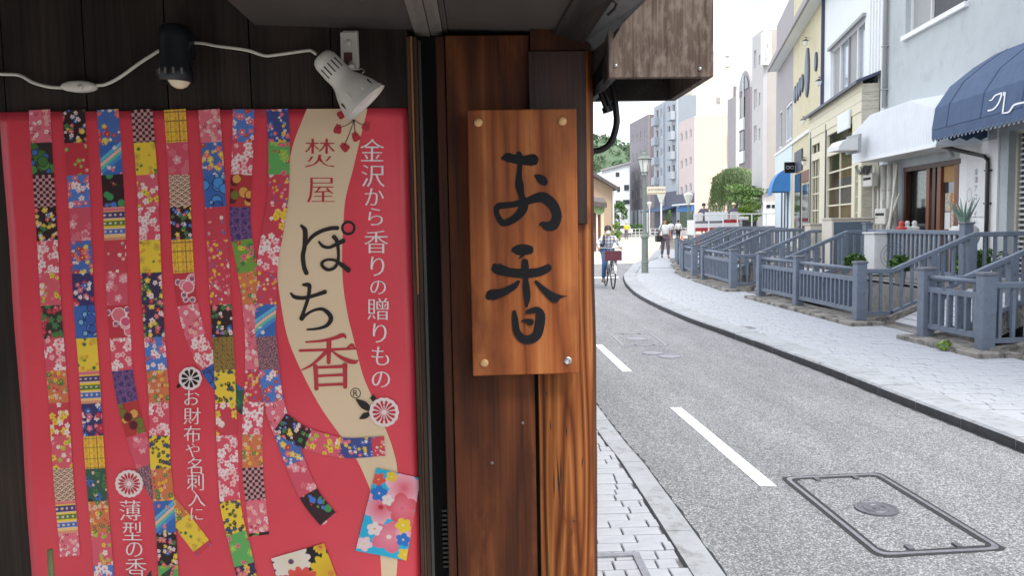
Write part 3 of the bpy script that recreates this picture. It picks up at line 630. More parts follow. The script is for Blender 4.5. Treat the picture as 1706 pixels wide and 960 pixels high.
# supports behind so the board hangs on the post
MB().bx(xl+.02, xr-.02, ys_+.0262, 1.633, zb_+.03, zb_+.06).build('spacer', 'rafter', sg); MB().bx(xl+.02, xr-.02, ys_+.0262, 1.633, zt-.06, zt-.03).build('spacer', 'rafter', sg)

# ------------------------------------------------------------------ strokes and lettering
def stroke_poly(P, n=7, caps=6):
    """P rows (x,y,width) in pixels -> outline ring polygons as strip verts/faces in 2D"""
    C_ = crom(P, n) if len(P) > 2 else np.array([np.array(P[0])*(1-k/4)+np.array(P[-1])*k/4 for k in range(5)], float)
    C_[:, 2] = np.maximum(C_[:, 2], .6); d = np.gradient(C_[:, :2], axis=0); d /= np.maximum(np.hypot(d[:, 0], d[:, 1]), 1e-6)[:, None]; nn = np.c_[-d[:, 1], d[:, 0]]
    Lf = C_[:, :2]+nn*C_[:, 2:]/2; Rg = C_[:, :2]-nn*C_[:, 2:]/2; vs = []; fs = []
    for a_, b_ in zip(Lf, Rg): vs += [tuple(a_), tuple(b_)]
    for i in range(len(C_)-1): fs.append((2*i, 2*i+1, 2*i+3, 2*i+2))
    for end in (0, -1):
        c0 = C_[end]; dd = -d[0] if end == 0 else d[-1]; base = len(vs); r = c0[2]/2; n_ = nn[end]; ring = []
        for k in range(1, caps):
            t_ = math.pi*k/caps; vs.append(tuple(c0[:2]+n_*r*math.cos(t_)+dd*r*.8*math.sin(t_))); ring.append(base+k-1)
        i0 = 0 if end == 0 else 2*(len(C_)-1); fs.append(tuple([i0]+ring+[i0+1]))
    return vs, fs
def lay(b, vs2, fs, y, bulge=None, slope=0.0):
    P = []; nvs = max(1, len(vs2))
    for k_i, (x, yy) in enumerate(vs2):            # a stroke rises a hair along its run, so that it never lies in its own plane where it crosses itself
        p = W(x, yy, y); P.append((p.x, (y if bulge is None else y+bulge(p.x, p.z))-slope*k_i/nvs, p.z))
    out = []
    for f in fs:                                   # face the camera
        A = [Vector(P[i]) for i in f]; nrm = Vector()
        for i in range(1, len(A)-1): nrm += (A[i]-A[0]).cross(A[i+1]-A[0])
        out.append(f if nrm.y < 0 else f[::-1])
    b.add(P, out)
def strokes(rows, ox, oy, sc, name, m, parent, y, bulge=None, step=.00025):
    b = MB()
    for k, r in enumerate(rows):
        vs2, fs = stroke_poly([(ox+a_/sc, oy+c_/sc, w_/sc) for a_, c_, w_ in r]); lay(b, vs2, fs, y-step*k, bulge, .0005)
    return b.build(name, m, parent)
strokes([[(212, 190, 36), (250, 182, 84), (300, 190, 84), (370, 208, 80), (440, 208, 96), (495, 205, 112), (512, 208, 95)],
         [(362, 145, 48), (378, 190, 60), (376, 260, 46), (366, 360, 56), (370, 450, 80), (390, 540, 58), (412, 610, 80), (395, 680, 86), (320, 760, 72), (222, 800, 62), (170, 745, 52), (152, 680, 50), (180, 640, 62), (290, 628, 56), (430, 598, 66), (520, 566, 84), (600, 560, 100), (685, 630, 96), (722, 730, 90), (690, 815, 98), (630, 828, 80), (585, 808, 46), (556, 822, 10)],
         [(515, 352, 14), (548, 368, 62), (590, 400, 84), (612, 418, 62)]], 800, 230, 5.65, 'brush_character', 'ink', sg, ys_-.0008)
strokes([[(282, 108, 46), (312, 108, 84), (375, 106, 90), (420, 108, 72)], [(362, 146, 30), (345, 164, 18), (322, 186, 5)],
         [(122, 240, 44), (142, 264, 92), (250, 298, 76), (380, 306, 78), (500, 292, 72), (575, 258, 64)],
         [(377, 205, 54), (378, 262, 64), (384, 345, 40), (388, 420, 58), (396, 510, 54), (390, 586, 20)],
         [(322, 376, 30), (285, 415, 52), (190, 466, 68), (95, 490, 92), (68, 505, 54)],
         [(468, 374, 24), (520, 428, 46), (590, 490, 68), (630, 512, 82), (655, 505, 50), (690, 500, 18), (730, 498, 4)],
         [(286, 630, 34), (294, 700, 54), (308, 795, 60), (355, 855, 68), (420, 862, 74), (478, 822, 80), (502, 730, 84), (506, 655, 78), (478, 615, 56), (430, 622, 46), (395, 632, 34)],
         [(346, 708, 8), (388, 706, 36), (428, 718, 58)]], 800, 395, 5.05, 'brush_character', 'ink', sg, ys_-.0008)

_gc = {}
def glyph(ch):
    """outline of one character from Blender's own font, centred, em = 1"""
    if ch in _gc: return _gc[ch]
    cu = bpy.data.curves.new('g', 'FONT'); cu.body = ch; cu.size = 1; cu.resolution_u = 3; ob = bpy.data.objects.new('g', cu); COL.objects.link(ob)
    dg = bpy.context.evaluated_depsgraph_get(); dg.update(); me = bpy.data.meshes.new_from_object(ob.evaluated_get(dg))
    v = np.array([(q.co.x, q.co.y) for q in me.vertices]).reshape(-1, 2); f = [tuple(p.vertices) for p in me.polygons]
    # merge doubled outline points
    bpy.data.objects.remove(ob); bpy.data.curves.remove(cu); bpy.data.meshes.remove(me)
    if len(v) == 0: _gc[ch] = (np.zeros((0, 2)), []); return _gc[ch]
    key = {}; idx = []; nv = []
    for p in v:
        k = (round(p[0], 5), round(p[1], 5))
        if k not in key: key[k] = len(nv); nv.append(p)
        idx.append(key[k])
    f = [tuple(idx[i] for i in q) for q in f]; f = [q for q in f if len(set(q)) == len(q)]; v = np.array(nv)
    _gc[ch] = (v, f); return _gc[ch]
def mincho(v, f, thin, fat=0.0):
    """thin the horizontal strokes (and fatten the upright ones) of an outline"""
    cnt = {}
    for q in f:
        for i in range(len(q)):
            e = (q[i], q[(i+1) % len(q)])
            cnt[e] = cnt.get(e, 0)+1
    ar = sum(np.cross(v[q[1]]-v[q[0]], v[q[2]]-v[q[0]]) for q in f if len(q) > 2); s = 1 if ar > 0 else -1
    nrm = np.zeros_like(v)
    for (a_, b_) in cnt:
        if (b_, a_) not in cnt:
            d_ = v[b_]-v[a_]; l = np.hypot(*d_)
            if l > 1e-7: nrm[a_] += s*np.array([d_[1], -d_[0]])/l; nrm[b_] += s*np.array([d_[1], -d_[0]])/l
    l = np.maximum(np.hypot(nrm[:, 0], nrm[:, 1]), 1e-6)[:, None]; nrm = nrm/l*np.minimum(l, 1)
    return v + nrm*np.array([fat, -thin])
def letter(b, ch, px, py, size, y, thin=.018, fat=.004, bulge=None, sx=1.0, rot=0.0, cen=(.5, .38)):
    v, f = glyph(ch)
    if len(v) == 0: return
    w = mincho(v, f, thin, fat) if thin or fat else v
    mid = (v.max(0)+v.min(0))/2; w = w-mid; cr, sr = math.cos(rot), math.sin(rot)
    pts = [(px+size*sx*(x*cr-z*sr), py-size*(x*sr+z*cr)) for x, z in w]
    lay(b, pts, f, y, bulge)
# ================================================================== THE POSTER
YPO = YW-.007
_q = glyph('国')[0]; EMS = .93/float((_q.max(0)-_q.min(0)).max())
def wave(x, z): return .0024*math.sin(x*11+z*5)+.0018*math.sin(z*17-x*6)+.0010*math.sin(x*31+z*3)
def wave_np(x, z): return .0024*np.sin(x*11+z*5)+.0018*np.sin(z*17-x*6)+.0010*np.sin(x*31+z*3)
tl, tr_, bl_ = W(0, 185, YPO), W(677.5, 181, YPO), W(55, 960, YPO)
pxL, pxR, pzT, pzB = tl.x, (tr_.x+W(703, 960, YPO).x)/2, (tl.z+tr_.z)/2, .70
po = thing('hanging_poster', ((pxL+pxR)/2, YPO, pzB), 'large red poster with patchwork ribbons and white Japanese writing on the wooden wall', 'poster')
nx, nz_ = 40, 54; b = MB(); vs = []; fs = []
for j in range(nz_+1):
    for i in range(nx+1):
        x = pxL+(pxR-pxL)*i/nx; z = pzB+(pzT-pzB)*j/nz_; vs.append((x, YPO+wave(x, z), z))
for j in range(nz_):
    for i in range(nx): k = j*(nx+1)+i; fs.append((k, k+1, k+nx+2, k+nx+1))
b.add(vs, fs); o = b.build('sheet', 'poster_red', po, smooth=True)
so_ = o.modifiers.new('thickness', 'SOLIDIFY'); so_.thickness = .0008; so_.offset = -1
def px_to_xz(P, y):
    """vectorised W: pixel rows -> x,z on the plane y"""
    P = np.asarray(P, float); R = np.array(rt); U = np.array(up); Fv = np.array(fw)
    D = Fv+np.outer((P[:, 0]-CX)/FPX, R)-np.outer((P[:, 1]-CY)/FPX, U); k = y/D[:, 1]; return D[:, 0]*k, D[:, 2]*k+EYE.z
def grid_print(name, PX, cols, y):
    """PX (n,m,2) pixel grid, cols (n,m,3): a printed patch laid on the poster"""
    n, m = PX.shape[:2]; x, z = px_to_xz(PX.reshape(-1, 2), y); yy = y+wave_np(x, z)
    me = bpy.data.meshes.new(name); o3 = ORG[po.name]; V = np.c_[x-o3.x, yy-o3.y, z-o3.z]
    i, j = np.meshgrid(np.arange(n-1), np.arange(m-1), indexing='ij'); a = (i*m+j).ravel(); F = np.c_[a, a+1, a+m+1, a+m]
    p = V[F[0]]; 
    if np.cross(p[1]-p[0], p[2]-p[0])[1] > 0: F = F[:, ::-1]
    me.vertices.add(len(V)); me.vertices.foreach_set('co', V.ravel()); me.loops.add(F.size); me.loops.foreach_set('vertex_index', F.ravel().astype(np.int32))
    me.polygons.add(len(F)); me.polygons.foreach_set('loop_start', np.arange(0, F.size, 4, dtype=np.int32)); me.polygons.foreach_set('loop_total', np.full(len(F), 4, np.int32))
    me.update(calc_edges=True); at = me.color_attributes.new('print', 'FLOAT_COLOR', 'POINT'); C4 = np.ones((len(V), 4), np.float32); C4[:, :3] = cols.reshape(-1, 3); at.data.foreach_set('color', C4.ravel())
    me.materials.append(M['print']); o = bpy.data.objects.new(name, me); COL.objects.link(o); o.parent = po; ORG[o.name] = o3; return o
c_ = lambda r, g, b: np.array(srgb(r, g, b))
K_ = c_(28, 24, 26); PK = c_(228, 110, 128); RD = c_(196, 48, 62); WH = c_(245, 226, 222); YE = c_(240, 205, 50); BU = c_(45, 110, 185); NV = c_(45, 52, 105); GR = c_(60, 130, 70); CR = c_(238, 200, 170); OR = c_(225, 140, 60); CY_ = c_(40, 175, 215); PU = c_(110, 70, 110); BR = c_(90, 45, 35)
RNG = np.random.RandomState(11)
def flowers(A, B, bg, spec, n, rng, W_=36, H_=54, shade=True):
    out = np.empty(A.shape+(3,)); out[:] = bg
    for _ in range(int(n*1.35)):
        col, R0, cen = spec[rng.randint(len(spec))]; x = rng.uniform(-3, W_+3); y = rng.uniform(-3, H_+3); R = R0*.84*rng.uniform(.65, 1.2); ph = rng.uniform(0, 6.28)
        dx, dy = A-x, B-y; r = np.hypot(dx, dy); th = np.arctan2(dy, dx)+ph; k = r < R*(.62+.42*np.abs(np.cos(2.5*th)))
        f = np.clip(r/R, 0, 1)[..., None]; cc = col*(.82+.25*f) if shade else col*np.ones_like(f); out[k] = np.broadcast_to(cc, out.shape)[k]; out[r < R*.24] = cen
    return np.clip(out, 0, 1)
def blobs(A, B, bg, spec, n, rng, rim=None):
    out = np.empty(A.shape+(3,)); out[:] = bg
    for _ in range(n):
        col, R0 = spec[rng.randint(len(spec))]; x = rng.uniform(0, 36); y = rng.uniform(0, 54); R = R0*rng.uniform(.7, 1.2); r = np.hypot(A-x, B-y)
        if rim is not None: out[r < R+1.4] = rim
        out[r < R] = col
    return out
def pat(kind, A, B, rng):
    fl = lambda bg, spec, n: flowers(A, B, bg, spec, n, rng)
    if kind == 'C': return np.where((((A//5.2)+(B//5.2)) % 2 < 1)[..., None], K_*1.2, c_(205, 150, 150))
    if kind == 'PL':
        o = np.empty(A.shape+(3,)); o[:] = YE
        for x in (4, 18, 31): o[np.abs(A-x) < 2.4] = c_(226, 160, 50)
        for y in (10, 28, 46): o[np.abs(B-y) < 2.2] = c_(235, 180, 55)
        for x in (9, 24): o[np.abs(A-x) < .8] = c_(170, 120, 50)
        for y in (4, 19, 37, 52): o[np.abs(B-y) < .8] = c_(160, 110, 45)
        return o
    if kind == 'W':
        o = np.empty(A.shape+(3,)); o[:] = CR*.9; R = 9.0
        best = np.full(A.shape, -1.0)
        for j in range(-1, 14):
            for i in range(-1, 4):
                x = i*14+(7 if j % 2 else 0); y = j*4.6; r = np.hypot(A-x, (B-y)*1.0); k = (r < R) & (B < y+1); 
                ring = ((r % 3.0) < 1.45); o[k] = np.where(ring[k][:, None], K_*1.3, CR*.9)
        return o
    if kind == 'T':
        o = np.empty(A.shape+(3,)); o[:] = c_(225, 150, 120)
        for y0, y1, q in ((2, 6, PK), (6, 8, YE), (8, 18, c_(70, 60, 110)), (18, 20, CR), (20, 23, YE), (23, 31, c_(80, 125, 45)), (31, 34, YE), (34, 36, CR), (36, 45, BU), (45, 47, CR), (47, 50, c_(240, 200, 120))): o[(B >= y0) & (B < y1)] = q
        for y in (13, 27, 40.5): o[(np.abs(B-y) < 1.6) & ((A % 9) < 4)] = c_(225, 205, 190)
        return o
    if kind == 'AS':
        o = np.empty(A.shape+(3,)); o[:] = c_(52, 52, 108); l = np.zeros(A.shape, bool)
        for t_ in (0, 60, 120, 30, 90, 150):
            s, c0 = math.sin(math.radians(t_)), math.cos(math.radians(t_)); u = (A*s+B*c0) % 12.0; l |= np.abs(u-6) < .62
        o[l] = c_(125, 85, 135); return o
    if kind == 'GO':
        o = np.empty(A.shape+(3,)); o[:] = c_(170, 140, 60); u = (np.abs((A % 8)-4)+np.abs((B % 8)-4)); o[(u % 3.2) < 1.3] = c_(60, 48, 28); return o
    if kind == 'PUR':
        o = np.empty(A.shape+(3,)); o[:] = c_(95, 60, 80); u = np.sin(A*1.9+np.sin(B*.8)*2)*np.sin(B*1.9+np.cos(A*.7)*2); o[u > .25] = c_(200, 150, 150); return o
    if kind == 'DB':
        o = np.empty(A.shape+(3,)); o[:] = c_(35, 105, 180); u = A*.75+B; 
        for a_, q in ((22, c_(90, 185, 215)), (30, c_(235, 190, 160)), (36, c_(90, 190, 170)), (43, c_(60, 140, 210))): o[np.abs(u-a_-8) < 3.2] = q
        f = flowers(A, B, np.array([9., 9., 9.]), [(YE, 4, WH), (WH, 3.5, YE), (PK, 4, YE)], 9, rng); k = f[..., 0] < 1; k = (f.max(-1) <= 1) & ((B > 40) | (B < 14)) & (f[..., 0] != 1); m_ = np.any(f != 1, axis=-1) & ((B > 38) | (B < 14)); o[m_] = f[m_]; return o
    if kind == 'G': return blobs(A, B, c_(30, 40, 34), [(c_(55, 115, 50), 11), (c_(70, 140, 60), 9), (BU, 4.5)], 12, rng, c_(25, 40, 30))
    if kind == 'BL': return blobs(A, B, c_(40, 105, 180), [(c_(60, 150, 220), 11), (c_(35, 90, 170), 9), (c_(120, 180, 220), 4)], 10, rng, c_(20, 30, 70))
    if kind == 'PA': return blobs(A, B, RD, [(PK, 10), (c_(215, 80, 120), 9), (c_(150, 90, 120), 4)], 9, rng, WH)
    if kind == 'OC': return blobs(A, B, c_(185, 50, 50), [(c_(110, 120, 45), 8), (c_(225, 165, 75), 8), (c_(80, 30, 30), 8)], 11, rng, c_(150, 40, 40))
    if kind == 'BG': return np.where((flowers(A, B, K_, [(RD, 5, WH), (PK, 4, YE)], 9, rng).sum(-1) > K_.sum()*1.5)[..., None], flowers(A, B, K_, [(RD, 5, WH), (PK, 4, YE), (GR, 5, YE)], 14, np.random.RandomState(rng.randint(999))), blobs(A, B, K_, [(c_(50, 150, 90), 7), (c_(60, 120, 210), 5)], 6, rng))
    T = {'P': (PK, [(WH, 4, RD), (c_(240, 170, 170), 5, YE), (RD, 3.5, WH)], 26), 'S': (c_(222, 78, 98), [(WH, 8, PK), (c_(245, 190, 190), 7, RD)], 17), 'K': (K_, [(YE, 5, WH), (PK, 5, YE), (WH, 4, RD), (GR, 5, GR), (BU, 4, WH)], 26),
         'Y': (c_(220, 90, 105), [(WH, 6, YE), (YE, 6, GR), (c_(165, 190, 60), 5, YE), (PK, 5, WH)], 16), 'B': (c_(30, 50, 40), [(GR, 8, GR), (RD, 7, PK), (PK, 5, WH)], 18), 'M': (c_(215, 120, 70), [(GR, 5, YE), (YE, 4, RD), (CR, 4, GR), (RD, 3, WH)], 30),
         'YF': (c_(205, 60, 75), [(YE, 8, OR), (WH, 6, YE)], 12), 'RG': (RD, [(GR, 4, GR), (c_(150, 170, 60), 5, WH), (CR, 4, GR)], 9), 'BW': (c_(70, 125, 200), [(WH, 7, PK), (PK, 7, WH), (RD, 5, YE)], 18), 'PR': (c_(215, 80, 100), [(c_(240, 165, 170), 8, WH), (c_(225, 110, 125), 9, PK)], 7),
         'BY': (c_(60, 110, 180), [(YE, 6, WH), (PK, 7, YE), (RD, 6, YE), (WH, 4, YE)], 18), 'BN': (NV, [(RD, 8, PK), (WH, 5, YE), (PK, 6, WH), (BU, 6, WH)], 14), 'YB': (YE, [(c_(215, 190, 50), 8, OR), (c_(230, 150, 40), 4, YE), (GR, 4, K_)], 12), 'RB': (c_(205, 60, 75), [(WH, 4, YE), (CR, 3, GR), (BU, 2.5, YE)], 8),
         'RS': (c_(205, 62, 78), [(WH, 3.2, RD), (PK, 3.5, WH), (YE, 3.2, OR), (BU, 2.2, WH)], 30), 'YK': (YE, [(K_, 4, YE), (c_(50, 70, 80), 5, BU), (c_(100, 110, 40), 4, K_)], 26), 'GS': (c_(110, 160, 60), [(PK, 6, RD), (RD, 5, YE), (YE, 5, GR), (GR, 7, GR)], 15), 'NV': (c_(50, 75, 140), [(WH, 4, YE), (PK, 6, YE), (BU, 5, WH), (YE, 4, OR)], 22),
         'KM': (c_(40, 45, 80), [(YE, 6, WH), (PK, 6, YE), (WH, 5, RD), (GR, 5, YE), (RD, 5, YE)], 24), 'GB': (c_(40, 90, 70), [(c_(40, 110, 180), 8, K_), (GR, 7, K_), (CR, 4, BU), (K_, 4, BU)], 12), 'GG': (c_(90, 175, 90), [(PK, 6, RD), (c_(150, 200, 80), 8, YE), (RD, 4, WH)], 10)}
    bg, spec, n = T[kind]; return flowers(A, B, bg, spec, n, rng)
def ribbon(center, kinds, y, w0=36, w1=33, name='patchwork_ribbon', L0=54.5):
    C_ = crom(center, 14); d = np.r_[0, np.cumsum(np.hypot(*np.diff(C_, axis=0).T))]; n = int(d[-1]/1.15); s = np.linspace(0, d[-1], n); cx = np.interp(s, d, C_[:, 0]); cy = np.interp(s, d, C_[:, 1])
    sm = np.gradient(np.c_[cx, cy], axis=0); sm[:, 0] = np.convolve(np.r_[[sm[0, 0]]*15, sm[:, 0], [sm[-1, 0]]*15], np.ones(31)/31, 'valid'); sm /= np.hypot(sm[:, 0], sm[:, 1])[:, None]
    nn = np.c_[-sm[:, 1], sm[:, 0]]; wd_ = np.linspace(w0, w1, n); m = 32; u = np.linspace(0, 1, m)
    PX = np.c_[cx, cy][:, None, :]-nn[:, None, :]*((u-.5)[None, :, None]*wd_[:, None, None]); A = np.broadcast_to(u[None]*36, (n, m)).copy(); cols = np.zeros((n, m, 3)); pi_ = (s//L0).astype(int)
    for k in range(pi_.max()+1):
        sel = pi_ == k; cols[sel] = pat(kinds[k % len(kinds)], A[sel], np.broadcast_to((s[sel]-k*L0)[:, None], (sel.sum(), m)).copy(), RNG)
    g_ = cols.mean(-1, keepdims=True); cols = (cols*.93+g_*.03+np.array([.022, .003, .005]))*.97
    return grid_print(name, PX, cols, y)
RB = [([(67, 183), (76, 349), (89, 556), (101, 740), (115, 929)], 'P G C K S Y B S M YF Y W T P'),
      ([(123, 183), (133, 349), (145, 560), (158, 760), (172, 965), (174, 1000)], 'K RG BW PR BY BN BL YB T BN PL GB M Y BW'),
      ([(179, 182), (189, 349), (197, 507), (201, 560), (204, 616), (212, 664), (225, 714), (243, 770), (265, 820), (300, 865), (341, 917)], 'BY DB BG T RB PR PA S AS OC PR PUR M YB RB'),
      ([(236, 182), (246, 340), (257, 560), (265, 664), (268, 768), (272, 818), (281, 965), (284, 1000)], 'C YB Y S YB KM KM BW M S YK M DB K GG'),
      ([(291, 182), (297, 288), (306, 450), (312, 505), (325, 560), (344, 602), (370, 640), (398, 665), (425, 690)], 'PL PR W K PL PA P S BL GB K'),
      ([(348, 182), (355, 288), (359, 349), (367, 503), (370, 560), (376, 664), (382, 818), (389, 868), (402, 918), (414, 965), (424, 1000)], 'P BY BL RB RS RS K GO YK YF S S YK GG KM'),
      ([(406, 182), (405, 231), (402, 288), (400, 336), (401, 385), (410, 438), (418, 491), (424, 560), (424, 640), (421, 691), (420, 741), (421, 793), (427, 847), (432, 893)], 'BW S OC AS GS M P P RS S M C P K'),
      ([(462, 182), (465, 231), (465, 288), (463, 336), (454, 389), (446, 438), (444, 491), (441, 540), (442, 560), (446, 591), (451, 643), (461, 689), (475, 727), (496, 785), (518, 831), (548, 868)], 'NV GG RS YF S RS DB PUR BW P BY PR BG S'),
      ([(466, 704), (500, 727), (540, 741), (580, 748), (641, 744)], 'K Y NV RS')]
band_L = [(511, 181), (489, 239), (480, 288), (479, 332), (474, 381), (466, 422), (462, 454), (466, 495), (478, 560), (500, 614), (533, 677), (567, 727), (592, 764), (615, 814), (628, 860), (634, 935), (636, 990)]
band_R = [(612, 181), (602, 223), (588, 284), (576, 332), (572, 381), (570, 430), (572, 479), (580, 528), (588, 560), (604, 622), (621, 664), (642, 714), (654, 747), (662, 785), (664, 860), (662, 935), (658, 990)]
A_, B_ = crom(band_L, 8), crom(band_R, 8); u = np.linspace(0, 1, 9)[None, :, None]; PX = A_[:, None]*(1-u)+B_[:, None]*u
grid_print('cream_band', PX, np.broadcast_to(np.array([.74, .56, .37]), PX.shape[:2]+(3,)), YPO-.0006)
LV = [2, 3, 1, 4, 1, 5, 2, 6, 7]
for (c, k), lv in zip(RB, LV): ribbon(c, k.split(), YPO-.0008-.0003*lv)
# pictures of two sachets
def quad_grid(q, n, m):
    q = np.array(q, float); a_, b_ = np.meshgrid(np.linspace(0, 1, n), np.linspace(0, 1, m), indexing='ij'); a3, b3 = a_[..., None], b_[..., None]
    return (q[0]*(1-a3)+q[3]*a3)*(1-b3)+(q[1]*(1-a3)+q[2]*a3)*b3, a_, b_
PX, a_, b_ = quad_grid([(627, 781), (701, 797), (677, 935), (592, 919)], 110, 70); A2, B2 = b_*76, a_*142; cols = np.empty(PX.shape[:2]+(3,)); cols[:] = c_(40, 185, 225); rg = np.random.RandomState(4)
def bloom(cx, cy, R, c0, c1, cen, ph, npet=5, sharp=.3):
    dx, dy = A2-cx, B2-cy; r = np.hypot(dx, dy); th = np.arctan2(dy, dx)+ph; k = r < R*(1-sharp+sharp*np.abs(np.cos(npet/2*th))); f = np.clip(r/R, 0, 1)[..., None]; cc = c0*(1-f)+c1*f; cols[k] = cc[k]; cols[r < R*.13] = cen
for v in [(52, 22, 34, c_(235, 90, 110), c_(250, 205, 220), PK, .3), (22, 62, 30, c_(230, 85, 105), c_(248, 190, 205), RD, 1.), (55, 56, 26, c_(240, 130, 150), c_(225, 85, 100), PK, .6), (44, 108, 28, c_(240, 150, 165), c_(235, 110, 140), WH, .1), (20, 100, 12, WH, WH, OR, .4), (76, 74, 20, c_(230, 90, 105), c_(235, 120, 130), PK, 2.), (66, 100, 16, c_(250, 200, 210), c_(240, 150, 170), PK, 1.5), (10, 128, 13, WH, c_(245, 200, 210), YE, 0), (8, 18, 12, c_(228, 90, 80), c_(228, 90, 80), YE, 0), (14, 40, 14, c_(45, 120, 205), c_(45, 120, 205), WH, .5), (30, 48, 10, WH, WH, YE, .2), (28, 8, 10, YE, YE, WH, .2), (62, 84, 13, YE, YE, WH, .9), (66, 108, 12, c_(45, 120, 205), c_(45, 120, 205), WH, .3), (72, 132, 11, YE, YE, WH, 1.2)]: bloom(*v)
grid_print('sachet_picture', PX, cols*.86, YPO-.0034)
PX, a_, b_ = quad_grid([(452, 931), (540, 906), (575, 1000), (480, 1025)], 90, 90); A2, B2 = b_*92, a_*98; cols = np.empty(PX.shape[:2]+(3,)); cols[:] = K_
for v in [(30, 14, 34, c_(235, 225, 190), WH, PU, 0, 14, .2), (86, 50, 36, c_(225, 170, 40), YE, OR, .2, 14, .2), (34, 58, 34, c_(225, 60, 50), c_(235, 90, 80), CR, .1, 14, .2), (84, 4, 12, OR, YE, RD, 0, 12, .2)]: bloom(*v)
grid_print('sachet_picture', PX, cols*.86, YPO-.0034)
# round chrysanthemum marks
def chrys(cx, cy, R, c_out, c_in, petals, y, name='flower_mark', ring=True):
    n, m = 26, 97; r_ = np.linspace(0.001, 1, n); t_ = np.linspace(0, 2*math.pi, m); rr_, tt = np.meshgrid(r_, t_, indexing='ij'); sc = 1+.05*np.abs(np.cos(petals/2*tt))-.05
    PX = np.stack([cx+R*rr_*sc*np.cos(tt), cy+R*rr_*sc*np.sin(tt)], -1); cols = np.empty(PX.shape[:2]+(3,)); cols[:] = c_out
    pet = (np.abs(np.cos(petals/2*tt)) > .42+.9*(rr_-.52)**2*4) & (rr_ > .14) & (rr_ < .80); cols[pet] = c_in; return grid_print(name, PX, cols*.86, y)
chrys(640, 687, 25, WH, RD, 14, YPO-.0030); chrys(216, 806, 23.5, WH, RD, 16, YPO-.0032); chrys(317, 631, 19.5, WH, K_, 9, YPO-.0032)
# leaves of the mark, lettering
for k, (x0, y0, x1, y1, w) in enumerate(((618, 684, 594, 666, 13), (622, 667, 622, 659, 10), (616, 689, 600, 698, 10), (300, 640, 296, 646, 6))):
    vs2, f2 = stroke_poly([(x0, y0, w*.5), ((x0+x1)/2, (y0+y1)/2, w), (x1, y1, 3)]); bk = MB(); lay(bk, vs2, f2, YPO-.0026-.0001*k, wave); bk.build('leaf_print', 'print_black', po)
bk = MB()
vs2, f2 = stroke_poly([(604+8.2*math.cos(t), 655+8.2*math.sin(t)*0+8.2*math.sin(t), 1.3) for t in np.linspace(0, 6.2, 14)], 4); vs2 = [(x-11.5, y+.3) for x, y in vs2]; lay(bk, vs2, f2, YPO-.0012, wave); letter(bk, 'R', 592.5, 655.5, 12*EMS*1.2, YPO-.0013, 0, 0, wave)
bk.build('trademark_print', 'print_black', po)
def ring_stroke(cx, cy, r, w): return [(cx+r*math.cos(t), cy+r*math.sin(t), w) for t in np.linspace(0, 6.33, 18)]
strokes([[(148, 118, 20), (178, 160, 38), (174, 270, 34), (160, 350, 34), (168, 430, 34), (186, 482, 36)], [(180, 280, 10), (222, 212, 28), (290, 165, 30), (370, 140, 31), (424, 137, 32)], ring_stroke(506, 137, 46, 18),
         [(282, 243, 16), (312, 275, 25), (360, 285, 24), (412, 262, 28), (468, 234, 36)], [(395, 202, 34), (420, 240, 30), (430, 330, 22), (424, 395, 24), (398, 440, 25), (350, 455, 26), (312, 432, 26), (305, 402, 24), (340, 380, 20), (400, 382, 22), (450, 415, 32), (508, 460, 38)]], 470, 350, 4.571, 'black_character', 'print_black', po, YPO-.0014, wave)
strokes([[(65, 635, 16), (98, 664, 30), (170, 670, 30), (250, 650, 28), (328, 624, 34)], [(162, 570, 22), (200, 572, 36), (208, 600, 30), (195, 680, 28), (165, 770, 26), (146, 832, 32), (175, 805, 22), (230, 770, 20), (300, 755, 26), (350, 785, 34), (372, 830, 36), (340, 880, 28), (270, 905, 20), (190, 912, 14)]], 470, 350, 4.571, 'black_character', 'print_black', po, YPO-.0014, wave)
strokes([[(105, 162, 16), (250, 150, 24), (370, 122, 34), (435, 100, 38), (462, 124, 14)], [(50, 238, 24), (300, 229, 24), (548, 218, 20)], [(470, 212, 10), (515, 188, 32), (540, 212, 8)], [(310, 152, 44), (309, 250, 40), (308, 345, 34)], [(295, 238, 38), (225, 308, 30), (150, 370, 22), (68, 410, 10)], [(335, 240, 14), (410, 292, 30), (480, 325, 40), (540, 338, 36), (570, 322, 10)],
         [(190, 375, 42), (196, 480, 38), (200, 578, 38)], [(452, 362, 46), (455, 460, 38), (455, 562, 38)], [(195, 388, 26), (320, 383, 26), (445, 376, 30)], [(200, 463, 22), (440, 452, 24)], [(200, 545, 24), (440, 535, 26)]], 490, 540, 5.335, 'red_character', 'print_red', po, YPO-.0012, wave, step=.00008)
rl = MB(); letter(rl, '焚', 533, 255, 51*EMS, YPO-.0012, .026, .004, wave); letter(rl, '屋', 535, 317, 47*EMS, YPO-.0012, .026, .004, wave); rl.build('red_lettering', 'print_red', po)
def column(rows, name, y):
    b = MB()
    for ch, px, py, s in rows: letter(b, ch, px, py, s*EMS, y, .016, .003, wave)
    return b.build(name, 'print_white', po)
column([('金', 620, 250, 40), ('沢', 622, 293, 39), ('か', 624, 328, 34), ('ら', 626, 361, 34), ('香', 627, 403, 40), ('り', 629, 444, 37), ('の', 630, 479, 30), ('贈', 630, 515, 38), ('り', 633, 555, 37), ('も', 634, 593, 36), ('の', 635, 632, 35)], 'white_lettering', YPO-.0010)
column([('お', 320, 663, 28), ('財', 321, 693, 29), ('布', 321, 723, 29), ('や', 322, 750, 26), ('名', 325, 776, 29), ('刺', 326, 803, 30), ('入', 328, 831, 29), ('に', 328, 857, 25)], 'white_lettering', YPO-.0036)
column([('薄', 217, 851, 36), ('型', 220, 886, 34), ('の', 223, 917, 32), ('香', 226, 948, 36)], 'white_lettering', YPO-.0036)
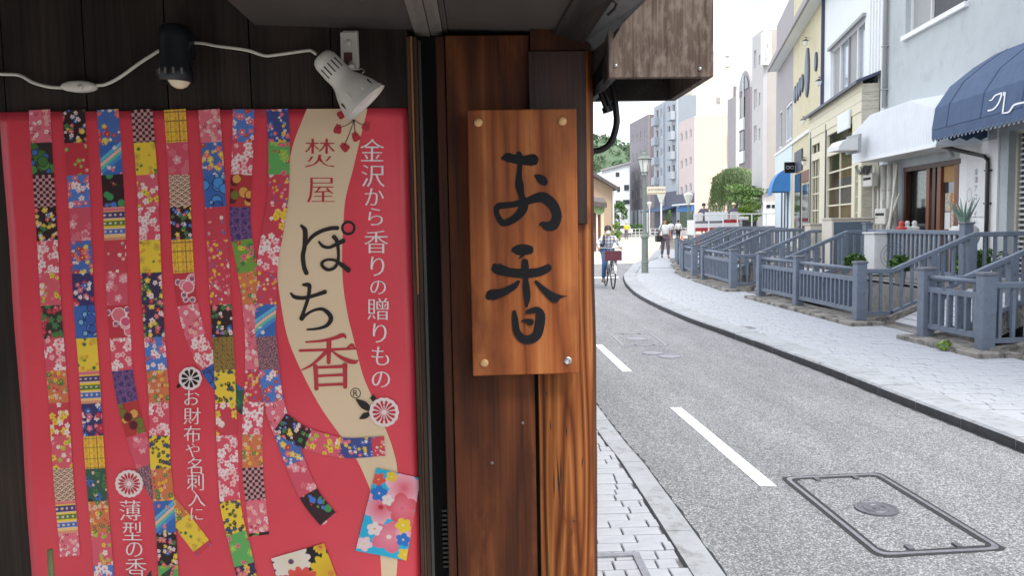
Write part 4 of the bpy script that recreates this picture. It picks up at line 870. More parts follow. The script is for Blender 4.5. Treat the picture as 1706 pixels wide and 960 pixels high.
# red petals printed under the lamp
pt_ = MB(); st_ = MB()
for k, (x, y, ang) in enumerate(((571, 189, 1.0), (563, 213, .2), (573, 244, -.9), (592, 226, -.5), (611, 208, .4))):
    for s in (-.45, .45):
        vs2, f2 = stroke_poly([(x+6*math.cos(ang+math.pi/2+s)*(-1), y+6*math.sin(ang+math.pi/2+s)*(-1), 3), (x, y, 11), (x+7*math.cos(ang+math.pi/2+s), y+7*math.sin(ang+math.pi/2+s), 8)]); lay(pt_, vs2, f2, YPO-.0012-.0001*(2*k+(s > 0)), wave)
    vs2, f2 = stroke_poly([(590, 200, 1.3), ((590+x)/2, (200+y)/2+2, 1.2), (x, y, 1)]); lay(st_, vs2, f2, YPO-.0022-.0001*k, wave)
pt_.build('petal_print', 'print_red', po); st_.build('stem_print', 'print_black', po)

# ================================================================== LAMPS AND CORD ON THE WALL
cord = thing('lamp_cord', (-.8, YW-.01, 1.9), 'cream power cord strung along the dark boards with an inline switch', 'power cord')
yc = YW-.012
def cordline(P, rr=.0034): return MB().tube(smooth_line([W(a_, b_, yc) for a_, b_ in P], 8), rr, 8)
cordline([(-60, 118), (0, 123), (32, 125), (55, 137), (80, 144), (104, 146)]).build('cord', 'cord', cord, smooth=True)
cordline([(160, 142), (176, 140), (200, 128), (235, 103), (268, 82)]).build('cord', 'cord', cord, smooth=True)
cordline([(312, 70), (340, 72), (360, 76), (410, 83), (440, 92), (460, 91), (510, 84), (520, 85), (527, 90)], .0032).build('cord', 'cord', cord, smooth=True)
b = MB(); p = W(132, 144, yc); n = 20; vs = []; fs = []
for j, (dy, sc) in enumerate(((.012, .9), (-.004, 1.0), (-.010, .86), (-.012, .6))):
    for k in range(n):
        t = 2*math.pi*k/n; vs.append((p.x+.0355*sc*math.copysign(abs(math.cos(t))**.9, math.cos(t)), p.y+dy, p.z+.0115*sc*math.sin(t)))
fs = [(j*n+k, j*n+(k+1) % n, (j+1)*n+(k+1) % n, (j+1)*n+k) for j in range(3) for k in range(n)]+[tuple(range(3*n, 4*n))]
b.add(vs, fs); o = b.build('inline_switch', 'cord', cord, smooth=True); bm = bmesh.new(); bm.from_mesh(o.data); bmesh.ops.recalc_face_normals(bm, faces=bm.faces); bm.to_mesh(o.data); bm.free()
MB().lathe([(.0055, 0), (.005, .002), (.001, .003)], W(134, 145, yc-.0118), (0, -1, 0), 14).build('switch_button', 'lamp_white', cord, smooth=True)
# black lamp pointing down
yl = 1.63; s_ = yl/FPX
bl = thing('black_lamp', tuple(W(292, 90, yl+.03)), 'small black spotlight on the dark boards pointing straight down', 'lamp')
top, bot = W(291, 42, yl), W(293, 137, yl); ax = (bot-top); Ln = ax.length; ax.normalize()
MB().lathe([(18*s_, 0), (22*s_, 3*s_), (23.5*s_, 20*s_), (24*s_, Ln*.72), (27*s_, Ln*.82), (27.5*s_, Ln), (25*s_, Ln), (24*s_, Ln*.8)], top, ax, 24, cap=False).build('shade', 'lamp_black', bl, smooth=True)
MB().lathe([(.001, -.001), (17.5*s_, 0)], top, ax, 24, cap=False).build('cap', 'lamp_black', bl)
MB().lathe([(20*s_, -.012), (17*s_, 0), (12*s_, 7*s_), (5*s_, 10.5*s_), (.0005, 11*s_)], W(299, 136, yl), ax, 20, cap=False).build('bulb', 'lamp_bulb', bl, smooth=True)
for k in range(5):
    t = rad(-66+k*26); q = W(293, 122, yl); d_ = Vector((math.sin(t), -math.cos(t), 0)); MB().box(q+d_*(27.5*s_), (.0045, .0018, .012), (Vector((math.cos(t), math.sin(t), 0)), d_, Vector((0, 0, 1)))).build('vent_slot', 'batten', bl)
MB().beam(W(314, 52, yl+.02), W(319, 98, yl+.03), .012, .02, (0, 1, 0)).build('clip', 'lamp_black', bl); MB().box(W(306, 75, yl+.015), (.006, .01, .03)).build('hinge', 'rust', bl)
MB().beam(W(292, 70, yl+.012), W(292, 70, YW), .02, .03).build('bracket', 'lamp_black', bl)
# white clip lamp
yl = 1.60; s_ = yl/FPX
wl = thing('white_clip_lamp', tuple(W(583, 100, yl+.03)), 'chipped white clip lamp slanting down over the top of the poster', 'lamp')
A0, A1 = W(536, 95, yl), W(609, 172, yl+.006); ax = A1-A0; Ln = ax.length; ax.normalize()
MB().lathe([(14*s_, -2*s_), (17.5*s_, 1*s_), (20*s_, 8*s_), (21*s_, 30*s_), (20.5*s_, 44*s_), (22.5*s_, 52*s_), (29*s_, 64*s_), (36*s_, 80*s_), (41*s_, 98*s_), (42.5*s_, Ln), (41.4*s_, Ln), (40*s_, 97*s_), (28*s_, 66*s_), (19*s_, 46*s_)], A0, ax, 32, cap=False).build('shade', 'lamp_white', wl, smooth=True)
MB().lathe([(.001, 0), (41*s_, .0005)], A0+ax*(Ln-6*s_), ax, 32, cap=False).build('reflector', 'lamp_inner', wl)
MB().lathe([(.001, -2.2*s_), (14*s_, -2*s_)], A0, ax, 32, cap=False).build('cap', 'lamp_white', wl)
sxv = ax.cross(Vector((0, -1, 0))).normalized(); fy = sxv.cross(ax)
def on_shade(along, ang, rr): 
    d_ = (fy*math.cos(ang)+sxv*math.sin(ang)); 
    if d_.y > 0: d_ = -d_
    return A0+ax*(along*s_)+d_*(rr*s_), d_
toc = Vector((0, -1, 0)); toc = (toc-ax*toc.dot(ax)).normalized(); sv = ax.cross(toc)
for k in range(5):
    t = rad(-44+k*22); d_ = toc*math.cos(t)+sv*math.sin(t); MB().box(A0+ax*(26*s_)+d_*(20.8*s_), (.0022, 18*s_, .0016), (d_.cross(ax), ax, d_)).build('vent_slot', 'slot', wl)
for k, (al, t) in enumerate(((84, -50), (88, -20), (80, 18), (84, 50))):
    t = rad(t); d_ = toc*math.cos(t)+sv*math.sin(t); MB().box(A0+ax*(al*s_)+d_*(37.6*s_), (.0022, 12*s_, .002), (d_.cross(ax), ax, d_)).build('vent_slot', 'slot' if k in (0, 3) else 'cord', wl)
MB().box(W(582, 85, yl+.045), (28*s_, .006, 62*s_)).build('clip_plate', 'lamp_white', wl, bevel=.002); MB().box(W(585, 82, yl+.062), (26*s_, .004, 62*s_)).build('clip_plate', 'lamp_white', wl, bevel=.002)
MB().box(W(580, 97, yl+.0415), (14*s_, .001, 20*s_)).build('rust_patch', 'rust', wl); MB().lathe([(6*s_, 0), (5*s_, .002), (.001, .003)], W(580, 71, yl+.0418), (0, -1, 0), 14).build('rivet', 'lamp_white', wl, smooth=True)
MB().tube([W(586, 105, yl+.045), W(586, 112, yl+.01)], .006, 10).build('swivel', 'lamp_white', wl)
MB().tube(smooth_line([W(597, 116, yl+.03), W(602, 114, yl+.03), W(607, 118, yl+.03), W(603, 122, yl+.03)], 6), .0012, 6).build('spring', 'screw', wl)
MB().beam(W(583, 70, yl+.062), W(583, 70, YW), .02, .02).build('wall_hook', 'lamp_white', wl)
# plant at the foot of the picture, standing below the poster
pl = thing('potted_sapling', tuple(W(180, 960, 1.35))[:2]+(0,), 'thin green stems and dark leaves rising at the bottom edge before the poster', 'plant')
ppos = W(180, 960, 1.45); ORG[pl.name] = Vector((ppos.x, 1.45, 0)); pl.location = ORG[pl.name]
b = MB(); b.lathe([(.11, 0), (.15, .24), (.16, .26), (.14, .26), (.13, .22), (.001, .22)], (ppos.x, 1.45, 0.0), n=24); b.build('pot', 'concrete', pl, smooth=False)
mat('stem_green', (.16, .17, .07), .6, .2, 20); mat('leaf_dark', (.02, .035, .012), .5, .3, 12)
for (px, py) in ((83, 917), (243, 975), (262, 972)):
    e = W(px, py, 1.47); MB().tube(smooth_line([(ppos.x+random.uniform(-.03, .03), 1.45, .22), ((ppos.x+e.x)/2, 1.45, .5), (e.x, 1.47, e.z-.25), tuple(e)], 5), [.006]*11+[.0058]*4+[.0055], 7).build('stem', 'stem_green', pl, smooth=True)
for (x0, y0, x1, y1) in ((232, 985, 214, 955), (240, 985, 252, 950), (262, 980, 288, 944), (225, 990, 205, 972), (268, 990, 290, 972), (250, 995, 262, 958)):
    a, c = W(x0, y0, 1.46), W(x1, y1, 1.455); d = (c-a); sd_ = d.cross(Vector((0, 1, 0))).normalized()*.0075
    MB().add([a, a.lerp(c, .45)+sd_+Vector((0, .004, 0)), c, a.lerp(c, .45)-sd_+Vector((0, .004, 0)), a.lerp(c, .5)-Vector((0, .003, 0))], [(0, 4, 1), (1, 4, 2), (2, 4, 3), (3, 4, 0)]).build('leaf', 'leaf_dark', pl)
# ================================================================== BUILDINGS ON THE RIGHT
mat('stucco', (.46, .50, .52), .9, .05, 2.5, bump=.25, bscale=60, dirt=((.36, .40, .42), 1.3, .52, .2))
mat('white_wall', (.78, .83, .85), .8, .03, 2)
mat('white_paint', (.78, .79, .80), .5, .04, 6)
mat('cream', (.72, .68, .52), .75, .06, 5, dirt=((.55, .5, .38), 5, .58, .2))
mat('yellow_wall', (.62, .575, .40), .85, .06, 2, bump=.2, bscale=40, dirt=((.45, .40, .25), 1.5, .58, .2))
mat('grey_mauve', (.37, .355, .375), .85, .05, 2)
mat('pale_blue', (.62, .72, .78), .6, .04, 2)
mat('navy_cloth', (.052, .092, .18), .75, .12, 5, bump=.12, bscale=14)
mat('navy_seam', (.042, .074, .15), .8, .1, 5); mat('blue_cloth', (.045, .22, .55), .6, .06, 4)
mat('cloth_trim', (.75, .78, .82), .7, .05)
mat('corrugated', (.73, .77, .81), .45, .04, 4)
mat('dark_brown', (.055, .018, .011), .45, .3, 14, stretch=(6, 6, .6))
mat('brown', (.16, .055, .022), .45, .3, 14, stretch=(6, 6, .6))
mat('curtain', (.10, .105, .115), .9, .2, 6, stretch=(6, 6, .5), bump=.5, bscale=10)
mat('grey_panel', (.34, .35, .36), .7, .05)
mat('interior', (.05, .035, .025), .9, .4, 3)
mat('interior_warm', (.42, .25, .11), .9, .15, 3)
mat('paper', (.72, .72, .72), .7, .05)
mat('paper_orange', (.62, .25, .05), .6, .5, 14); mat('paper_green', (.35, .45, .25), .6, .4, 18); mat('paper_mixed', (.5, .42, .34), .6, .6, 22)
mat('slat_blind', (.6, .61, .60), .5, .05, 4)
mat('ac_beige', (.62, .58, .49), .55, .05, 5); mat('ac_dark', (.10, .14, .18), .5, .1, 6); mat('ac_white', (.66, .67, .67), .5, .04, 6)
mat('pipe_white', (.60, .59, .54), .5, .1, 8, dirt=((.36, .33, .28), 9, .56, .15))
mat('rotten_board', (.52, .49, .41), .85, .2, 8, stretch=(.6, .6, 8), dirt=((.10, .08, .06), 6, .58, .06))
mat('navy_trim', (.06, .07, .12), .5, .1)
glass('pane', (.05, .06, .07), .06); glass('pane_sky', (.30, .36, .40), .1); clear('clear_pane', .12)
def fb(F, s0, s1, z0, z1, o0, o1):
    return MB().box(F.pt((s0+s1)/2, (o0+o1)/2, (z0+z1)/2), (abs(s1-s0), abs(o1-o0), abs(z1-z0)), (F.d, F.n, Vector((0, 0, 1))))
def addb(b, F, s0, s1, z0, z1, o0, o1):
    return b.box(F.pt((s0+s1)/2, (o0+o1)/2, (z0+z1)/2), (abs(s1-s0), abs(o1-o0), abs(z1-z0)), (F.d, F.n, Vector((0, 0, 1))))
def R(F, pL, pR, o=0.0):
    """hole/rect from the picture: pL = (px, py) top of the far edge, pR = bottom of the near edge"""
    s1, z1 = F.sz(*pL, o); s0, z0 = F.sz(*pR, o); return (s0, s1, z0, z1)
def holed(F, s0, s1, z0, z1, holes, o0, o1):
    S_ = sorted(set([s0, s1]+[v for h in holes for v in h[:2] if s0 < v < s1])); Z_s = sorted(set([z0, z1]+[v for h in holes for v in h[2:4] if z0 < v < z1])); b = MB()
    for i in range(len(S_)-1):
        run = None
        for j in range(len(Z_s)-1):
            cs, cz = (S_[i]+S_[i+1])/2, (Z_s[j]+Z_s[j+1])/2; inh = any(h[0] < cs < h[1] and h[2] < cz < h[3] for h in holes)
            if not inh: run = [run[0], Z_s[j+1]] if run else [Z_s[j], Z_s[j+1]]
            if (inh or j == len(Z_s)-2) and run: addb(b, F, S_[i], S_[i+1], run[0], run[1], o0, o1); run = None
    return b
def window(F, h, root, o=-.12, fm='white_paint', gm='pane', nv=0, nh=0, fw_=.05, sill=None, name='window', out=.02):
    s0, s1, z0, z1 = h[:4]; f = MB(); d = fw_
    addb(f, F, s0, s1, z0, z0+d, o, o+.06+out); addb(f, F, s0, s1, z1-d, z1, o, o+.06+out); addb(f, F, s0, s0+d, z0+d, z1-d, o, o+.06+out); addb(f, F, s1-d, s1, z0+d, z1-d, o, o+.06+out)
    w = f.build(name, fm, root); fb(F, s0+d, s1-d, z0+d, z1-d, o-.005, o+.008).build('pane', gm, w)
    for k in range(nv):
        q = s0+d+(s1-s0-2*d)*(k+1)/(nv+1); fb(F, q-d*.35, q+d*.35, z0+d, z1-d, o+.010, o+.045).build('mullion', fm, w)
    for k in range(nh):
        q = z0+d+(z1-z0-2*d)*(k+1)/(nh+1); fb(F, s0+d, s1-d, q-d*.3, q+d*.3, o+.012, o+.042).build('glazing_bar', fm, w)
    if sill: fb(F, s0-.05, s1+.05, z0-.1, z0-.002, o, .08).build('sill', sill, w)
    return w
def building(name, label, F, s0, s1, z0, z1, m, depth, holes=(), th=.2, cat='building'):
    p = F.pt((s0+s1)/2, 0, 0); t = thing(name, (p.x, p.y, z0), label, cat)
    holed(F, s0, s1, z0, z1, holes, -th, 0).build('front_wall', m, t)
    fb(F, s0, s1, z0, z1-.01, -depth, -th-1.2 if holes else -th).build('body', m, t)
    if holes:
        fb(F, s0, s0+.15, z0, z1-.01, -th-1.2, -th-.001).build('side_wall', m, t); fb(F, s1-.15, s1, z0, z1-.01, -th-1.2, -th-.001).build('side_wall', m, t)
        fb(F, s0+.15, s1-.15, z1-.2, z1-.011, -th-1.2, -th-.001).build('roof_slab', m, t)
    return t
# ---- grey stucco building
F1 = Fac((9.28, 15.0), 6.67)
hw = R(F1, (1508, 60), (1612, 3)); hw = (hw[0], hw[1], 5.62, 6.95)
hd = (F1.sz(1601, 300)[0], F1.sz(1506, 300)[0], ZT, 2.72); hbl = (F1.sz(1790, 300)[0], F1.sz(1679, 300)[0], ZT+.02, 3.05)
sE = F1.sz(1470, 300)[0]
g1 = building('grey_stucco_building', 'large pale grey stucco building with the navy awning, right side', F1, -14, sE, ZT, 11.5, 'stucco', 8, [hw, hd, hbl], .22)
w = window(F1, hw, g1, -.2, 'white_paint', 'curtain', 0, 0, .05, 'white_paint'); fb(F1, hw[1]-.95, hw[1]-.06, hw[2]+.05, hw[3]-.05, -.185, -.16).build('sliding_panel', 'grey_panel', w); fb(F1, hw[1]-.98, hw[1]-.95, hw[2]+.05, hw[3]-.05, -.19, -.13).build('mullion', 'white_paint', w)
for (px, r, m, o) in ((1474, .05, 'grey_mauve', .07),):
    s = F1.sz(px, 100, o)[0]; b = MB(); b.tube([F1.pt(s, o, 4.2), F1.pt(s, o, 11)], .05, 10)
    t = b.build('drainpipe', 'grey_panel', g1, smooth=True)
    for z in (4.6, 5.6, 6.9): fb(F1, s-.07, s+.07, z, z+.03, 0.002, o+.06).build('pipe_bracket', 'grey_panel', g1)
# shop front in its opening
s0, s1, z0, z1 = hd; q = lambda px: F1.sz(px, 320, -.05)[0]
sh = thing('wooden_shopfront', tuple(F1.pt((s0+s1)/2, -.1, ZT)), 'dark brown wooden shop door and show window under the navy awning', 'shop front')
fb(F1, s0, s1, z1-.1, z1, -.16, .02).build('lintel', 'dark_brown', sh)
for a, c, m in ((1601, 1594, 'brown'), (1571, 1565, 'brown'), (1562, 1557, 'dark_brown'), (1552, 1547, 'brown'), (1513, 1507, 'dark_brown')):
    fb(F1, q(a), q(c), z0, z1-.1, -.14, .0).build('upright', m, sh)
fb(F1, q(1594), q(1571), z1-.42, z1-.1, -.1, -.06).build('transom', 'interior_warm', sh); fb(F1, q(1594), q(1571), z0, z0+.85, -.1, -.05).build('door_panel', 'brown', sh); fb(F1, q(1594), q(1571), z0+.85, z1-.42, -.09, -.08).build('door_pane', 'pane', sh)
fb(F1, q(1547), q(1513), 1.22, z1-.1, -.1, -.09).build('show_pane', 'clear_pane', sh); fb(F1, q(1547), q(1513), z0, 1.22, -.1, -.02).build('stall_riser', 'dark_brown', sh)
fb(F1, q(1565), q(1552), z0, z1-.1, -.11, -.07).build('middle_panel', 'dark_brown', sh)
fb(F1, s0, s1, z0, z1, -1.15, -1.1).build('back_room_wall', 'interior', sh); fb(F1, q(1547), q(1513), 1.2, 1.24, -.9, -.1).build('show_shelf', 'brown', sh)
fb(F1, q(1532), q(1514), 1.85, 2.6, -.25, -.22).build('display_board', 'paper_mixed', sh); fb(F1, q(1546), q(1538), 1.3, 2.0, -.2, -.18).build('tall_picture', 'paper_orange', sh)
for k, (a, c, za, zb2, m) in enumerate(((1563, 1551, 1.95, 2.22, 'paper'), (1563, 1551, 1.66, 1.94, 'paper_mixed'), (1563, 1551, 1.40, 1.6, 'paper_green'))): fb(F1, q(a), q(c), za, zb2, -.068, -.062).build('notice', m, sh)
for k, (a, c, za, zb2, m) in enumerate(((1582, 1573, 1.72, 2.08, 'paper_mixed'), (1592, 1583, 1.72, 2.08, 'paper_orange'), (1582, 1573, 1.36, 1.70, 'paper'), (1592, 1583, 1.36, 1.70, 'paper_mixed'))): fb(F1, q(a), q(c), za, zb2, -.078, -.072).build('notice', m, sh)
tr_m = MB()
# window with slatted blind
w = window(F1, hbl, g1, -.2, 'ac_beige', 'pane', 0, 0, .06)
for k in range(26): fb(F1, hbl[0]+.08, hbl[1]-.08, hbl[2]+.08+k*.092, hbl[2]+.115+k*.092, -.165, -.15).build('blind_slat', 'slat_blind', w)
s = F1.sz(1664, 300)[0]; fb(F1, s-.02, s+.03, ZT, 3.2, .002, .035).build('corner_trim', 'white_paint', g1); fb(F1, s+.06, q(1603), ZT+.004, 2.95, .001, .012).build('white_cladding', 'white_paint', g1)
# black rainwater pipe
rp2 = thing('rainwater_pipe', tuple(F1.pt(0, .1, ZT)), 'black rainwater pipe running from the awning corner down the white wall', 'drainpipe')
P = [F1.hit(1566, 243, .45), F1.hit(1600, 251, .3), F1.hit(1640, 260, .07), F1.hit(1645.5, 266, .06), F1.hit(1645.5, 272, .06)]; e = F1.sz(1645.5, 300, .06)[0]
MB().tube(P+[F1.pt(e, .06, 1.5), F1.pt(e, .06, ZT)], .036, 10).build('pipe', 'black_metal', rp2, smooth=True)
for py in (285, 340): z = F1.sz(1645, py, .06)[1]; fb(F1, e-.06, e+.06, z, z+.025, .004, .1).build('pipe_bracket', 'black_metal', rp2)
MB().tube([F1.hit(1582, 250, .35), F1.hit(1586, 262, .33)], .05, 10).build('spot_lamp', 'grey_panel', g1)
# white notice panel with writing
sp0 = R(F1, (1611, 268), (1641, 361), .03); ps = thing('shop_panel', tuple(F1.pt(sp0[0], .03, sp0[2])), 'white wall panel with columns of small Japanese writing right of the shop door', 'sign')
fb(F1, sp0[0], sp0[1], sp0[2], sp0[3], .014, .035).build('board', 'paper', ps, bevel=.004)
def fletter(b, F, ch, s, z, size, o, mirror=-1, rotn=None, thin=0):
    v, f = glyph(ch)
    if len(v) == 0: return
    v = v-(v.max(0)+v.min(0))/2; P_ = [F.pt(s+mirror*x*size, o, z+y*size) for x, y in v]; out = []
    for g in f:
        A = [P_[i] for i in g]; nr = (A[1]-A[0]).cross(A[2]-A[0]); out.append(g if nr.dot(F.n) > 0 else g[::-1])
    b.add(P_, out)
b = MB(); zc = sp0[3]-.22; sc_ = (sp0[0]+sp0[1])/2
for k, ch in enumerate('金澤アコレイト'): fletter(b, F1, ch, sc_-.02, zc-k*.155, .12*EMS, .037)
for k, ch in enumerate('香箱'): fletter(b, F1, ch, sc_+.22, zc-.72-k*.17, .13*EMS, .037)
b.build('lettering', 'navy_trim', ps)
b = MB(); n = 24; zz0 = zc-.42
for k in range(n):
    t0, t1 = 2*math.pi*k/n, 2*math.pi*(k+1)/n; b.add([F1.pt(sc_+.22+rr*math.cos(t)*.7, .037, zz0+rr*math.sin(t)) for rr, t in ((.12, t0), (.12, t1), (.11, t1), (.11, t0))], [(0, 1, 2, 3)])
b.build('round_mark', 'navy_trim', ps)
# navy awning
aw = thing('navy_awning', tuple(F1.pt(-2, .5, 3.0)), 'navy blue faceted awning with scalloped edge and a white curling letter', 'awning')
prf = []
for (px, py, o) in ((1552, 217, .98), (1557, 180, .93), (1574, 147, .70), (1603, 120, .34)): prf.append((o, F1.sz(px, py, o)[1]))
prf.append((.0, prf[-1][1]+.22)); sl0 = F1.sz(1552, 217, .98)[0]; sN = -9
ins = [0, .04, .12, .3, .5]
lp = [F1.pt(sl0-i_*.35, o, z) for i_, (o, z) in zip(ins, prf)]; rp3 = [F1.pt(sN, o, z) for o, z in prf]
for k in range(4):
    MB().add([lp[k], rp3[k], rp3[k+1], lp[k+1], lp[k]-F1.n*.012, rp3[k]-F1.n*.012, rp3[k+1]-F1.n*.012, lp[k+1]-F1.n*.012], [(0, 1, 2, 3)[::-1], (4, 5, 6, 7)]).build('cover_panel', 'navy_cloth', aw)
b = MB(); base = F1.pt(sl0, 0, prf[0][1]); b.add([F1.pt(sl0, .002, prf[0][1])]+lp+[F1.pt(sl0-.2, .002, prf[-1][1])], [(0, 1, 2), (0, 2, 3), (0, 3, 4), (0, 4, 5)]); b.build('end_cover', 'navy_cloth', aw)
zv = prf[0][1]; ns = 62; dl = (sl0-sN)/ns
def scallop(name, m, z0, z1, o):
    b = MB()
    for k in range(ns):
        a = sl0-k*dl; pts = [F1.pt(a, o, z0), F1.pt(a-dl, o, z0), F1.pt(a-dl, o, z1+.05)]+[F1.pt(a-dl*(1-j/6), o, z1+.05-.07*math.sin(math.pi*j/6)) for j in range(1, 6)]+[F1.pt(a, o, z1+.05)]
        b.add(pts, [tuple(range(len(pts)))])
    return b.build(name, m, aw)
scallop('valance', 'navy_cloth', zv-.006, zv-.19, .975); scallop('valance_trim', 'cloth_trim', zv-.17, zv-.2, .968)
b = MB()
for k in range(4): 
    b.add([F1.pt(sl0, .97-k*.24, zv-.01), F1.pt(sl0, .97-(k+1)*.24, zv-.01), F1.pt(sl0, .97-(k+1)*.24, zv-.14), F1.pt(sl0, .97-(k+.5)*.24, zv-.2), F1.pt(sl0, .97-k*.24, zv-.14)], [(0, 1, 2, 3, 4)])
b.build('side_valance', 'navy_cloth', aw)
for s in (sl0-.1, -1.0, -3.5): MB().beam(F1.pt(s, .01, zv+.02), F1.pt(s, .95, zv+.02), .03, .03).build('awning_bar', 'black_metal', aw)
for k in range(9):
    sk = sl0-.55-k*1.15
    b = MB(); pk = [F1.pt(sk, o+.004, z+.004) for o, z in prf]
    for a, c in zip(pk[:-1], pk[1:]): b.beam(a, c, .035, .004)
    b.build('seam', 'navy_seam', aw)
# letter on the awning's front facet
fo = (prf[0][0]+prf[1][0])/2
def awpt(px, py):
    s, z = F1.sz(px, py, .96); t = (z-prf[0][1])/(prf[1][1]-prf[0][1]); o = prf[0][0]+(prf[1][0]-prf[0][0])*t; s = F1.sz(px, py, o+.004)[0]; return F1.pt(s, o+.008, z)
b = MB()
for P in ([(165, 322, 14), (200, 310, 18), (240, 255, 20), (290, 228, 22), (345, 210, 24)], [(342, 212, 24), (325, 290, 22), (280, 390, 22), (215, 455, 22), (145, 475, 26)], [(375, 198, 18), (366, 250, 16)], [(395, 205, 20), (378, 330, 20), (355, 510, 22)], [(350, 515, 20), (420, 505, 22), (460, 480, 24), (510, 405, 26), (560, 378, 28), (663, 355, 26), (800, 330, 24)]):
    vs2, fs2 = stroke_poly([(1630+a_/8.72, 130+c_/8.72, w_/8.72) for a_, c_, w_ in P]); b.add([awpt(*v) for v in vs2], fs2)
b.build('letter', 'cloth_trim', aw)
# white corrugated canopy
wc = thing('white_canopy', tuple(F1.pt(4, .5, 2.9)), 'white corrugated metal canopy beside the navy awning', 'canopy')
o = .80; poly = [(1418, 226), (1450, 191), (1517, 167), (1557, 181), (1561, 242), (1421, 271)]; P3 = [F1.hit(*p, o) for p in poly]
MB().prism(P3, -F1.n*.02).build('front_sheet', 'corrugated', wc)
nrib = 64; s_a, s_b = F1.sz(1558, 240, o)[0], F1.sz(1420, 270, o)[0]; tops = sorted([((p-F1.P).dot(F1.d), p.z) for p in P3[:4]])
for k in range(nrib):
    s = s_a+(s_b-s_a)*(k+.5)/nrib; zt_ = float(np.interp(s, [a for a, _ in tops], [c for _, c in tops])); fb(F1, s-.010, s+.010, P3[5].z+.02, zt_-.015, o+.0005, o+.004).build('rib', 'corrugated', wc)
b = MB(); tz = [(p-F1.P).dot(F1.d) for p in P3]
for i in range(3):
    a, c = P3[i], P3[i+1]; b.add([a, c, c-F1.n*(o-.01)+Z(.12), a-F1.n*(o-.01)+Z(.12)], [(0, 1, 2, 3)])
b.build('top_sheet', 'corrugated', wc); MB().add([P3[5], P3[4], P3[4]-F1.n*(o-.01), P3[5]-F1.n*(o-.01)], [(0, 1, 2, 3)]).build('soffit', 'white_paint', wc)
MB().prism([P3[5]+Z(.0), P3[5]-F1.n*(o-.01), P3[0]-F1.n*(o-.01), P3[0]], F1.d*.02).build('end_sheet', 'corrugated', wc)
MB().prism([P3[4]+Z(.0), P3[4]-F1.n*(o-.01), P3[3]-F1.n*(o-.01), P3[3]], F1.d*.02).build('end_sheet', 'corrugated', wc)
MB().beam(P3[5]+F1.n*.01, P3[4]+F1.n*.01, .03, .05).build('bottom_trim', 'white_paint', wc)
# ---- white building behind it
F2 = Fac(F1.hit(1470, 300), 12.8); sW = F2.sz(1371, 200)[0]
hwin = (F2.sz(1441, 60)[0], F2.sz(1384, 100)[0], 4.9, 6.79)
wb = building('white_building', 'plain white building with a wide strip window above the cream shop front', F2, 0, sW, ZT, 11, 'white_wall', 9, [hwin], .2)
w = window(F2, hwin, wb, -.14, 'white_paint', 'pane_sky', 0, 0, .06, None); L_ = hwin[1]-hwin[0]
for k in (1, 2, 3): fb(F2, hwin[0]+L_*k/4-.04, hwin[0]+L_*k/4+.04, hwin[2]+.06, hwin[3]-.06, -.13, -.06).build('mullion', 'grey_mauve' if k == 2 else 'white_paint', w)
for k in (1, 3): fb(F2, hwin[0]+L_*k/4+.06, hwin[0]+L_*(k+1)/4-.06, hwin[2]+.06, hwin[3]-.06, -.125, -.11).build('curtain', 'grey_panel', w)
fb(F2, hwin[0]-.1, hwin[1]+.1, hwin[3], hwin[3]+.09, -.0, .09).build('window_hood', 'grey_panel', w)
for k in range(5): fb(F2, .15+k*.28, .17+k*.28, 4.0, 10.9, .002, .03).build('cladding_seam', 'white_paint', wb)
# ---- cream bay in front of it
FB = Fac(F2.pt(0, .40, 0), 12.8); sB0 = FB.sz(1437, 160)[0]; sB1 = FB.sz(1349, 200)[0]; zB = FB.sz(1437, 139)[1]
w2 = R(FB, (1377, 256), (1419, 352)); w2 = (w2[0], w2[1], 1.45, FB.sz(1377, 258)[1]); w2t = (w2[0], w2[1], w2[3]+.12, w2[3]+.62)
w1 = (FB.sz(1366, 260)[0], FB.sz(1351.5, 260)[0], 1.3, FB.sz(1352, 266)[1]); w1t = (w1[0], w1[1], w1[3]+.1, w1[3]+.5); w3 = (FB.sz(1431, 260)[0], FB.sz(1424, 260)[0], 1.3, w2[3]-.5)
bay = building('cream_bay_shop', 'cream clapboard shop front with tall multi-pane windows and a dark eave', FB, sB0, sB1, ZT, zB, 'cream', .38, [w2, w2t, w1, w1t, w3], .1)
for ch in [c for c in bay.children if c.name.startswith(('body', 'side_wall', 'roof_slab'))]: bpy.data.objects.remove(ch)
for a, c in ((sB0, sB0+.05), (sB1-.05, sB1)): fb(FB, a, c, ZT, zB, -.38, -.101).build('return_wall', 'cream', bay)
fb(FB, sB0+.05, sB1-.05, ZT, zB-.05, -.375, -.35).build('inner_wall', 'interior_warm', bay)
window(FB, w2, bay, -.08, 'cream', 'clear_pane', 1, 3, .07); window(FB, w2t, bay, -.08, 'cream', 'clear_pane', 0, 0, .07); window(FB, w1, bay, -.08, 'cream', 'clear_pane', 2, 3, .06); window(FB, w1t, bay, -.08, 'cream', 'clear_pane', 1, 0, .06); window(FB, w3, bay, -.08, 'cream', 'clear_pane', 0, 3, .05)
fb(FB, w2[0]+.05, w2[1]-.05, 2.05, 2.75, -.25, -.23).build('dark_shelf', 'navy_trim', bay)
for h in (w2, w1): fb(FB, h[1], h[1]+.09, h[2]-.2, h[3]+.9, .001, .03).build('dark_trim', 'navy_trim', bay); 
zl = w2[3]+.72
while zl < zB-.1:                                       # clapboards above the windows
    fb(FB, sB0+.002, sB1-.002, zl, zl+.24, .001, .022).build('clapboard', 'cream', bay); zl += .25
for k in range(9): fb(FB, sB0-.03, sB0, zB-.02-.2*(k+1)+.006, zB-.02-.2*k, -.375, .018).build('end_board', 'rotten_board', bay)
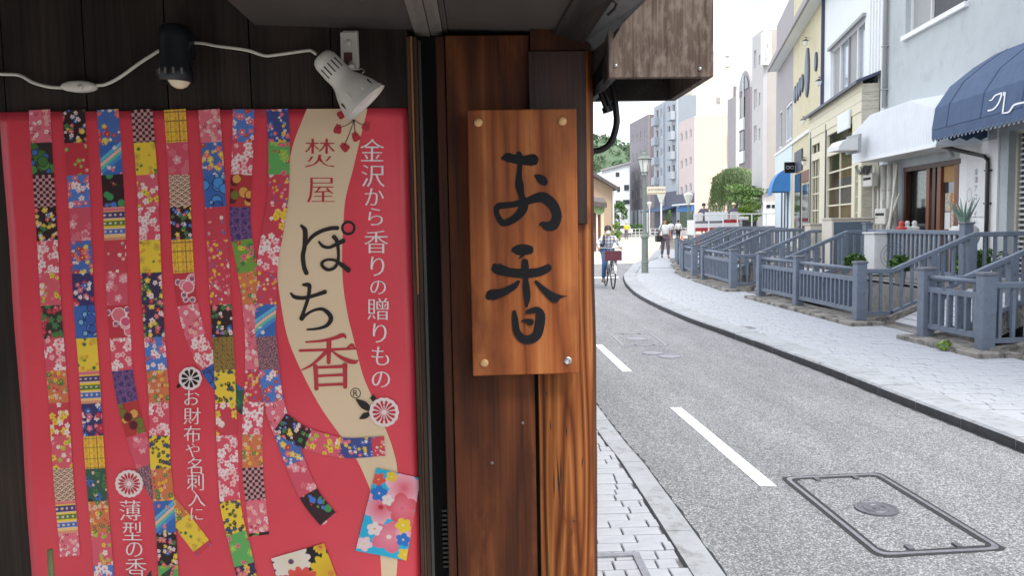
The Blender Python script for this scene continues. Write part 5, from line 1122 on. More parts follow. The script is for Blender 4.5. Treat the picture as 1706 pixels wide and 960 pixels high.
for k in range(13): fb(FB, sB0-.02, sB0, ZT+.02+.15*k, ZT+.02+.15*k+.13, -.37, -.02).build('end_board', 'rotten_board', bay)
MB().prism([FB.pt(sB0-.15, .18, zB), FB.pt(sB0-.15, -.385, zB+.2), FB.pt(sB0-.15, -.385, zB+.28), FB.pt(sB0-.15, .18, zB+.07)], FB.d*(sB1-sB0+.4)).build('eave', 'navy_trim', bay)
sgb = R(FB, (1397, 193), (1416, 206), .05); tag(fb(FB, sgb[0], sgb[1], sgb[2]-.1, sgb[3], .035, .08).build('small_signboard', 'white_wall'), 'small plain white board on the cream clapboards', 'sign')
# rounded metal vent hood left of the canopy
hr = R(F1, (1397, 228), (1434, 254), .95); vh = thing('vent_hood', tuple(F1.pt((hr[0]+hr[1])/2, .9, hr[2])), 'rounded white metal hood sticking out at the canopy end', 'vent hood')
pts = [Vector(W(px, py, 17.6)) for px, py in ((1397, 250), (1398, 243), (1404, 235), (1414, 231), (1430, 228), (1430, 250))]; MB().prism(pts, (0, .55, 0)).build('hood', 'ac_white', vh); a = pts[-1]; MB().bx(a.x, a.x+.06, a.y-.02, a.y+.6, a.z-.05, a.z+.36).build('flange', 'grey_panel', vh)
# pipes, meters
def pipe(px, m='pipe_white', r=.05, o=.12, z1=2.85):
    s = F1.sz(px, 300, o)[0]; t = MB().tube([F1.pt(s, o, ZT), F1.pt(s, o, z1)], r, 10).build('wall_pipe', m, smooth=True); return t
for px, r, lb in ((1441, .08, 'stout pale pipe beside the cream bay, leftmost of the wall pipes'), (1456, .03, 'thin pale pipe right of the gas meter under the canopy'), (1464, .035, 'thin brownish pipe in the middle of the pipes under the canopy'), (1473, .08, 'thick pale pipe in the middle under the canopy'), (1483, .07, 'thick pale pipe second from the shop window'), (1492, .06, 'pale pipe nearest the shop window under the canopy')):
    tag(pipe(px, 'pipe_white' if px != 1464 else 'ac_beige', r), lb, 'pipe', 'wall pipes under the canopy')
def meter(px0, py0, px1, py1, o, lb):
    h = R(F1, (px0, py0), (px1, py1), o); t = thing('gas_meter', tuple(F1.pt(h[0], o, h[2])), lb, 'meter'); fb(F1, h[0], h[1], h[2], h[3], o-.14, o).build('case', 'pipe_white', t, bevel=.02); fb(F1, h[0]+.06, h[1]-.06, h[3]-.16, h[3]-.1, o+.001, o+.006).build('dial', 'slot', t); fb(F1, (h[0]+h[1])/2-.03, (h[0]+h[1])/2+.03, h[3], h[3]+.2, o-.1, o-.04).build('union_pipe', 'pipe_white', t)
meter(1437, 290, 1452, 310, .4, 'pale grey meter high on the wall under the canopy'); meter(1457, 348, 1474, 374, .42, 'pale electric meter box low on the wall behind the terrace railing')
b = MB()
for k in range(7): b.tube(smooth_line([F1.hit(1425+k*3, 278+k % 3*3, .4), F1.hit(1432+k*2, 290, .45), F1.hit(1440+k*2, 276, .4)], 4), .018, 6)
tag(b.build('cable_bundle', 'black_metal'), 'tangle of black cables hanging under the canopy end', 'cables')
for (x0, y0, x1, y1, lb) in ((1495, 275, 1478, 405, 'longer of the two pale poles leaning by the shop window'), (1499, 322, 1462, 425, 'shorter pale pole leaning low by the shop window')):
    tag(MB().tube([F1.hit(x0, y0, .25), F1.hit(x1, y1, .7)], .028, 8).build('leaning_pole', 'pipe_white'), lb, 'pole')
# air conditioners
def aircon(p, sx, sy, sz_, mf, ms, lb, fan=True):
    t = thing('air_conditioner', p, lb, 'air conditioner'); x, y, z = p
    MB().bx(x-sx/2, x+sx/2, y-sy/2, y+sy/2, z+.06, z+sz_).build('case', ms, t, bevel=.015)
    MB().bx(x-sx/2+.04, x+sx/2-.1, y-sy/2-.012, y-sy/2-.001, z+.1, z+sz_-.06).build('grille', mf, t)
    for q in (-1, 1): MB().bx(x+q*sx*.35-.04, x+q*sx*.35+.04, y-sy/2, y+sy/2, z, z+.06).build('foot', 'black_metal', t)
    if fan:
        b = MB()
        for r in (.06, .12, .18, .24):
            n = 24
            for k in range(n):
                t0, t1 = 2*math.pi*k/n, 2*math.pi*(k+1)/n; b.add([(x-.08+rr*math.cos(tt), y-sy/2-.016, z+sz_*.5+rr*math.sin(tt)) for rr, tt in ((r, t0), (r, t1), (r-.014, t1), (r-.014, t0))], [(0, 1, 2, 3)])
        b.build('fan_guard', 'grey_panel', t)
    MB().bx(x-sx/2-.03, x+sx/2+.03, y-sy/2-.03, y+sy/2+.02, z+sz_, z+sz_+.03).build('top_plate', ms, t); return t
p = W(1413, 372, 16.9); aircon((p.x, 16.9, ZT), .94, .5, 1.10, 'ac_dark', 'ac_beige', 'large beige air conditioner with a dark front before the cream bay', False)
p = W(1366, 380, 19.2); aircon((p.x, 19.2, ZT), .62, .35, .98, 'ac_beige', 'ac_beige', 'smaller beige air conditioner behind the large dark-fronted one')
p = W(1485, 405, 14.6); aircon((p.x, 14.6, ZT), .85, .4, .82, 'ac_white', 'ac_white', 'white air conditioner with fan guard under the shop window')
p = W(1535, 405, 14.4); tag(MB().bx(p.x-.35, p.x+.3, 14.3, 14.75, ZT, 1.28).bx(p.x-.37, p.x+.32, 14.28, 14.77, 1.285, 1.31).build('white_cabinet', 'ac_white'), 'white cabinet before the shop door, carrying plates', 'cabinet')
# plants and things by the door
mat('terracotta', (.36, .13, .06), .8, .15, 10); mat('succulent', (.20, .29, .25), .6, .2, 14); mat('leaf_mid', (.07, .15, .035), .55, .4, 9); mat('leaf_bright', (.16, .27, .035), .55, .3, 9); mat('leaf_fresh', (.13, .23, .06), .55, .35, 9); mat('leaf_willow', (.25, .34, .16), .6, .3, 5); mat('red_cloth', (.5, .06, .05), .7, .3, 14); mat('stone_white', (.55, .55, .53), .8, .1, 14)
p = W(1606, 372, 12.9); pt = thing('potted_succulent', (p.x, 12.9, ZT), 'grey-green aloe in a round pale pot beside the shop door', 'potted plant')
MB().lathe([(.10, .0), (.10, .62), (.2, .64), (.24, .75), (.22, .9), (.17, .95)], (p.x, 12.9, ZT), n=18).build('pot', 'stone_white', pt, smooth=True)
for k in range(14):
    a = k*2.4; r = .10+.14*((k*37) % 10)/10; MB().tube(smooth_line([(p.x, 12.9, ZT+.92), (p.x+r*.5*math.cos(a), 12.9+r*.5*math.sin(a), ZT+1.12), (p.x+r*1.3*math.cos(a), 12.9+r*1.3*math.sin(a), ZT+1.32+.05*(k % 3))], 4), [.03, .03, .028, .026, .022, .018, .014, .009, .004], 6).build('leaf', 'succulent', pt, smooth=True)
for (px, py, m, lb, s) in ((1502, 360, 'red_cloth', 'red flower bowl on the white air conditioner', .07), (1512, 358, 'stone_white', 'white figurine left on the ledge by the show window', .06), (1524, 358, 'stone_white', 'white figurine nearer the door on the ledge', .065)):
    q = W(px, py, 14.5); zt0 = 1.35; tag(MB().lathe([(s*.9, 0), (s*1.3, .04), (s*1.5, .07), (s*.9, .09), (s*.5, .11), (s*.75, .15), (s*.5, .19), (.001, .2)], (q.x, 14.5, zt0-.0), n=16).build('ornament', m, smooth=True), lb, 'ornament')
def leaves(b, c, r, n, sz, rs, flat=1.0, droop=0.0):
    for _ in range(n):
        while True:
            v = Vector((rs.uniform(-1, 1), rs.uniform(-1, 1), rs.uniform(-1, 1)))
            if v.length < 1: break
        v = v.normalized()*(v.length**.5); p = Vector(c)+Vector((v.x*r[0], v.y*r[1], v.z*r[2])); a = Vector((rs.gauss(0, 1), rs.gauss(0, 1), rs.gauss(0, flat)-droop)).normalized(); q = a.cross(Vector((rs.gauss(0, 1), rs.gauss(0, 1), rs.gauss(0, 1)))).normalized(); l = sz*rs.uniform(.6, 1.3)
        b.add([p-a*l, p+q*l*.45, p+a*l, p-q*l*.45], [(0, 1, 2, 3)])
    return b
rs = random.Random(3)
for (px, py, y, s, m, lb) in ((1340, 408, 11.9, .22, 'leaf_mid', ''), (1650, 432, 11.6, .24, 'leaf_mid', 'dense green shrub behind the ramp railing by the black pipe'), (1620, 436, 11.8, .22, 'leaf_bright', 'light green low plant beside the shrub by the shop terrace'), (1500, 424, 13.0, .15, 'leaf_mid', 'leafy plant on the terrace behind the railing below the shop window'), (1425, 418, 14.2, .15, 'leaf_mid', 'small leafy plant on the terrace by the large air conditioner')):
    if not lb: continue
    q = W(px, py, y); t = thing('terrace_plant', (q.x, y, ZT), lb, 'plant', 'green plants on the shop terrace'); z = ZT+.2; b = MB(); leaves(b, (q.x, y, ZT+.22+s*.7), (s*1.25, s*.7, s), 260, .055, rs); b.build('foliage', m, t)
    MB().lathe([(s*.5, 0), (s*.65, .22), (s*.6, .22)], (q.x, y, ZT), n=14).build('pot', 'concrete', t)
q = W(1597, 592, 8.75); t = thing('weed', (5.36, 8.9, .06), 'small bright green weed growing at the foot of the nearest plinth', 'plant'); leaves(MB(), (5.36, 8.9, .13), (.07, .09, .06), 60, .035, rs).build('foliage', 'leaf_bright', t)
# ---- yellow building with lens windows
F3 = Fac(F2.hit(1370, 300), 14.7); sy0 = 0.0; sy1 = F3.sz(1321, 200)[0]; sy2 = F3.sz(1293, 200)[0]
zE_ = F3.sz(1296, 119)[1]; zN = 4.78
win_a = (F3.sz(1320, 170)[0]+.05, F3.sz(1309, 170)[0], 5.0, 6.6); win_b = (F3.sz(1303, 200)[0], F3.sz(1298, 200)[0], 4.95, 6.7)
yb = building('yellow_building', 'yellow rendered building with lens-shaped windows and a deep eave', F3, sy0, sy1, -.05, 11, 'yellow_wall', 9)
fb(F3, sy0, sy1+.02, zN-.06, zN+.06, .002, .07).build('string_course', 'white_paint', yb)
dk = []
def lens(cx, cy0, cy1, wpx):
    s, z1 = F3.sz(cx, cy0); _, z0 = F3.sz(cx, cy1); w_ = abs(F3.sz(cx-wpx/2, cy0)[0]-F3.sz(cx+wpx/2, cy0)[0])/2; n = 12; zc = (z0+z1)/2; h = (z1-z0)/2
    ring = [(s+w_*math.sin(math.pi*k/n)*(1 if True else 0), zc+h*math.cos(math.pi*k/n)) for k in range(n+1)]+[(s-w_*math.sin(math.pi*k/n), zc-h*math.cos(math.pi*k/n)) for k in range(1, n)]
    w = MB().prism([F3.pt(a, .002, c) for a, c in ring], F3.n*.05).build('lens_window', 'navy_trim', yb); MB().prism([F3.pt(s+(a-s)*.72, .0525, zc+(c-zc)*.9) for a, c in ring], F3.n*.012).build('pane', 'ac_dark', w)
for v in ((1346.5, 79, 161, 7), (1361, 86, 118, 4), (1326, 143, 171, 4), (1330, 137, 167, 4), (1334, 129, 160, 4), (1338, 123, 153, 4)): lens(*v)
# eave: soffit and gutter
s_n, s_f = -4.0, F3.sz(1296, 119)[0]
oE = min((abs((lambda d: d.dot(rt)/d.dot(fw)*FPX+CX)(F3.pt(s_f, o_/100, zE_)-EYE)-1281), o_/100) for o_ in range(5, 120))[1]
MB().prism([F3.pt(s_n, .003, zE_), F3.pt(s_n, oE, zE_), F3.pt(s_n, oE, zE_+.22), F3.pt(s_n, .003, zE_+.6)], F3.d*(s_f-s_n)).build('eave', 'white_wall', yb)
fb(F3, s_n, s_f, zE_+.0, zE_+.24, oE+.001, oE+.08).build('gutter', 'grey_mauve', yb)
fb(F3, -.10, -.03, 3.9, 11, .0, .1).build('drainpipe', 'navy_trim', yb)
gb = building('grey_mauve_house', 'grey mauve house front joined to the far end of the yellow building', F3, sy1+.003, sy2, -.05, 11, 'grey_mauve', 9, [win_a, win_b], .18)
window(F3, win_a, gb, -.1, 'white_paint', 'pane_sky', 1, 0, .08); window(F3, win_b, gb, -.1, 'white_paint', 'pane', 0, 0, .08)
fb(F3, sy1+.02, sy2, zN-.06, zN+.06, .002, .07).build('string_course', 'white_paint', gb); fb(F3, sy1+.02, sy2, ZT, zN-.07, .002, .03).build('ground_floor_cladding', 'pale_blue', gb)
for px in (1304, 1309, 1314): s = F3.sz(px, 350)[0]; fb(F3, s-.16, s+.16, ZT, 3.3, .031, .06).build('dark_upright', 'navy_trim', gb)
def wall_lamp(px, py, lb):
    p = F3.hit(px, py, .25); t = thing('wall_lamp', tuple(p), lb, 'wall lamp', 'lanterns on the yellow wall'); MB().lathe([(.02, -.12), (.06, -.09), (.09, .02), (.10, .04), (.03, .09), (.02, .12)], p, n=8).build('lantern', 'lamp_inner', t); MB().lathe([(.105, .035), (.11, .05), (.03, .11)], p, n=8).build('cap', 'black_metal', t); MB().beam(p+Z(.17), F3.hit(px, py, .002)+Z(.17), .03, .03).build('arm', 'black_metal', t)
wall_lamp(1342, 70, 'highest wall lantern on the yellow building, above the tall lens window'); wall_lamp(1364, 137, 'wall lantern beside the dark drainpipe of the yellow building'); wall_lamp(1338, 202, 'wall lantern just above the white string course of the yellow building'); wall_lamp(1339, 270, 'lowest wall lantern, by the eyeglasses sign')
# shop on its ground floor
for (a, c, z0, z1, m, nm) in ((1349, 1339, ZT, 2.9, 'pane', 'shop_window'), (1335, 1326, ZT+.5, 3.4, 'pane', 'shop_window'), (1337, 1325, 3.5, 4.3, 'navy_trim', 'fascia_board'), (1350, 1337, 3.0, 3.4, 'brown', 'fascia_board')):
    fb(F3, F3.sz(a, 350)[0], F3.sz(c, 350)[0], z0, z1, .003, .06).build(nm, m, yb)
# blue barrel awning
r_ = R(F3, (1279, 318), (1322, 318), .0); sa = F3.sz(1317, 310, .02)[0]; sb = sa+1.5; AD = .78; z0 = F3.sz(1290, 318, AD)[1]; H = F3.sz(1312, 281, .1)[1]-z0
ba = thing('blue_awning', tuple(F3.pt(sa, .6, z0)), 'bright blue barrel-shaped awning on the far shop', 'awning'); n = 8
arc = [(AD*math.cos(math.pi/2*k/n), z0+H*math.sin(math.pi/2*k/n)) for k in range(n+1)]
MB().add([F3.pt(s, o_, z) for s in (sa, sb) for o_, z in arc], [(k, k+1, n+2+k, n+1+k) for k in range(n)]).build('cover', 'blue_cloth', ba, smooth=True)
for s in (sa, sb): MB().prism([F3.pt(s, .003, z0)]+[F3.pt(s, o_, z) for o_, z in arc], F3.d*.01).build('end_cover', 'blue_cloth', ba)
fb(F3, sa, sb, z0-.14, z0-.002, AD-.02, AD).build('valance', 'blue_cloth', ba)
# eyeglasses sign sticking out
c4 = [F3.hit(px, py, o_) for px, py, o_ in ((1324, 279, .1),)][0]; Yg = c4.y; a, c = W(1307.5, 270, Yg), W(1324.5, 288, Yg)
gs = thing('eyeglasses_sign', ((a.x+c.x)/2, Yg, c.z), 'small black projecting sign with a pair of eyeglasses', 'sign'); MB().bx(a.x, c.x, Yg, Yg+.08, c.z, a.z).build('board', 'black_metal', gs)
cx_, cz_ = (a.x+c.x)/2, (a.z+c.z)/2; wgl = (c.x-a.x)
for q in (-1, 1):
    MB().tube([(cx_+q*wgl*.2+wgl*.15*math.cos(t), Yg-.012, cz_+wgl*.15*math.sin(t)) for t in np.linspace(0, 6.283, 17)], wgl*.018, 5).build('spectacle_ring', 'cloth_trim', gs)
MB().tube([(cx_-wgl*.06, Yg-.012, cz_+.02), (cx_, Yg-.012, cz_+.05), (cx_+wgl*.06, Yg-.012, cz_+.02)], wgl*.016, 5).build('spectacle_bridge', 'cloth_trim', gs); MB().bx(c.x, c.x+.25, Yg+.02, Yg+.05, cz_+.1, cz_+.14).build('bracket', 'black_metal', gs)

# ================================================================== FARTHER BLOCKS
mat('lavender_wall', (.54, .53, .545), .85, .04, 1); mat('beige_wall', (.50, .46, .43), .85, .04, 1, dirt=((.44, .40, .38), .6, .55, .2)); mat('mauve_dark', (.24, .21, .24), .7, .08, 1); mat('pink_wall', (.66, .56, .55), .85, .03, .5); mat('peach_wall', (.70, .56, .47), .85, .03, .5, dirt=((.65, .52, .43), .4, .55, .2)); mat('lemon_wall', (.76, .71, .57), .85, .03, .5); mat('bluegrey_wall', (.30, .34, .385), .8, .05, .6); mat('bluegrey_light', (.42, .465, .52), .8, .05, .6); mat('greybrick', (.28, .26, .29), .85, .08, .8); mat('greybrick_dark', (.20, .17, .18), .85, .08, .8); mat('tan_wall', (.42, .31, .22), .85, .05, 1); mat('roof_tile', (.10, .085, .08), .7, .2, 3)
mat('bollard_white', (.75, .75, .74), .6, .05)
def block(name, label, pc, Y, pl_, ptop, m_left, m_front, pr, depth, holes=(), az=-2.7, zbase=0.0, nv=0, frame='white_paint', gm='pane', pytop=None):
    """house with its near corner at pixel pc: one face recedes left to pl_, the other faces the camera to pr"""
    c = W(pc, ptop, Y); F = Fac((c.x, c.y), az); s1 = F.sz(pl_, 360)[0]; hs = [R(F, h[:2], h[2:]) for h in holes]
    t = thing(name, (c.x, c.y, zbase), label, 'building'); holed(F, .0, s1, zbase, c.z, hs, -.25, 0).build('street_wall', m_left, t)
    xr = W(pr, ptop, Y).x; b = MB(); back = F.pt(s1, 0, 0)
    MB().prism([(c.x+.26, Y+.002, zbase), (xr, Y+.002, zbase), (xr, back.y, zbase), (back.x+.26, back.y, zbase)], (0, 0, c.z-zbase-.02)).build('body', m_front, t)
    for h in hs:
        w = fb(F, h[0], h[1], h[2], h[3], -.24, -.20).build('window', gm, t); d = .09; f = MB()
        addb(f, F, h[0], h[1], h[2], h[2]+d, -.19, -.1); addb(f, F, h[0], h[1], h[3]-d, h[3], -.19, -.1); addb(f, F, h[0], h[0]+d, h[2]+d, h[3]-d, -.19, -.1); addb(f, F, h[1]-d, h[1], h[2]+d, h[3]-d, -.19, -.1); f.build('frame', frame, w)
    return t, F, c, s1
# tall beige block, corner at 1272
t, F, c, s1 = block('beige_office_block', 'tall plain beige building with a white vertical sign, left of the yellow house', 1272, 47, 1252, 48, 'lavender_wall', 'beige_wall', 1312, 8, [(1256, 85, 1260, 112), (1264, 92, 1266.5, 106), (1264, 155, 1266.5, 174), (1256, 150, 1261, 180), (1264, 214, 1266.5, 232), (1256, 210, 1261, 236)], 3)
for (a, q, w_) in ((1269, 1294, 47),):
    p0_, p1_ = W(1271.5, 52, 46.6), W(1285, 107, 46.6); vs_ = thing('vertical_sign', ((p0_.x+p1_.x)/2, 46.7, p1_.z), 'white vertical sign high on the beige building with dark brush characters', 'sign'); MB().bx(p0_.x, p1_.x, 46.6, 46.99, p1_.z, p0_.z).build('board', 'white_wall', vs_)
    b = MB(); hgt = p0_.z-p1_.z
    for k, ch in enumerate('すしお'):
        v, f = glyph(ch); v = v-(v.max(0)+v.min(0))/2; b.add([((p0_.x+p1_.x)/2+x*.34*EMS, 46.595, p0_.z-hgt*(.45+.2*k)+zz_*.34*EMS) for x, zz_ in v], [g for g in f])
    b.build('lettering', 'mauve_dark', vs_)
p0_, p1_ = W(1271, 338, 46.9), W(1294, 348, 46.9); MB().bx(p0_.x, p1_.x, 46.8, 46.99, p1_.z-1.0, p0_.z).build('shutter_band', 'white_wall', t)
for k in range(2): a, q = W(1277+k*9, 341, 46.8), W(1283+k*9, 346, 46.8); MB().bx(a.x, q.x, 46.74, 46.795, q.z, a.z).build('dark_opening', 'slot', t)
c0, c1 = W(1281, -120, 66), W(1340, -120, 66); tag(MB().bx(c0.x, c1.x, 66, 74, 0, c0.z).build('pale_tower', 'white_wall'), 'plain white tower block behind the beige building, cut by the top edge', 'building')
# mauve house with arched window
c = W(1250, 120, 56); F = Fac((c.x, 56), 3); sa_ = F.sz(1231, 250)[0]; zt_ = c.z; t = thing('arched_window_house', (c.x, 56, 0), 'narrow mauve house with white bands and a big arched top window', 'building')
fb(F, 0, sa_, 0, F.sz(1240, 150)[1], -.25, 0).build('street_wall', 'mauve_dark', t); MB().bx(c.x+.3, c.x+5, 56.0, 62, 0, F.sz(1240, 150)[1]).build('body', 'grey_mauve', t)
zs_ = F.sz(1240, 150)[1]; n = 10; mid = sa_/2; arcp = [F.pt(mid+mid*math.cos(math.pi*k/n), 0, zs_+1.35*math.sin(math.pi*k/n)) for k in range(n+1)]; MB().prism(arcp, -F.n*5).build('arched_gable', 'grey_mauve', t)
MB().prism([F.pt(mid+mid*.8*math.cos(math.pi*k/n), .01, zs_+1.0*math.sin(math.pi*k/n)) for k in range(n+1)], F.n*.05).build('arched_window', 'pane', t); fb(F, mid-.06, mid+.06, zs_-2, zs_+1.0, .07, .12).build('mullion', 'white_paint', t)
for (y0, y1, m) in ((163, 195, 'pane'), (197, 217, 'white_wall'), (220, 250, 'pane'), (252, 272, 'white_wall')):
    z1_, z0_ = F.sz(1237, y0)[1], F.sz(1237, y1)[1]; fb(F, .45*sa_, sa_*.98, z0_, z1_, .005, .12 if m == 'white_wall' else .04).build('window_band' if m == 'pane' else 'balcony_panel', m, t)
    if m == 'pane':
        for k in range(3): q = sa_*(.55+.14*k); fb(F, q-.04, q+.04, z0_, z1_, .041, .08).build('mullion', 'white_paint', t)
p = W(1228.5, 250, 55.5); tag(MB().tube([(p.x, 55.5, 0), (p.x, 55.5, W(1228.5, 150, 55.5).z)], .11, 10).build('utility_pole', 'bollard_white'), 'slim pale pole in front of the arched window house', 'pole')
# peach and pink block
t, F, c, s1 = block('peach_pink_block', 'peach and pink four-storey building with small window triples, behind the willow', 1157, 98, 1131.5, 193, 'pink_wall', 'peach_wall', 1226, 10, [(x0, y0-(x0-1133)*.42, x0+3.2, y1-(x0-1133)*.42) for y0, y1 in ((222, 236), (268, 281), (312, 325)) for x0 in (1134, 1141.5, 1149)])
p0_, p1_ = W(1155, 318, 97.9), W(1130.5, 337, 97.5); fb(F, .0, s1, W(1150, 338, 98).z, W(1150, 322, 98).z, .01, .8).build('balcony', 'navy_trim', t)
fb(F, .0, s1, W(1150, 341, 98).z, W(1150, 338.5, 98).z, .01, 1.0).build('white_ledge', 'white_wall', t); fb(F, .5, s1-.5, .6, W(1150, 348, 98).z, .01, .1).build('shop_window', 'pane', t); fb(F, .0, s1, W(1150, 352, 98).z, W(1150, 343, 98).z, .12, .3).build('blue_fascia', 'blue_cloth', t)
a, q = W(1216.5, 217, 97.5), W(1225, 262, 97.5); vs_ = thing('vertical_sign', ((a.x+q.x)/2, 97.5, q.z), 'narrow white vertical sign on the peach building with blue-grey characters', 'sign'); MB().bx(a.x, q.x, 97.5, 97.98, q.z, a.z).build('board', 'white_wall', vs_); b = MB()
for k, ch in enumerate('金沢魚屋'): v, f = glyph(ch); v = v-(v.max(0)+v.min(0))/2; b.add([((a.x+q.x)/2+x*.5*EMS, 97.49, a.z-.55-.78*k+zz_*.5*EMS) for x, zz_ in v], f)
b.build('lettering', 'bluegrey_wall', vs_)
# lemon tower behind
c0, c1 = W(1153, 84, 125), W(1222, 84, 125); t = thing('lemon_tower', ((c0.x+c1.x)/2, 125, 0), 'tall pale lemon tower behind the peach building', 'building'); MB().bx(c0.x, c1.x, 125, 137, 0, c0.z).build('wall', 'lemon_wall', t)
for (x0, y0, x1, y1) in ((1194, 162, 1200, 172), (1209, 92, 1215, 94), (1209, 110, 1215, 112)): a, q = W(x0, y0, 124.95), W(x1, y1, 124.95); MB().bx(a.x, q.x, 124.9, 124.98, q.z, a.z).build('window', 'grey_mauve', t)
a, q = W(1223, 143, 126), W(1232, 190, 126); MB().bx(a.x, q.x, 126, 134, 0, a.z).build('stair_tower', 'mauve_dark', t)
# blue-grey flats with balconies
t, F, c, s1 = block('bluegrey_flats', 'blue-grey block of flats with stacked balconies', 1127, 110, 1090, 158, 'bluegrey_light', 'bluegrey_wall', 1160, 10, [(x0, y0-(x0-1090)*.35, x0+w_, y0+13-(x0-1090)*.35) for y0 in (185, 218, 251, 284) for x0, w_ in ((1092.5, 5), (1100, 4), (1112, 4.5), (1119.5, 5.5))], gm='pane')
for y0 in (198, 231, 264, 297):
    for x0, w_ in ((1092, 6), (1119, 7)):
        h = R(F, (x0, y0-(x0-1090)*.35), (x0+w_, y0+11-(x0-1090)*.35)); fb(F, h[0], h[1], h[2], h[3], .0, .7).build('balcony', 'bluegrey_light', t)
h = R(F, (1105.5, 150), (1108, 340)); fb(F, h[0], h[1], 4, c.z, .0, .25).build('stair_strip', 'bluegrey_light', t)
fb(F, .2, s1-.2, .1, W(1110, 318, 110).z, .0, .05).build('dark_entry', 'navy_trim', t); MB().prism([F.pt(0, .06, 3.9), F.pt(0, 2.2, 3.2), F.pt(0, 2.2, 3.1), F.pt(0, .06, 3.7)], F.d*s1).build('entry_awning', 'navy_cloth', t)
# grey brick block
t, F, c, s1 = block('grey_brick_block', 'grey brick office block with rows of narrow windows behind the street lamp', 1080, 128, 1050, 190, 'greybrick', 'greybrick_dark', 1095, 10, [(x0, y0-(x0-1052)*.42, x0+2.6, y0+17-(x0-1052)*.42) for y0 in (225, 256, 287, 318) for x0 in (1053, 1059.5, 1066.5, 1074)], gm='pane')
for k in range(5): fb(F, s1*(k+.1)/5, s1*(k+.55)/5, 0, W(1066, 349, 128).z, .0, .15).build('ground_pier', 'white_wall', t)
# white house at left
c0, c1 = W(1003, 285, 132), W(1049, 271, 132); t = thing('white_house', ((c0.x+c1.x)/2, 132, 0), 'low white house with a few windows left of the grey brick block', 'building')
MB().prism([(c0.x, 132, 0), (c1.x, 132, 0), (c1.x, 132, c1.z), (c0.x, 132, c0.z)], (0, 9, 0)).build('wall', 'white_wall', t); MB().beam((c0.x-.3, 131.8, c0.z+.1), (c1.x+.2, 131.8, c1.z+.1), .6, .25).build('roof_edge', 'grey_mauve', t)
for (x0, y0, x1, y1) in ((1026, 287, 1032, 294), (1040, 308, 1048, 317), (1028, 311, 1033, 319), (1026, 334, 1033, 344), (1038, 333, 1049, 340)): a, q = W(x0, y0, 131.9), W(x1, y1, 131.9); w = MB().bx(a.x, q.x, 131.88, 131.98, q.z, a.z).build('window', 'pane', t)
# tan house at the left kerb
c0, c1 = W(975, 302, 70), W(1021.5, 308, 70); t = thing('tan_house', ((c0.x+c1.x)/2, 70, 0), 'tan rendered house with a sloping dark roof at the left side of the street', 'building')
e0, e1 = W(972, 286, 70), W(1028, 318, 70)
MB().prism([(c0.x, 70, 0), (c1.x, 70, 0), (c1.x, 70, W(1021, 313, 70).z), (c0.x, 70, W(975, 288, 70).z)], (0, 8, 0)).build('wall', 'tan_wall', t); MB().beam((e0.x, 73.8, e0.z+.25), (e1.x, 73.8, e1.z+.15), 9, .28, (0, 0, 1)).build('roof', 'roof_tile', t)
a = W(1021.5, 318, 69.9); MB().tube([(a.x, 69.9, 0), (a.x, 69.9, a.z)], .07, 8).build('downpipe', 'bollard_white', t)
c0, c1 = W(984, 345, 46), W(1006, 345, 46); t2 = thing('left_shop', ((c0.x+c1.x)/2, 46, 0), 'low pale shop front with a dark canopy at the left edge behind the post', 'building')
MB().bx(c0.x-4, c1.x, 46, 54, 0, W(1000, 335, 46).z).build('wall', 'cream', t2); MB().prism([(c0.x-4, 45.9, W(984, 312, 46).z), (c1.x, 45.9, W(1006, 330, 46).z), (c1.x, 45.9, W(1006, 338, 46).z), (c0.x-4, 45.9, W(984, 322, 46).z)], (0, -1.0, -.3)).build('canopy', 'roof_tile', t2)
for px in (992, 997): a = W(px, 360, 45.9); MB().bx(a.x-.12, a.x+.12, 45.85, 45.99, 0, W(px, 345, 46).z).build('dark_upright', 'brown', t2)
MB().tube([(c0.x+.25, 45.3, 0), (c0.x+.25, 45.3, 2.9)], .05, 8).build('pole', 'bollard_white', t2); MB().lathe([(.33, 0), (.33, .03)], (W(998, 348, 45.2).x, 45.2, W(998, 348, 45.2).z), (0, -1, 0), 20).build('round_sign', 'leaf_willow', t2)
mat('teal', (.42, .66, .68), .6, .08, 2); a = W(987, 300, 16); tp = thing('teal_banner_pole', (a.x, 16, 0), 'slim pale teal banner on a pole right beside the wooden post edge', 'banner'); MB().tube([(a.x-.05, 16, 0), (a.x-.05, 16, 4.2)], .018, 8).build('pole', 'bollard_white', tp); MB().bx(a.x-.03, a.x+.02, 15.99, 16.0, .8, 4.1).build('banner', 'teal', tp)

# ================================================================== HILL AND TREES
rs = random.Random(21); b = MB(); nx_ = 34
g = []
for j in range(10):
    for i in range(nx_): 
        x = -60+i*7.5; y = 300+j*16; h = max(0, 40*math.exp(-((x-40)/70)**2)*math.sin(math.pi*min(1, (j+1)/6)*.5)+4*math.sin(i*.9)); g.append((x, y, h if j else -1))
b.add(g, [(j*nx_+i, j*nx_+i+1, (j+1)*nx_+i+1, (j+1)*nx_+i) for j in range(9) for i in range(nx_-1)]); mat('leaf_far', (.085, .14, .07), .7, .35, .12); struct(b.build('hill', 'leaf_far', origin=(0, 0, 0))); b = MB()
for _ in range(420):
    x = rs.uniform(5, 110); y = rs.uniform(300, 380); j = min(9, (y-300)/16); h = max(0, 40*math.exp(-((x-40)/70)**2)*math.sin(math.pi*min(1, (j+1)/6)*.5)); leaves(b, (x, y, h+2), (3.2, 3.2, 4.0*rs.uniform(.7, 1.2)), 26, 1.15, rs)
o = b.build('hill_woodland', 'leaf_far'); o['kind'] = 'stuff'; o['label'] = 'distant green wooded hill above the white house'; o['category'] = 'woodland'
mat('bark', (.06, .05, .04), .9, .3, 10)
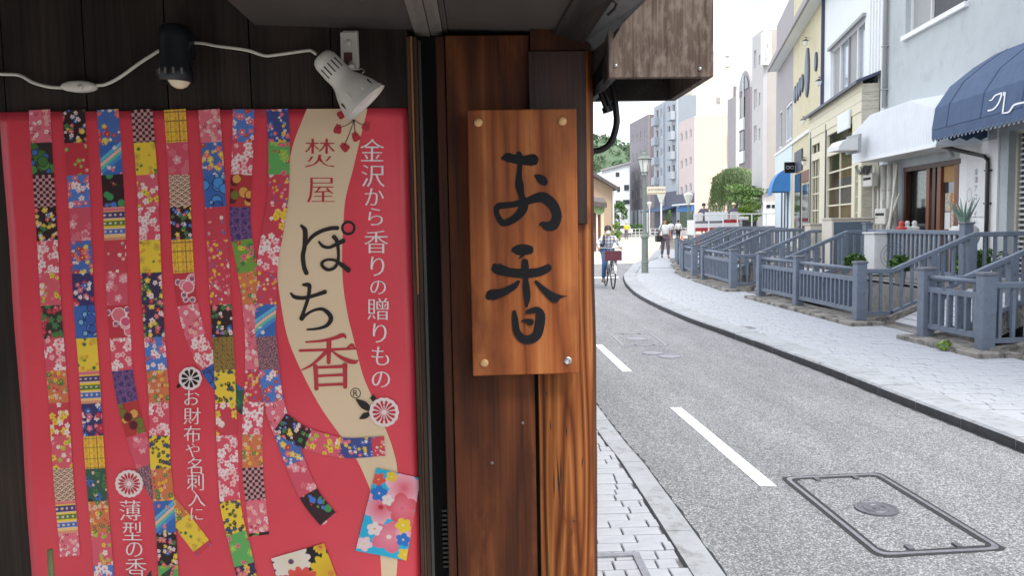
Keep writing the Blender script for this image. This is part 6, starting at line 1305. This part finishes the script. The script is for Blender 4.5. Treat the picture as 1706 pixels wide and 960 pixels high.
# weeping willow
wx = W(1226, 330, 52); wt = thing('willow_tree', (wx.x, 52, 0), 'weeping willow with hanging pale green strands before the peach building', 'tree')
MB().tube(smooth_line([(wx.x, 52, 0), (wx.x-.1, 52, 1.6), (wx.x+.05, 52, 3.0), (wx.x, 52, 4.3)], 4), [.2-.01*k for k in range(13)], 8).build('trunk', 'bark', wt, smooth=True)
lim = MB()
for k in range(7): a = k*.9; lim.tube(smooth_line([(wx.x, 52, 2.6+.2*k), (wx.x+.7*math.cos(a), 52+.7*math.sin(a), 3.8), (wx.x+1.0*math.cos(a), 52+1.0*math.sin(a), 4.0)], 3), .05, 5)
lim.build('limbs', 'bark', wt)
b = MB(); ZW = W(1226, 277, 52).z
for k in range(560):
    a = rs.uniform(0, 6.28); r = 1.5*math.sqrt(rs.random()); x = wx.x+r*math.cos(a); y = 52+r*math.sin(a); zt_ = ZW-.30*r*r-.1*rs.random(); l = rs.uniform(1.6, 3.2)*(.6+.4*r/1.5); ox, oy = rs.uniform(-.2, .2)+.25*math.cos(a), rs.uniform(-.2, .2)
    n = 9
    for q in range(n):
        t_ = q/n; p = Vector((x+ox*t_, y+oy*t_, zt_-l*t_)); d_ = Vector((rs.uniform(-.09, .09), rs.uniform(-.05, .05), -.20)); s_v = Vector((.028, .015, 0)); b.add([p, p+d_*.5+s_v, p+d_, p+d_*.5-s_v], [(0, 1, 2, 3)]); 
        p2 = p+Vector((rs.uniform(-.08, .08), rs.uniform(-.08, .08), rs.uniform(-.1, .1))); d_ = Vector((rs.uniform(-.12, .12), rs.uniform(-.08, .08), -.18)); b.add([p2, p2+d_*.5+s_v, p2+d_, p2+d_*.5-s_v], [(0, 1, 2, 3)])
b.build('crown', 'leaf_willow', wt)
def tree(name, px, py, y, rx, rz, n, lf, m, label, base=0.0, clumps=16):
    c = W(px, py, y); t = thing(name, (c.x, y, base), label, 'tree'); MB().tube([(c.x, y, base), (c.x+.05, y, (c.z+base)/2), (c.x, y, c.z)], [.13, .1, .05], 7).build('trunk', 'bark', t); b = MB()
    for _ in range(clumps):
        a = rs.uniform(0, 6.28); r = math.sqrt(rs.random()); q = (c.x+rx*.75*r*math.cos(a), y+rx*.6*r*math.sin(a), c.z+rz*rs.uniform(-.75, .75)); leaves(b, q, (rx*.42, rx*.4, rz*.26), n//clumps, lf, rs)
    b.build('crown', m, t); return t
tree('broadleaf_tree', 1241, 324, 47.5, 1.3, .72, 2400, .095, 'leaf_fresh', 'spreading dark green tree in front of the willow'); tree('bright_shrub', 1249, 354, 41.2, .6, .55, 1300, .07, 'leaf_bright', 'yellow-green bushy shrub right of the truck', clumps=9); tree('left_shrub', 1031, 358, 84, .9, 1.5, 900, .14, 'leaf_mid', 'dark green tree beside the tan house', clumps=9); tree('pale_shrub', 1026, 388, 66, .5, .9, 500, .10, 'leaf_bright', 'pale green shrub at the foot of the tan house', clumps=8)
tree('roadside_tree', 1115, 366, 93, .5, 1.5, 500, .14, 'leaf_mid', 'small street tree behind the pedestrian', clumps=8)
a, c = W(1047, 372, 100), W(1074, 378, 100); t = thing('clipped_hedge', ((a.x+c.x)/2, 100, 0), 'low clipped hedge before the grey brick block', 'hedge'); b = MB()
for k in range(12): leaves(b, (a.x+(c.x-a.x)*(k+.5)/12, 100, 1.0), (.3, .5, .5), 60, .13, rs)
b.build('foliage', 'leaf_mid', t)

# ================================================================== STREET FURNITURE
mat('lamp_green', (.17, .20, .18), .5, .15, 12); mat('lamp_glass', (.72, .74, .70), .3, .03)
lp0 = G(1074.5, 455, .06); x, y = lp0.x, lp0.y; zt0 = W(1074, 256, y).z
sl2 = thing('street_lamp', (x, y, .06), 'green cast-iron street lamp with a tapered glass lantern at the pavement bend', 'street lamp')
MB().lathe([(.105, 0), (.105, .30), (.115, .31), (.115, .35), (.10, .37), (.098, 1.05), (.118, 1.08), (.118, 1.14), (.085, 1.18), (.065, 1.3), (.058, 2.2), (.052, 3.05), (.05, 3.1)], (x, y, .06), n=16).build('column', 'lamp_green', sl2, smooth=False)
zl0, zl1 = W(1074, 292, y).z, W(1074, 266, y).z
MB().lathe([(.05, 0), (.11, .03), (.11, .06), (.05, .08)], (x, y, 3.08), n=12).build('collar', 'lamp_green', sl2)
MB().lathe([(.085, 0), (.19, zl1-zl0)], (x, y, zl0), n=6).build('lantern_glass', 'lamp_glass', sl2)
for k in range(6):
    a = 2*math.pi*k/6; MB().beam((x+.09*math.cos(a), y+.09*math.sin(a), zl0), (x+.195*math.cos(a), y+.195*math.sin(a), zl1), .016, .016).build('lantern_bar', 'lamp_green', sl2)
MB().lathe([(.21, 0), (.23, .02), (.12, .11), (.10, .12), (.09, .19), (.05, .22), (.03, .25), (.045, .28), (.01, .33)], (x, y, zl1), n=12).build('lantern_roof', 'lamp_green', sl2)
MB().lathe([(.04, 3.0-3.0), (.06, .05), (.06, .2), (.085, zl0-3.1)], (x, y, 3.1), n=8).build('lantern_cradle', 'lamp_green', sl2)
a, c = W(1077.5, 311, y), W(1109, 323.5, y); db = thing('direction_board', (a.x, y, c.z), 'cream direction board with an arrow and small Japanese writing on the street lamp', 'sign'); MB().bx(a.x, c.x, y-.015, y+.015, c.z, a.z).build('board', 'cream', db); MB().bx(x+.04, a.x+.02, y-.01, y+.01, a.z-.03, a.z+.0).build('bracket', 'lamp_green', db); MB().bx(a.x, c.x, y-.019, y-.016, c.z+.02, c.z+.035).build('stripe', 'brown', db)
b = MB()
for k, ch in enumerate('西外惣構跡案内'): v, f = glyph(ch); v = v-(v.max(0)+v.min(0))/2; b.add([(a.x+.14+.068*k+xx*.064*EMS, y-.0175, (a.z+c.z)/2+.02+zz_*.07*EMS) for xx, zz_ in v], f)
b.add([(a.x+.03, y-.0175, (a.z+c.z)/2+.02), (a.x+.085, y-.0175, (a.z+c.z)/2-.02), (a.x+.085, y-.0175, (a.z+c.z)/2+.06)], [(0, 1, 2)]); b.build('lettering', 'mauve_dark', db)
def far_lamp(px, py_base, py_lamp, yy, label, green=False):
    p = W(px, py_lamp, yy); t = thing('street_lamp', (p.x, yy, 0), label, 'street lamp', 'far street lamps'); m = 'lamp_green' if green else 'bollard_white'; MB().tube([(p.x, yy, 0), (p.x, yy, p.z-.2)], .06, 8).build('column', m, t); MB().lathe([(.1, -.3), (.34, .35), (.36, .4), (.1, .55)], p, n=8).build('lantern', 'lamp_glass', t)
far_lamp(1101.5, 375, 331, 58, 'white-glass street lamp behind the direction board'); far_lamp(1147, 385, 334, 55, 'green street lamp before the pink building', True); far_lamp(1082, 370, 343, 104, 'small lamp before the grey brick block')
mat('cone_orange', (.75, .10, .05), .55, .1, 6)
def cone(px, py, yy, label, s=1.0):
    p = G(px, py); t = thing('traffic_cone', (p.x, p.y, .06), label, 'traffic cone', 'orange cones'); MB().lathe([(.15*s, .03), (.12*s, .2), (.09*s, .4), (.05*s, .68), (.025*s, .7)], (p.x, p.y, .06), n=14).build('cone', 'cone_orange', t, smooth=True); MB().lathe([(.108*s, .3), (.083*s, .47)], (p.x, p.y, .061), n=14, cap=False).build('white_band', 'bollard_white', t); MB().bx(p.x-.19*s, p.x+.19*s, p.y-.19*s, p.y+.19*s, .06, .09).build('base', 'cone_orange', t)
cone(1136, 413, 0, 'orange traffic cone left of the railing at the bend')
for (px, yy, lb) in ((1168, 40.5, 'left of the orange barriers below the truck'),):
    p = W(px, 385, yy); tag(MB().bx(p.x-.35, p.x+.35, yy-.2, yy+.2, .06, .9).bx(p.x-.3, p.x+.3, yy-.22, yy-.21, .3, .6).build('orange_barrier', 'cone_orange'), 'orange plastic barrier at the foot of the work truck', 'barrier')
def guard(p0, p1, z, n, label, m='bollard_white', h=1.0, rails=3):
    p0, p1 = Vector(p0), Vector(p1); t = thing('guard_fence', tuple(p0), label, 'fence', 'pale pipe fences')
    for k in range(n+1): q = p0.lerp(p1, k/n); MB().tube([q, q+Z(h)], .035, 6).build('post', m, t)
    for k in range(rails): MB().tube([p0+Z(h*(k+1)/rails-.02), p1+Z(h*(k+1)/rails-.02)], .028, 6).build('rail', m, t)
guard((W(1046, 380, 83).x, 83, 0), (W(1078, 380, 83).x, 83, 0), 0, 5, 'pale grey pipe fence across the street behind the yellow worker'); guard((W(1084, 380, 80).x, 80, 0), (W(1150, 380, 80).x, 80, 0), 0, 9, 'long pale pipe fence behind the pedestrian')
guard((W(1157, 380, 39).x, 39, .06), (W(1300, 380, 39).x, 39, .06), 0, 6, 'pale pipe fence between the truck and the far railings', 'bollard_white', 1.9, 2)

# ================================================================== VEHICLES
mat('car_white', (.78, .79, .80), .25, .02, coat=.5); mat('tyre', (.015, .015, .016), .8, .1); mat('truck_red', (.42, .035, .05), .4, .06); mat('truck_grey', (.16, .17, .20), .4, .1); mat('yellow_vest', (.72, .66, .05), .7, .1, 8)
T0, T1 = W(1158, 366, 42), W(1231, 366, 42); tk = thing('work_truck', ((T0.x+T1.x)/2, 42, 0), 'white work truck with red stripes standing behind the far railings', 'truck'); zz = lambda py: W(1195, py, 42).z
zfl = .90
MB().bx(T0.x, T1.x, 42.0, 43.6, zfl-.06, zfl).build('bed_floor', 'truck_grey', tk); MB().bx(T0.x+.1, T1.x-.1, 42.1, 43.5, .42, zfl-.061).build('chassis', 'truck_grey', tk)
for (xa_, xb_, y0_, y1_, m_, nm_) in ((0, 1, 385, 379, 'truck_red', 'red_stripe'), (0, 1, 379, 372, 'car_white', 'tail_board'), (0, .62, 372, 368, 'truck_grey', 'grey_stripe'), (.63, 1, 372, 366.3, 'truck_red', 'red_stripe'), (0, .17, 368, 354, 'paper', 'side_board'), (.22, .72, 368, 353, 'white_wall', 'side_board'), (.80, 1, 366, 353, 'paper', 'side_board')):
    xx0, xx1 = T0.x+(T1.x-T0.x)*xa_, T0.x+(T1.x-T0.x)*xb_; MB().bx(xx0+.004, xx1-.004, 42.0-.06, 42.0-.004, zz(y0_)+.004, zz(y1_)).build(nm_, m_, tk)
for q in (T0.x+.02, T1.x-.02): MB().bx(q-.02, q+.02, 42.002, 43.6, zfl+.002, zz(366)).build('side_board', 'car_white', tk)
MB().bx(T1.x+.03, T1.x+1.15, 42.05, 43.55, .45, 1.82).build('cab', 'car_white', tk, bevel=.12); MB().bx(T1.x+.2, T1.x+.95, 42.02, 42.06, 1.2, 1.65).build('cab_window', 'pane', tk)
for q in (T0.x+.3, T1.x-.3):
    for yy in (42.1, 43.4):
        w = MB().lathe([(.36, -.1), (.36, .1)], (q, yy, .36), (0, 1, 0), 18).build('wheel', 'tyre', tk); MB().lathe([(.2, -.11), (.2, .11)], (q, yy, .36), (0, 1, 0), 14).build('rim', 'bollard_white', w)
p = W(1040, 378, 95); cr = thing('parked_car', (p.x, 95, 0), 'small white car parked beyond the pipe fence at left', 'car')
MB().prism([(p.x-.9, 94.2, .35), (p.x+.9, 94.2, .35), (p.x+.9, 94.2, .85), (p.x-.9, 94.2, .85)], (0, 3.6, 0)).build('body', 'car_white', cr, bevel=.12); MB().prism([(p.x-.82, 95.0, .86), (p.x+.82, 95.0, .86), (p.x+.64, 95.0, 1.42), (p.x-.64, 95.0, 1.42)], (0, 2.2, 0)).build('cabin', 'car_white', cr, bevel=.1)
MB().prism([(p.x-.66, 94.93, .95), (p.x+.66, 94.93, .95), (p.x+.55, 94.93, 1.34), (p.x-.55, 94.93, 1.34)], (0, .065, 0)).build('windscreen', 'pane', cr)
for q in (-1, 1):
    MB().bx(p.x+q*.62-.16, p.x+q*.62+.16, 94.13, 94.19, .62, .76).build('headlight', 'lamp_glass', cr)
    for yy in (94.9, 97.0): MB().lathe([(.3, 0), (.3, .18)], (p.x+q*.84-.09, yy, .3), (1, 0, 0), 16).build('wheel', 'tyre', cr)
# ================================================================== PEOPLE
mat('skin', (.50, .30, .21), .55, .06, 20); mat('hair', (.018, .014, .012), .5, .2, 40); mat('jeans', (.045, .10, .22), .85, .2, 20); mat('shoe', (.05, .05, .055), .6, .2); mat('shoe_white', (.5, .5, .5), .6, .1); mat('shirt_white', (.70, .71, .73), .8, .05, 8); mat('trouser_plum', (.12, .095, .12), .85, .1, 10); mat('trouser_dark', (.02, .022, .035), .85, .1, 10); mat('bag_black', (.015, .014, .016), .6, .2); mat('mask_white', (.72, .72, .70), .8, .05); mat('work_grey', (.14, .12, .16), .85, .1, 10); mat('basket', (.10, .02, .035), .6, .3, 30); mat('bike_metal', (.35, .35, .36), .35, .1, metal=.7); mat('helmet', (.72, .70, .40), .4, .05); mat('work_trouser', (.10, .10, .14), .85, .1)
def plaid(name):
    m = bpy.data.materials.new(name); m.use_nodes = True; t = m.node_tree; N = t.nodes; lk = t.links.new; b = N['Principled BSDF']; b.inputs['Roughness'].default_value = .85; co = N.new('ShaderNodeTexCoord'); acc = None
    for ax in ('X', 'Z'):
        w = N.new('ShaderNodeTexWave'); w.bands_direction = ax; w.inputs['Scale'].default_value = 3.6; lk(co.outputs['Object'], w.inputs['Vector']); r = N.new('ShaderNodeValToRGB'); r.color_ramp.elements[0].position = .5; r.color_ramp.elements[0].color = (.72, .72, .74, 1); r.color_ramp.elements[1].position = .62; r.color_ramp.elements[1].color = (.16, .17, .26, 1); lk(w.outputs['Fac'], r.inputs['Fac'])
        if acc is None: acc = r.outputs[0]
        else: x = N.new('ShaderNodeMix'); x.data_type = 'RGBA'; x.inputs[0].default_value = .5; lk(acc, x.inputs[6]); lk(r.outputs[0], x.inputs[7]); acc = x.outputs[2]
    lk(acc, b.inputs['Base Color']); M[name] = m
plaid('plaid')
def skin_mesh(name, V, E, Rr, m, parent, root=0, sub=1):
    o3 = ORG[parent.name]; me = bpy.data.meshes.new(name); me.from_pydata([tuple(Vector(v)-o3) for v in V], E, []); me.update(); o = bpy.data.objects.new(name, me); COL.objects.link(o); o.parent = parent; ORG[o.name] = o3
    md = o.modifiers.new('skin', 'SKIN'); md.use_smooth_shade = True
    for i, r in enumerate(Rr): me.skin_vertices[0].data[i].radius = (r, r) if not isinstance(r, tuple) else r
    me.skin_vertices[0].data[root].use_root = True
    if sub: s_ = o.modifiers.new('sub', 'SUBSURF'); s_.levels = sub; s_.render_levels = sub
    me.materials.append(M[m]); return o
class Skel:
    def __init__(s): s.n = {}; s.V = []; s.R = []; s.E = []
    def j(s, k, p, r, par=None):
        s.n[k] = len(s.V); s.V.append(p); s.R.append(r)
        if par: s.E.append((s.n[par], s.n[k]))
def person(t, J, sc=1.0, top='shirt_white', low='trouser_plum', shoe='shoe', sleeve=.5, hair='hair', fingers=True, mask=None, hat=None, face=(0, -1, 0), sw=1.0):
    """J: world joints; body skin, clothes as shells over the same skeleton"""
    g = lambda k: Vector(J[k]); s = Skel(); k_ = sc
    s.j('pel', g('pel'), .10*k_); s.j('waist', g('pel').lerp(g('chest'), .45), .085*k_, 'pel'); s.j('chest', g('chest'), .08*k_, 'waist'); s.j('neck', g('neck'), .052*k_, 'chest')
    hd_ = g('head'); up_ = (hd_-g('neck')).normalized(); fc = Vector(face).normalized()
    s.j('jaw', g('neck')+up_*.06*k_+fc*.02*k_, .058*k_, 'neck'); s.j('face', hd_-up_*.01*k_+fc*.008*k_, .082*k_, 'jaw'); s.j('crown', hd_+up_*.06*k_, .072*k_, 'face')
    for q in 'LR':
        s.j('sh'+q, g('sh'+q), .058*k_, 'chest'); s.j('el'+q, g('el'+q), .042*k_, 'sh'+q); s.j('wr'+q, g('wr'+q), .028*k_, 'el'+q); d = (g('wr'+q)-g('el'+q)).normalized(); s.j('palm'+q, g('wr'+q)+d*.06*k_, (.034*k_, .02*k_), 'wr'+q)
        s.j('hip'+q, g('hip'+q), .092*k_, 'pel'); s.j('kn'+q, g('kn'+q), .062*k_, 'hip'+q); s.j('an'+q, g('an'+q), .038*k_, 'kn'+q); s.j('toe'+q, g('toe'+q), .034*k_, 'an'+q)
    body = skin_mesh('body', s.V, s.E, s.R, 'skin', t)
    if fingers:
        for q in 'LR':
            d = (g('wr'+q)-g('el'+q)).normalized(); p0 = g('wr'+q)+d*.075*k_; sd_ = d.cross(Vector((0, 1, 0.2))).normalized(); dn = d.cross(sd_)
            for i in range(4):
                a = p0+sd_*(i-1.5)*.017*k_; l = (.062, .07, .066, .05)[i]*k_; MB().tube([a, a+d*l*.5+dn*.006, a+d*l*.85+dn*.022], [.008*k_, .0075*k_, .006*k_], 6).build('finger', 'skin', t, smooth=True)
            a = g('wr'+q)+d*.035*k_+sd_*.028*k_; MB().tube([a, a+d*.03*k_+sd_*.02*k_, a+d*.055*k_+sd_*.022*k_], [.009*k_, .0085*k_, .007*k_], 6).build('thumb', 'skin', t, smooth=True)
    # shirt
    c = Skel(); c.j('pel', g('pel')+Z(.02*k_), .14*k_*sw); c.j('waist', g('pel').lerp(g('chest'), .45), .13*k_*sw, 'pel'); c.j('chest', g('chest'), .145*k_*sw, 'waist'); c.j('nk', g('neck')-up_*.02, .062*k_, 'chest')
    for q in 'LR':
        c.j('sh'+q, g('sh'+q), .072*k_, 'chest'); e = g('el'+q); 
        if sleeve > .9: c.j('el'+q, e, .056*k_, 'sh'+q); c.j('wr'+q, e.lerp(g('wr'+q), min(1, sleeve-.9)*10 if sleeve < 1 else .92), .042*k_, 'el'+q)
        else: c.j('el'+q, g('sh'+q).lerp(e, sleeve*1.5), .064*k_, 'sh'+q)
    skin_mesh('shirt', c.V, c.E, c.R, top, t)
    c = Skel(); c.j('pel', g('pel')-Z(.0), .132*k_)
    for q in 'LR': c.j('hip'+q, g('hip'+q), .104*k_, 'pel'); c.j('kn'+q, g('kn'+q), .077*k_, 'hip'+q); c.j('an'+q, g('kn'+q).lerp(g('an'+q), .93), .060*k_, 'kn'+q)
    skin_mesh('trousers', c.V, c.E, c.R, low, t)
    for q in 'LR': skin_mesh('shoe', [g('an'+q)-Z(.02*k_), g('an'+q).lerp(g('toe'+q), .5)-Z(.01*k_), g('toe'+q)], [(0, 1), (1, 2)], [.05*k_, .05*k_, .042*k_], shoe, t)
    # head: hair, eyes, nose, mouth, ears
    sd_ = up_.cross(fc).normalized(); h0 = hd_+up_*.036*k_-fc*.028*k_; b = MB()
    prof = [(.088, -.055), (.098, -.01), (.098, .03), (.085, .07), (.055, .098), (.001, .108)]
    b.lathe([(r*k_, h*k_) for r, h in prof], h0-up_*.0, (up_-fc*.75).normalized(), 16, cap=False); b.build('hair', hair, t, smooth=True)
    for q in (-1, 1):
        MB().lathe([(.011*k_, 0), (.007*k_, .006*k_), (.001, .008*k_)], hd_+fc*.082*k_+sd_*q*.032*k_+up_*.006*k_, fc, 8).build('eye', 'hair', t); MB().lathe([(.012*k_, -.01*k_), (.022*k_, 0), (.018*k_, .012*k_), (.001, .016*k_)], hd_+sd_*q*.08*k_-up_*.005*k_, sd_*q, 8).build('ear', 'skin', t, smooth=True)
    MB().tube([hd_+fc*.084*k_+up_*.005*k_, hd_+fc*.104*k_-up_*.026*k_, hd_+fc*.084*k_-up_*.032*k_], [.006*k_, .012*k_, .008*k_], 8).build('nose', 'skin', t, smooth=True)
    if mask:
        MB().lathe([(.062*k_, -.005*k_), (.055*k_, .02*k_), (.03*k_, .042*k_), (.001, .046*k_)], hd_+fc*.07*k_-up_*.045*k_, fc, 14).build('face_mask', mask, t, smooth=True)
    else: MB().box(hd_+fc*.083*k_-up_*.052*k_, (.04*k_, .006, .009*k_), (sd_, fc, up_)).build('mouth', 'red_cloth', t)
    if hat: MB().lathe([(.125*k_, -.002), (.12*k_, .004), (.102*k_, .01), (.098*k_, .06*k_), (.06*k_, .095*k_), (.001, .105*k_)], hd_+up_*.04*k_, up_, 16, cap=False).build('hat', hat, t, smooth=True)
    return t
def standing(x, y, z, h, face_cam=True, stride=.0, arms=.0, yaw=0.0):
    k = h/1.7; f = -1 if face_cam else 1; cr, sr = math.cos(yaw), math.sin(yaw)
    def P(a, b, c): a, b = a*k, b*k*f*-1; return Vector((x+a*cr-b*sr, y+a*sr+b*cr, z+c*k))
    J = {'pel': P(0, 0, .94), 'chest': P(0, -.01, 1.28), 'neck': P(0, 0, 1.45), 'head': P(0, -.02, 1.595), 'shL': P(.18, 0, 1.37), 'shR': P(-.18, 0, 1.37), 'elL': P(.235+arms*.2, .05*1, 1.09+arms*.1), 'elR': P(-.235-arms*.2, -.03, 1.09+arms*.1), 'wrL': P(.25+arms*.35, -.05, .84+arms*.2), 'wrR': P(-.25-arms*.35, -.1, .84+arms*.2),
         'hipL': P(.09, 0, .88), 'hipR': P(-.09, 0, .88), 'knL': P(.095, -.10*stride*2-.02, .50), 'knR': P(-.095, .02, .49), 'anL': P(.095, -.24*stride, .09+.02*stride), 'anR': P(-.095, .24*stride, .09+.05*stride), 'toeL': P(.105, -.24*stride-.15, .035), 'toeR': P(-.105, .24*stride-.15, .035)}
    return J, k, Vector((sr*-f*1 if False else 0, f, 0))
# pedestrian
pp = G(1108, 431, .06); pd = thing('person', (pp.x, pp.y, .06), 'man in white shirt and plum trousers walking towards the camera with a shoulder bag', 'person')
J, k, fc = standing(pp.x, pp.y, .065, 1.70, True, .75); person(pd, J, k, 'shirt_white', 'trouser_plum', 'shoe', .5, fingers=True, face=(0, -1, -.05)); MB().bx(J['pel'].x-.13, J['pel'].x+.13, pp.y-.14, pp.y-.12, pp.z+.985, pp.z+1.02).build('belt', 'bag_black', pd)
bg2 = thing('shoulder_bag', (pp.x-.33, pp.y, .8), 'dark shoulder bag hanging at the walking man\'s side', 'bag'); MB().bx(pp.x-.40, pp.x-.20, pp.y-.2, pp.y+.16, .78, 1.06).build('bag', 'bag_black', bg2, bevel=.03); MB().tube(smooth_line([(pp.x-.31, pp.y-.06, 1.06), (pp.x-.235, pp.y-.13, 1.30), (pp.x-.16, pp.y-.05, 1.51), (pp.x-.2, pp.y+.1, 1.3), (pp.x-.3, pp.y+.06, 1.06)], 5), .018, 6).build('strap', 'bag_black', bg2)
# far figures
for (px, py, zb_, fcam, h, top, low, slv, hat, lb) in ((1043.5, 399.5, 0, True, 1.66, 'yellow_vest', 'work_grey', .95, 'helmet', 'worker in a yellow vest standing in the road far away at left'), (1130, 403, .06, False, 1.68, 'shirt_white', 'trouser_dark', .95, None, 'person in white top and dark trousers seen from behind on the pavement'), (1118, 402, .06, False, 1.66, 'shirt_white', 'work_trouser', .5, None, 'person in white partly hidden behind the walking man')):
    p = G(px, py, zb_); t = thing('person', (p.x, p.y, zb_), lb, 'person'); J, k, fc = standing(p.x, p.y, zb_+.005, h, fcam, .3); person(t, J, k, top, low, 'shoe', slv, fingers=False, hat=hat, face=(0, -1 if fcam else 1, 0), sw=1.12 if top == 'yellow_vest' else 1)
for (px, top, hat, arms, lb) in ((1172.5, 'work_grey', 'hair', .45, 'workman in grey with a dark hat standing on the truck at left'), (1222, 'work_grey', 'helmet', .2, 'workman with a pale helmet standing on the truck at right')):
    p = W(px, 366, 42.7); zf = zfl+.003; t = thing('person', (p.x, 42.7, zf), lb, 'person'); J, k, fc = standing(p.x, 42.7, zf, 1.66, True, .2, arms); person(t, J, k, top, 'work_trouser', 'shoe', .95, fingers=False, hat=hat, face=(.3, -1, 0))
# bicycle and rider
cy0 = G(1021.5, 482); bx_, by_ = cy0.x, cy0.y; bi = thing('bicycle', (bx_, by_+.55, 0), 'city bicycle with a maroon front basket coming towards the camera', 'bicycle'); B = lambda x, y, z: Vector((bx_+x, by_+y, z))
def wheel(y, nm='wheel'):
    n = 28; tor = MB(); R0, r0_ = .315, .018; vs = [B((r0_)*math.sin(2*math.pi*j/8), y+(R0+r0_*math.cos(2*math.pi*j/8))*math.cos(2*math.pi*i/n), .335+(R0+r0_*math.cos(2*math.pi*j/8))*math.sin(2*math.pi*i/n)) for i in range(n) for j in range(8)]
    tor.add(vs, [(i*8+j, i*8+(j+1) % 8, ((i+1) % n)*8+(j+1) % 8, ((i+1) % n)*8+j) for i in range(n) for j in range(8)]); w = tor.build('wheel', 'tyre', bi, smooth=True)
    for i in range(10): a = 2*math.pi*i/10; MB().tube([B(0, y, .335), B(0, y+.3*math.cos(a), .335+.3*math.sin(a))], .0025, 4).build('spoke', 'bike_metal', w)
    MB().tube([B(-.05, y, .335), B(.05, y, .335)], .02, 8).build('hub', 'bike_metal', w)
    b = MB(); q = [B(0, y+.37*math.cos(t), .335+.37*math.sin(t)) for t in np.linspace(rad(10), rad(170), 12)]
    for a, c in zip(q[:-1], q[1:]): b.beam(a, c, .05, .006)
    b.build('mudguard', 'bike_metal', w)
wheel(0.0); wheel(1.12)
for a, c, r in ((B(0, .33, .80), B(0, .25, .98), .016), (B(.045, 0, .335), B(.03, .24, .76), .012), (B(-.045, 0, .335), B(-.03, .24, .76), .012), (B(0, .27, .74), B(0, .62, .32), .02), (B(0, .62, .30), B(0, .82, .80), .016), (B(.05, .62, .3), B(.05, 1.12, .335), .01), (B(-.05, .62, .3), B(-.05, 1.12, .335), .01), (B(0, .78, .7), B(.05, 1.12, .335), .009)): MB().tube([a, c], r, 8).build('frame_tube', 'bike_metal', bi, smooth=True)
MB().tube(smooth_line([B(-.27, .42, .98), B(-.24, .28, 1.0), B(-.08, .24, .99), B(.08, .24, .99), B(.24, .28, 1.0), B(.27, .42, .98)], 5), .012, 8).build('handlebar', 'bike_metal', bi, smooth=True)
MB().lathe([(.05, 0), (.12, .03), (.11, .06), (.04, .075)], B(0, .86, .79), n=12).build('saddle', 'bag_black', bi); MB().tube([B(-.09, .62, .30), B(.09, .62, .30)], .02, 8).build('crank', 'bike_metal', bi)
for x, z, y in ((-.13, .15, .64), (.13, .45, .6)): MB().bx(bx_+x-.05, bx_+x+.05, by_+y-.05, by_+y+.05, z-.015, z+.01).build('pedal', 'tyre', bi)
b = MB(); z0_, z1_ = .70, .93
for (x0, x1, y0, y1) in ((-.19, .19, -.10, -.09), (-.19, .19, .17, .18), (-.2, -.19, -.1, .18), (.19, .2, -.1, .18)): b.bx(bx_+x0, bx_+x1, by_+y0, by_+y1, z0_, z1_)
b.bx(bx_-.19, bx_+.19, by_-.09, by_+.17, z0_, z0_+.01); b.build('basket', 'basket', bi, bevel=.004); MB().lathe([(.035, 0), (.04, .05), (.01, .06)], B(0, -.02, .62), (0, -1, -.1), 12).build('headlamp', 'bike_metal', bi)
rd = thing('person', tuple(B(0, .86, .86)), 'masked cyclist in a checked shirt and blue jeans riding towards the camera', 'person')
J = {'pel': B(0, .86, .93), 'chest': B(0, .68, 1.17), 'neck': B(-.01, .63, 1.295), 'head': B(-.015, .60, 1.42), 'shL': B(.17, .66, 1.23), 'shR': B(-.17, .66, 1.23), 'elL': B(.27, .58, 1.05), 'elR': B(-.28, .58, 1.05), 'wrL': B(.265, .43, .995), 'wrR': B(-.265, .43, .995),
     'hipL': B(.085, .80, .88), 'hipR': B(-.085, .80, .88), 'knL': B(.13, .44, .80), 'knR': B(-.125, .48, .60), 'anL': B(.13, .60, .50), 'anR': B(-.14, .62, .20), 'toeL': B(.135, .47, .475), 'toeR': B(-.145, .48, .165)}
person(rd, J, .93, 'plaid', 'jeans', 'shoe', 1.0, mask='mask_white', face=(0, -1, -.12), sw=1.08)
sb_ = thing('shoulder_strap_bag', tuple(B(-.1, .9, 1.0)), 'black bag worn on the cyclist\'s back with its strap over the chest', 'bag'); MB().tube(smooth_line([B(-.13, .80, 1.02), B(-.12, .60, 1.08), B(-.115, .565, 1.18), B(-.11, .63, 1.31), B(-.08, .78, 1.25)], 5), .02, 6).build('strap', 'bag_black', sb_); MB().bx(bx_-.16, bx_+.14, by_+.86, by_+1.0, 1.0, 1.28).build('bag', 'bag_black', sb_, bevel=.03)
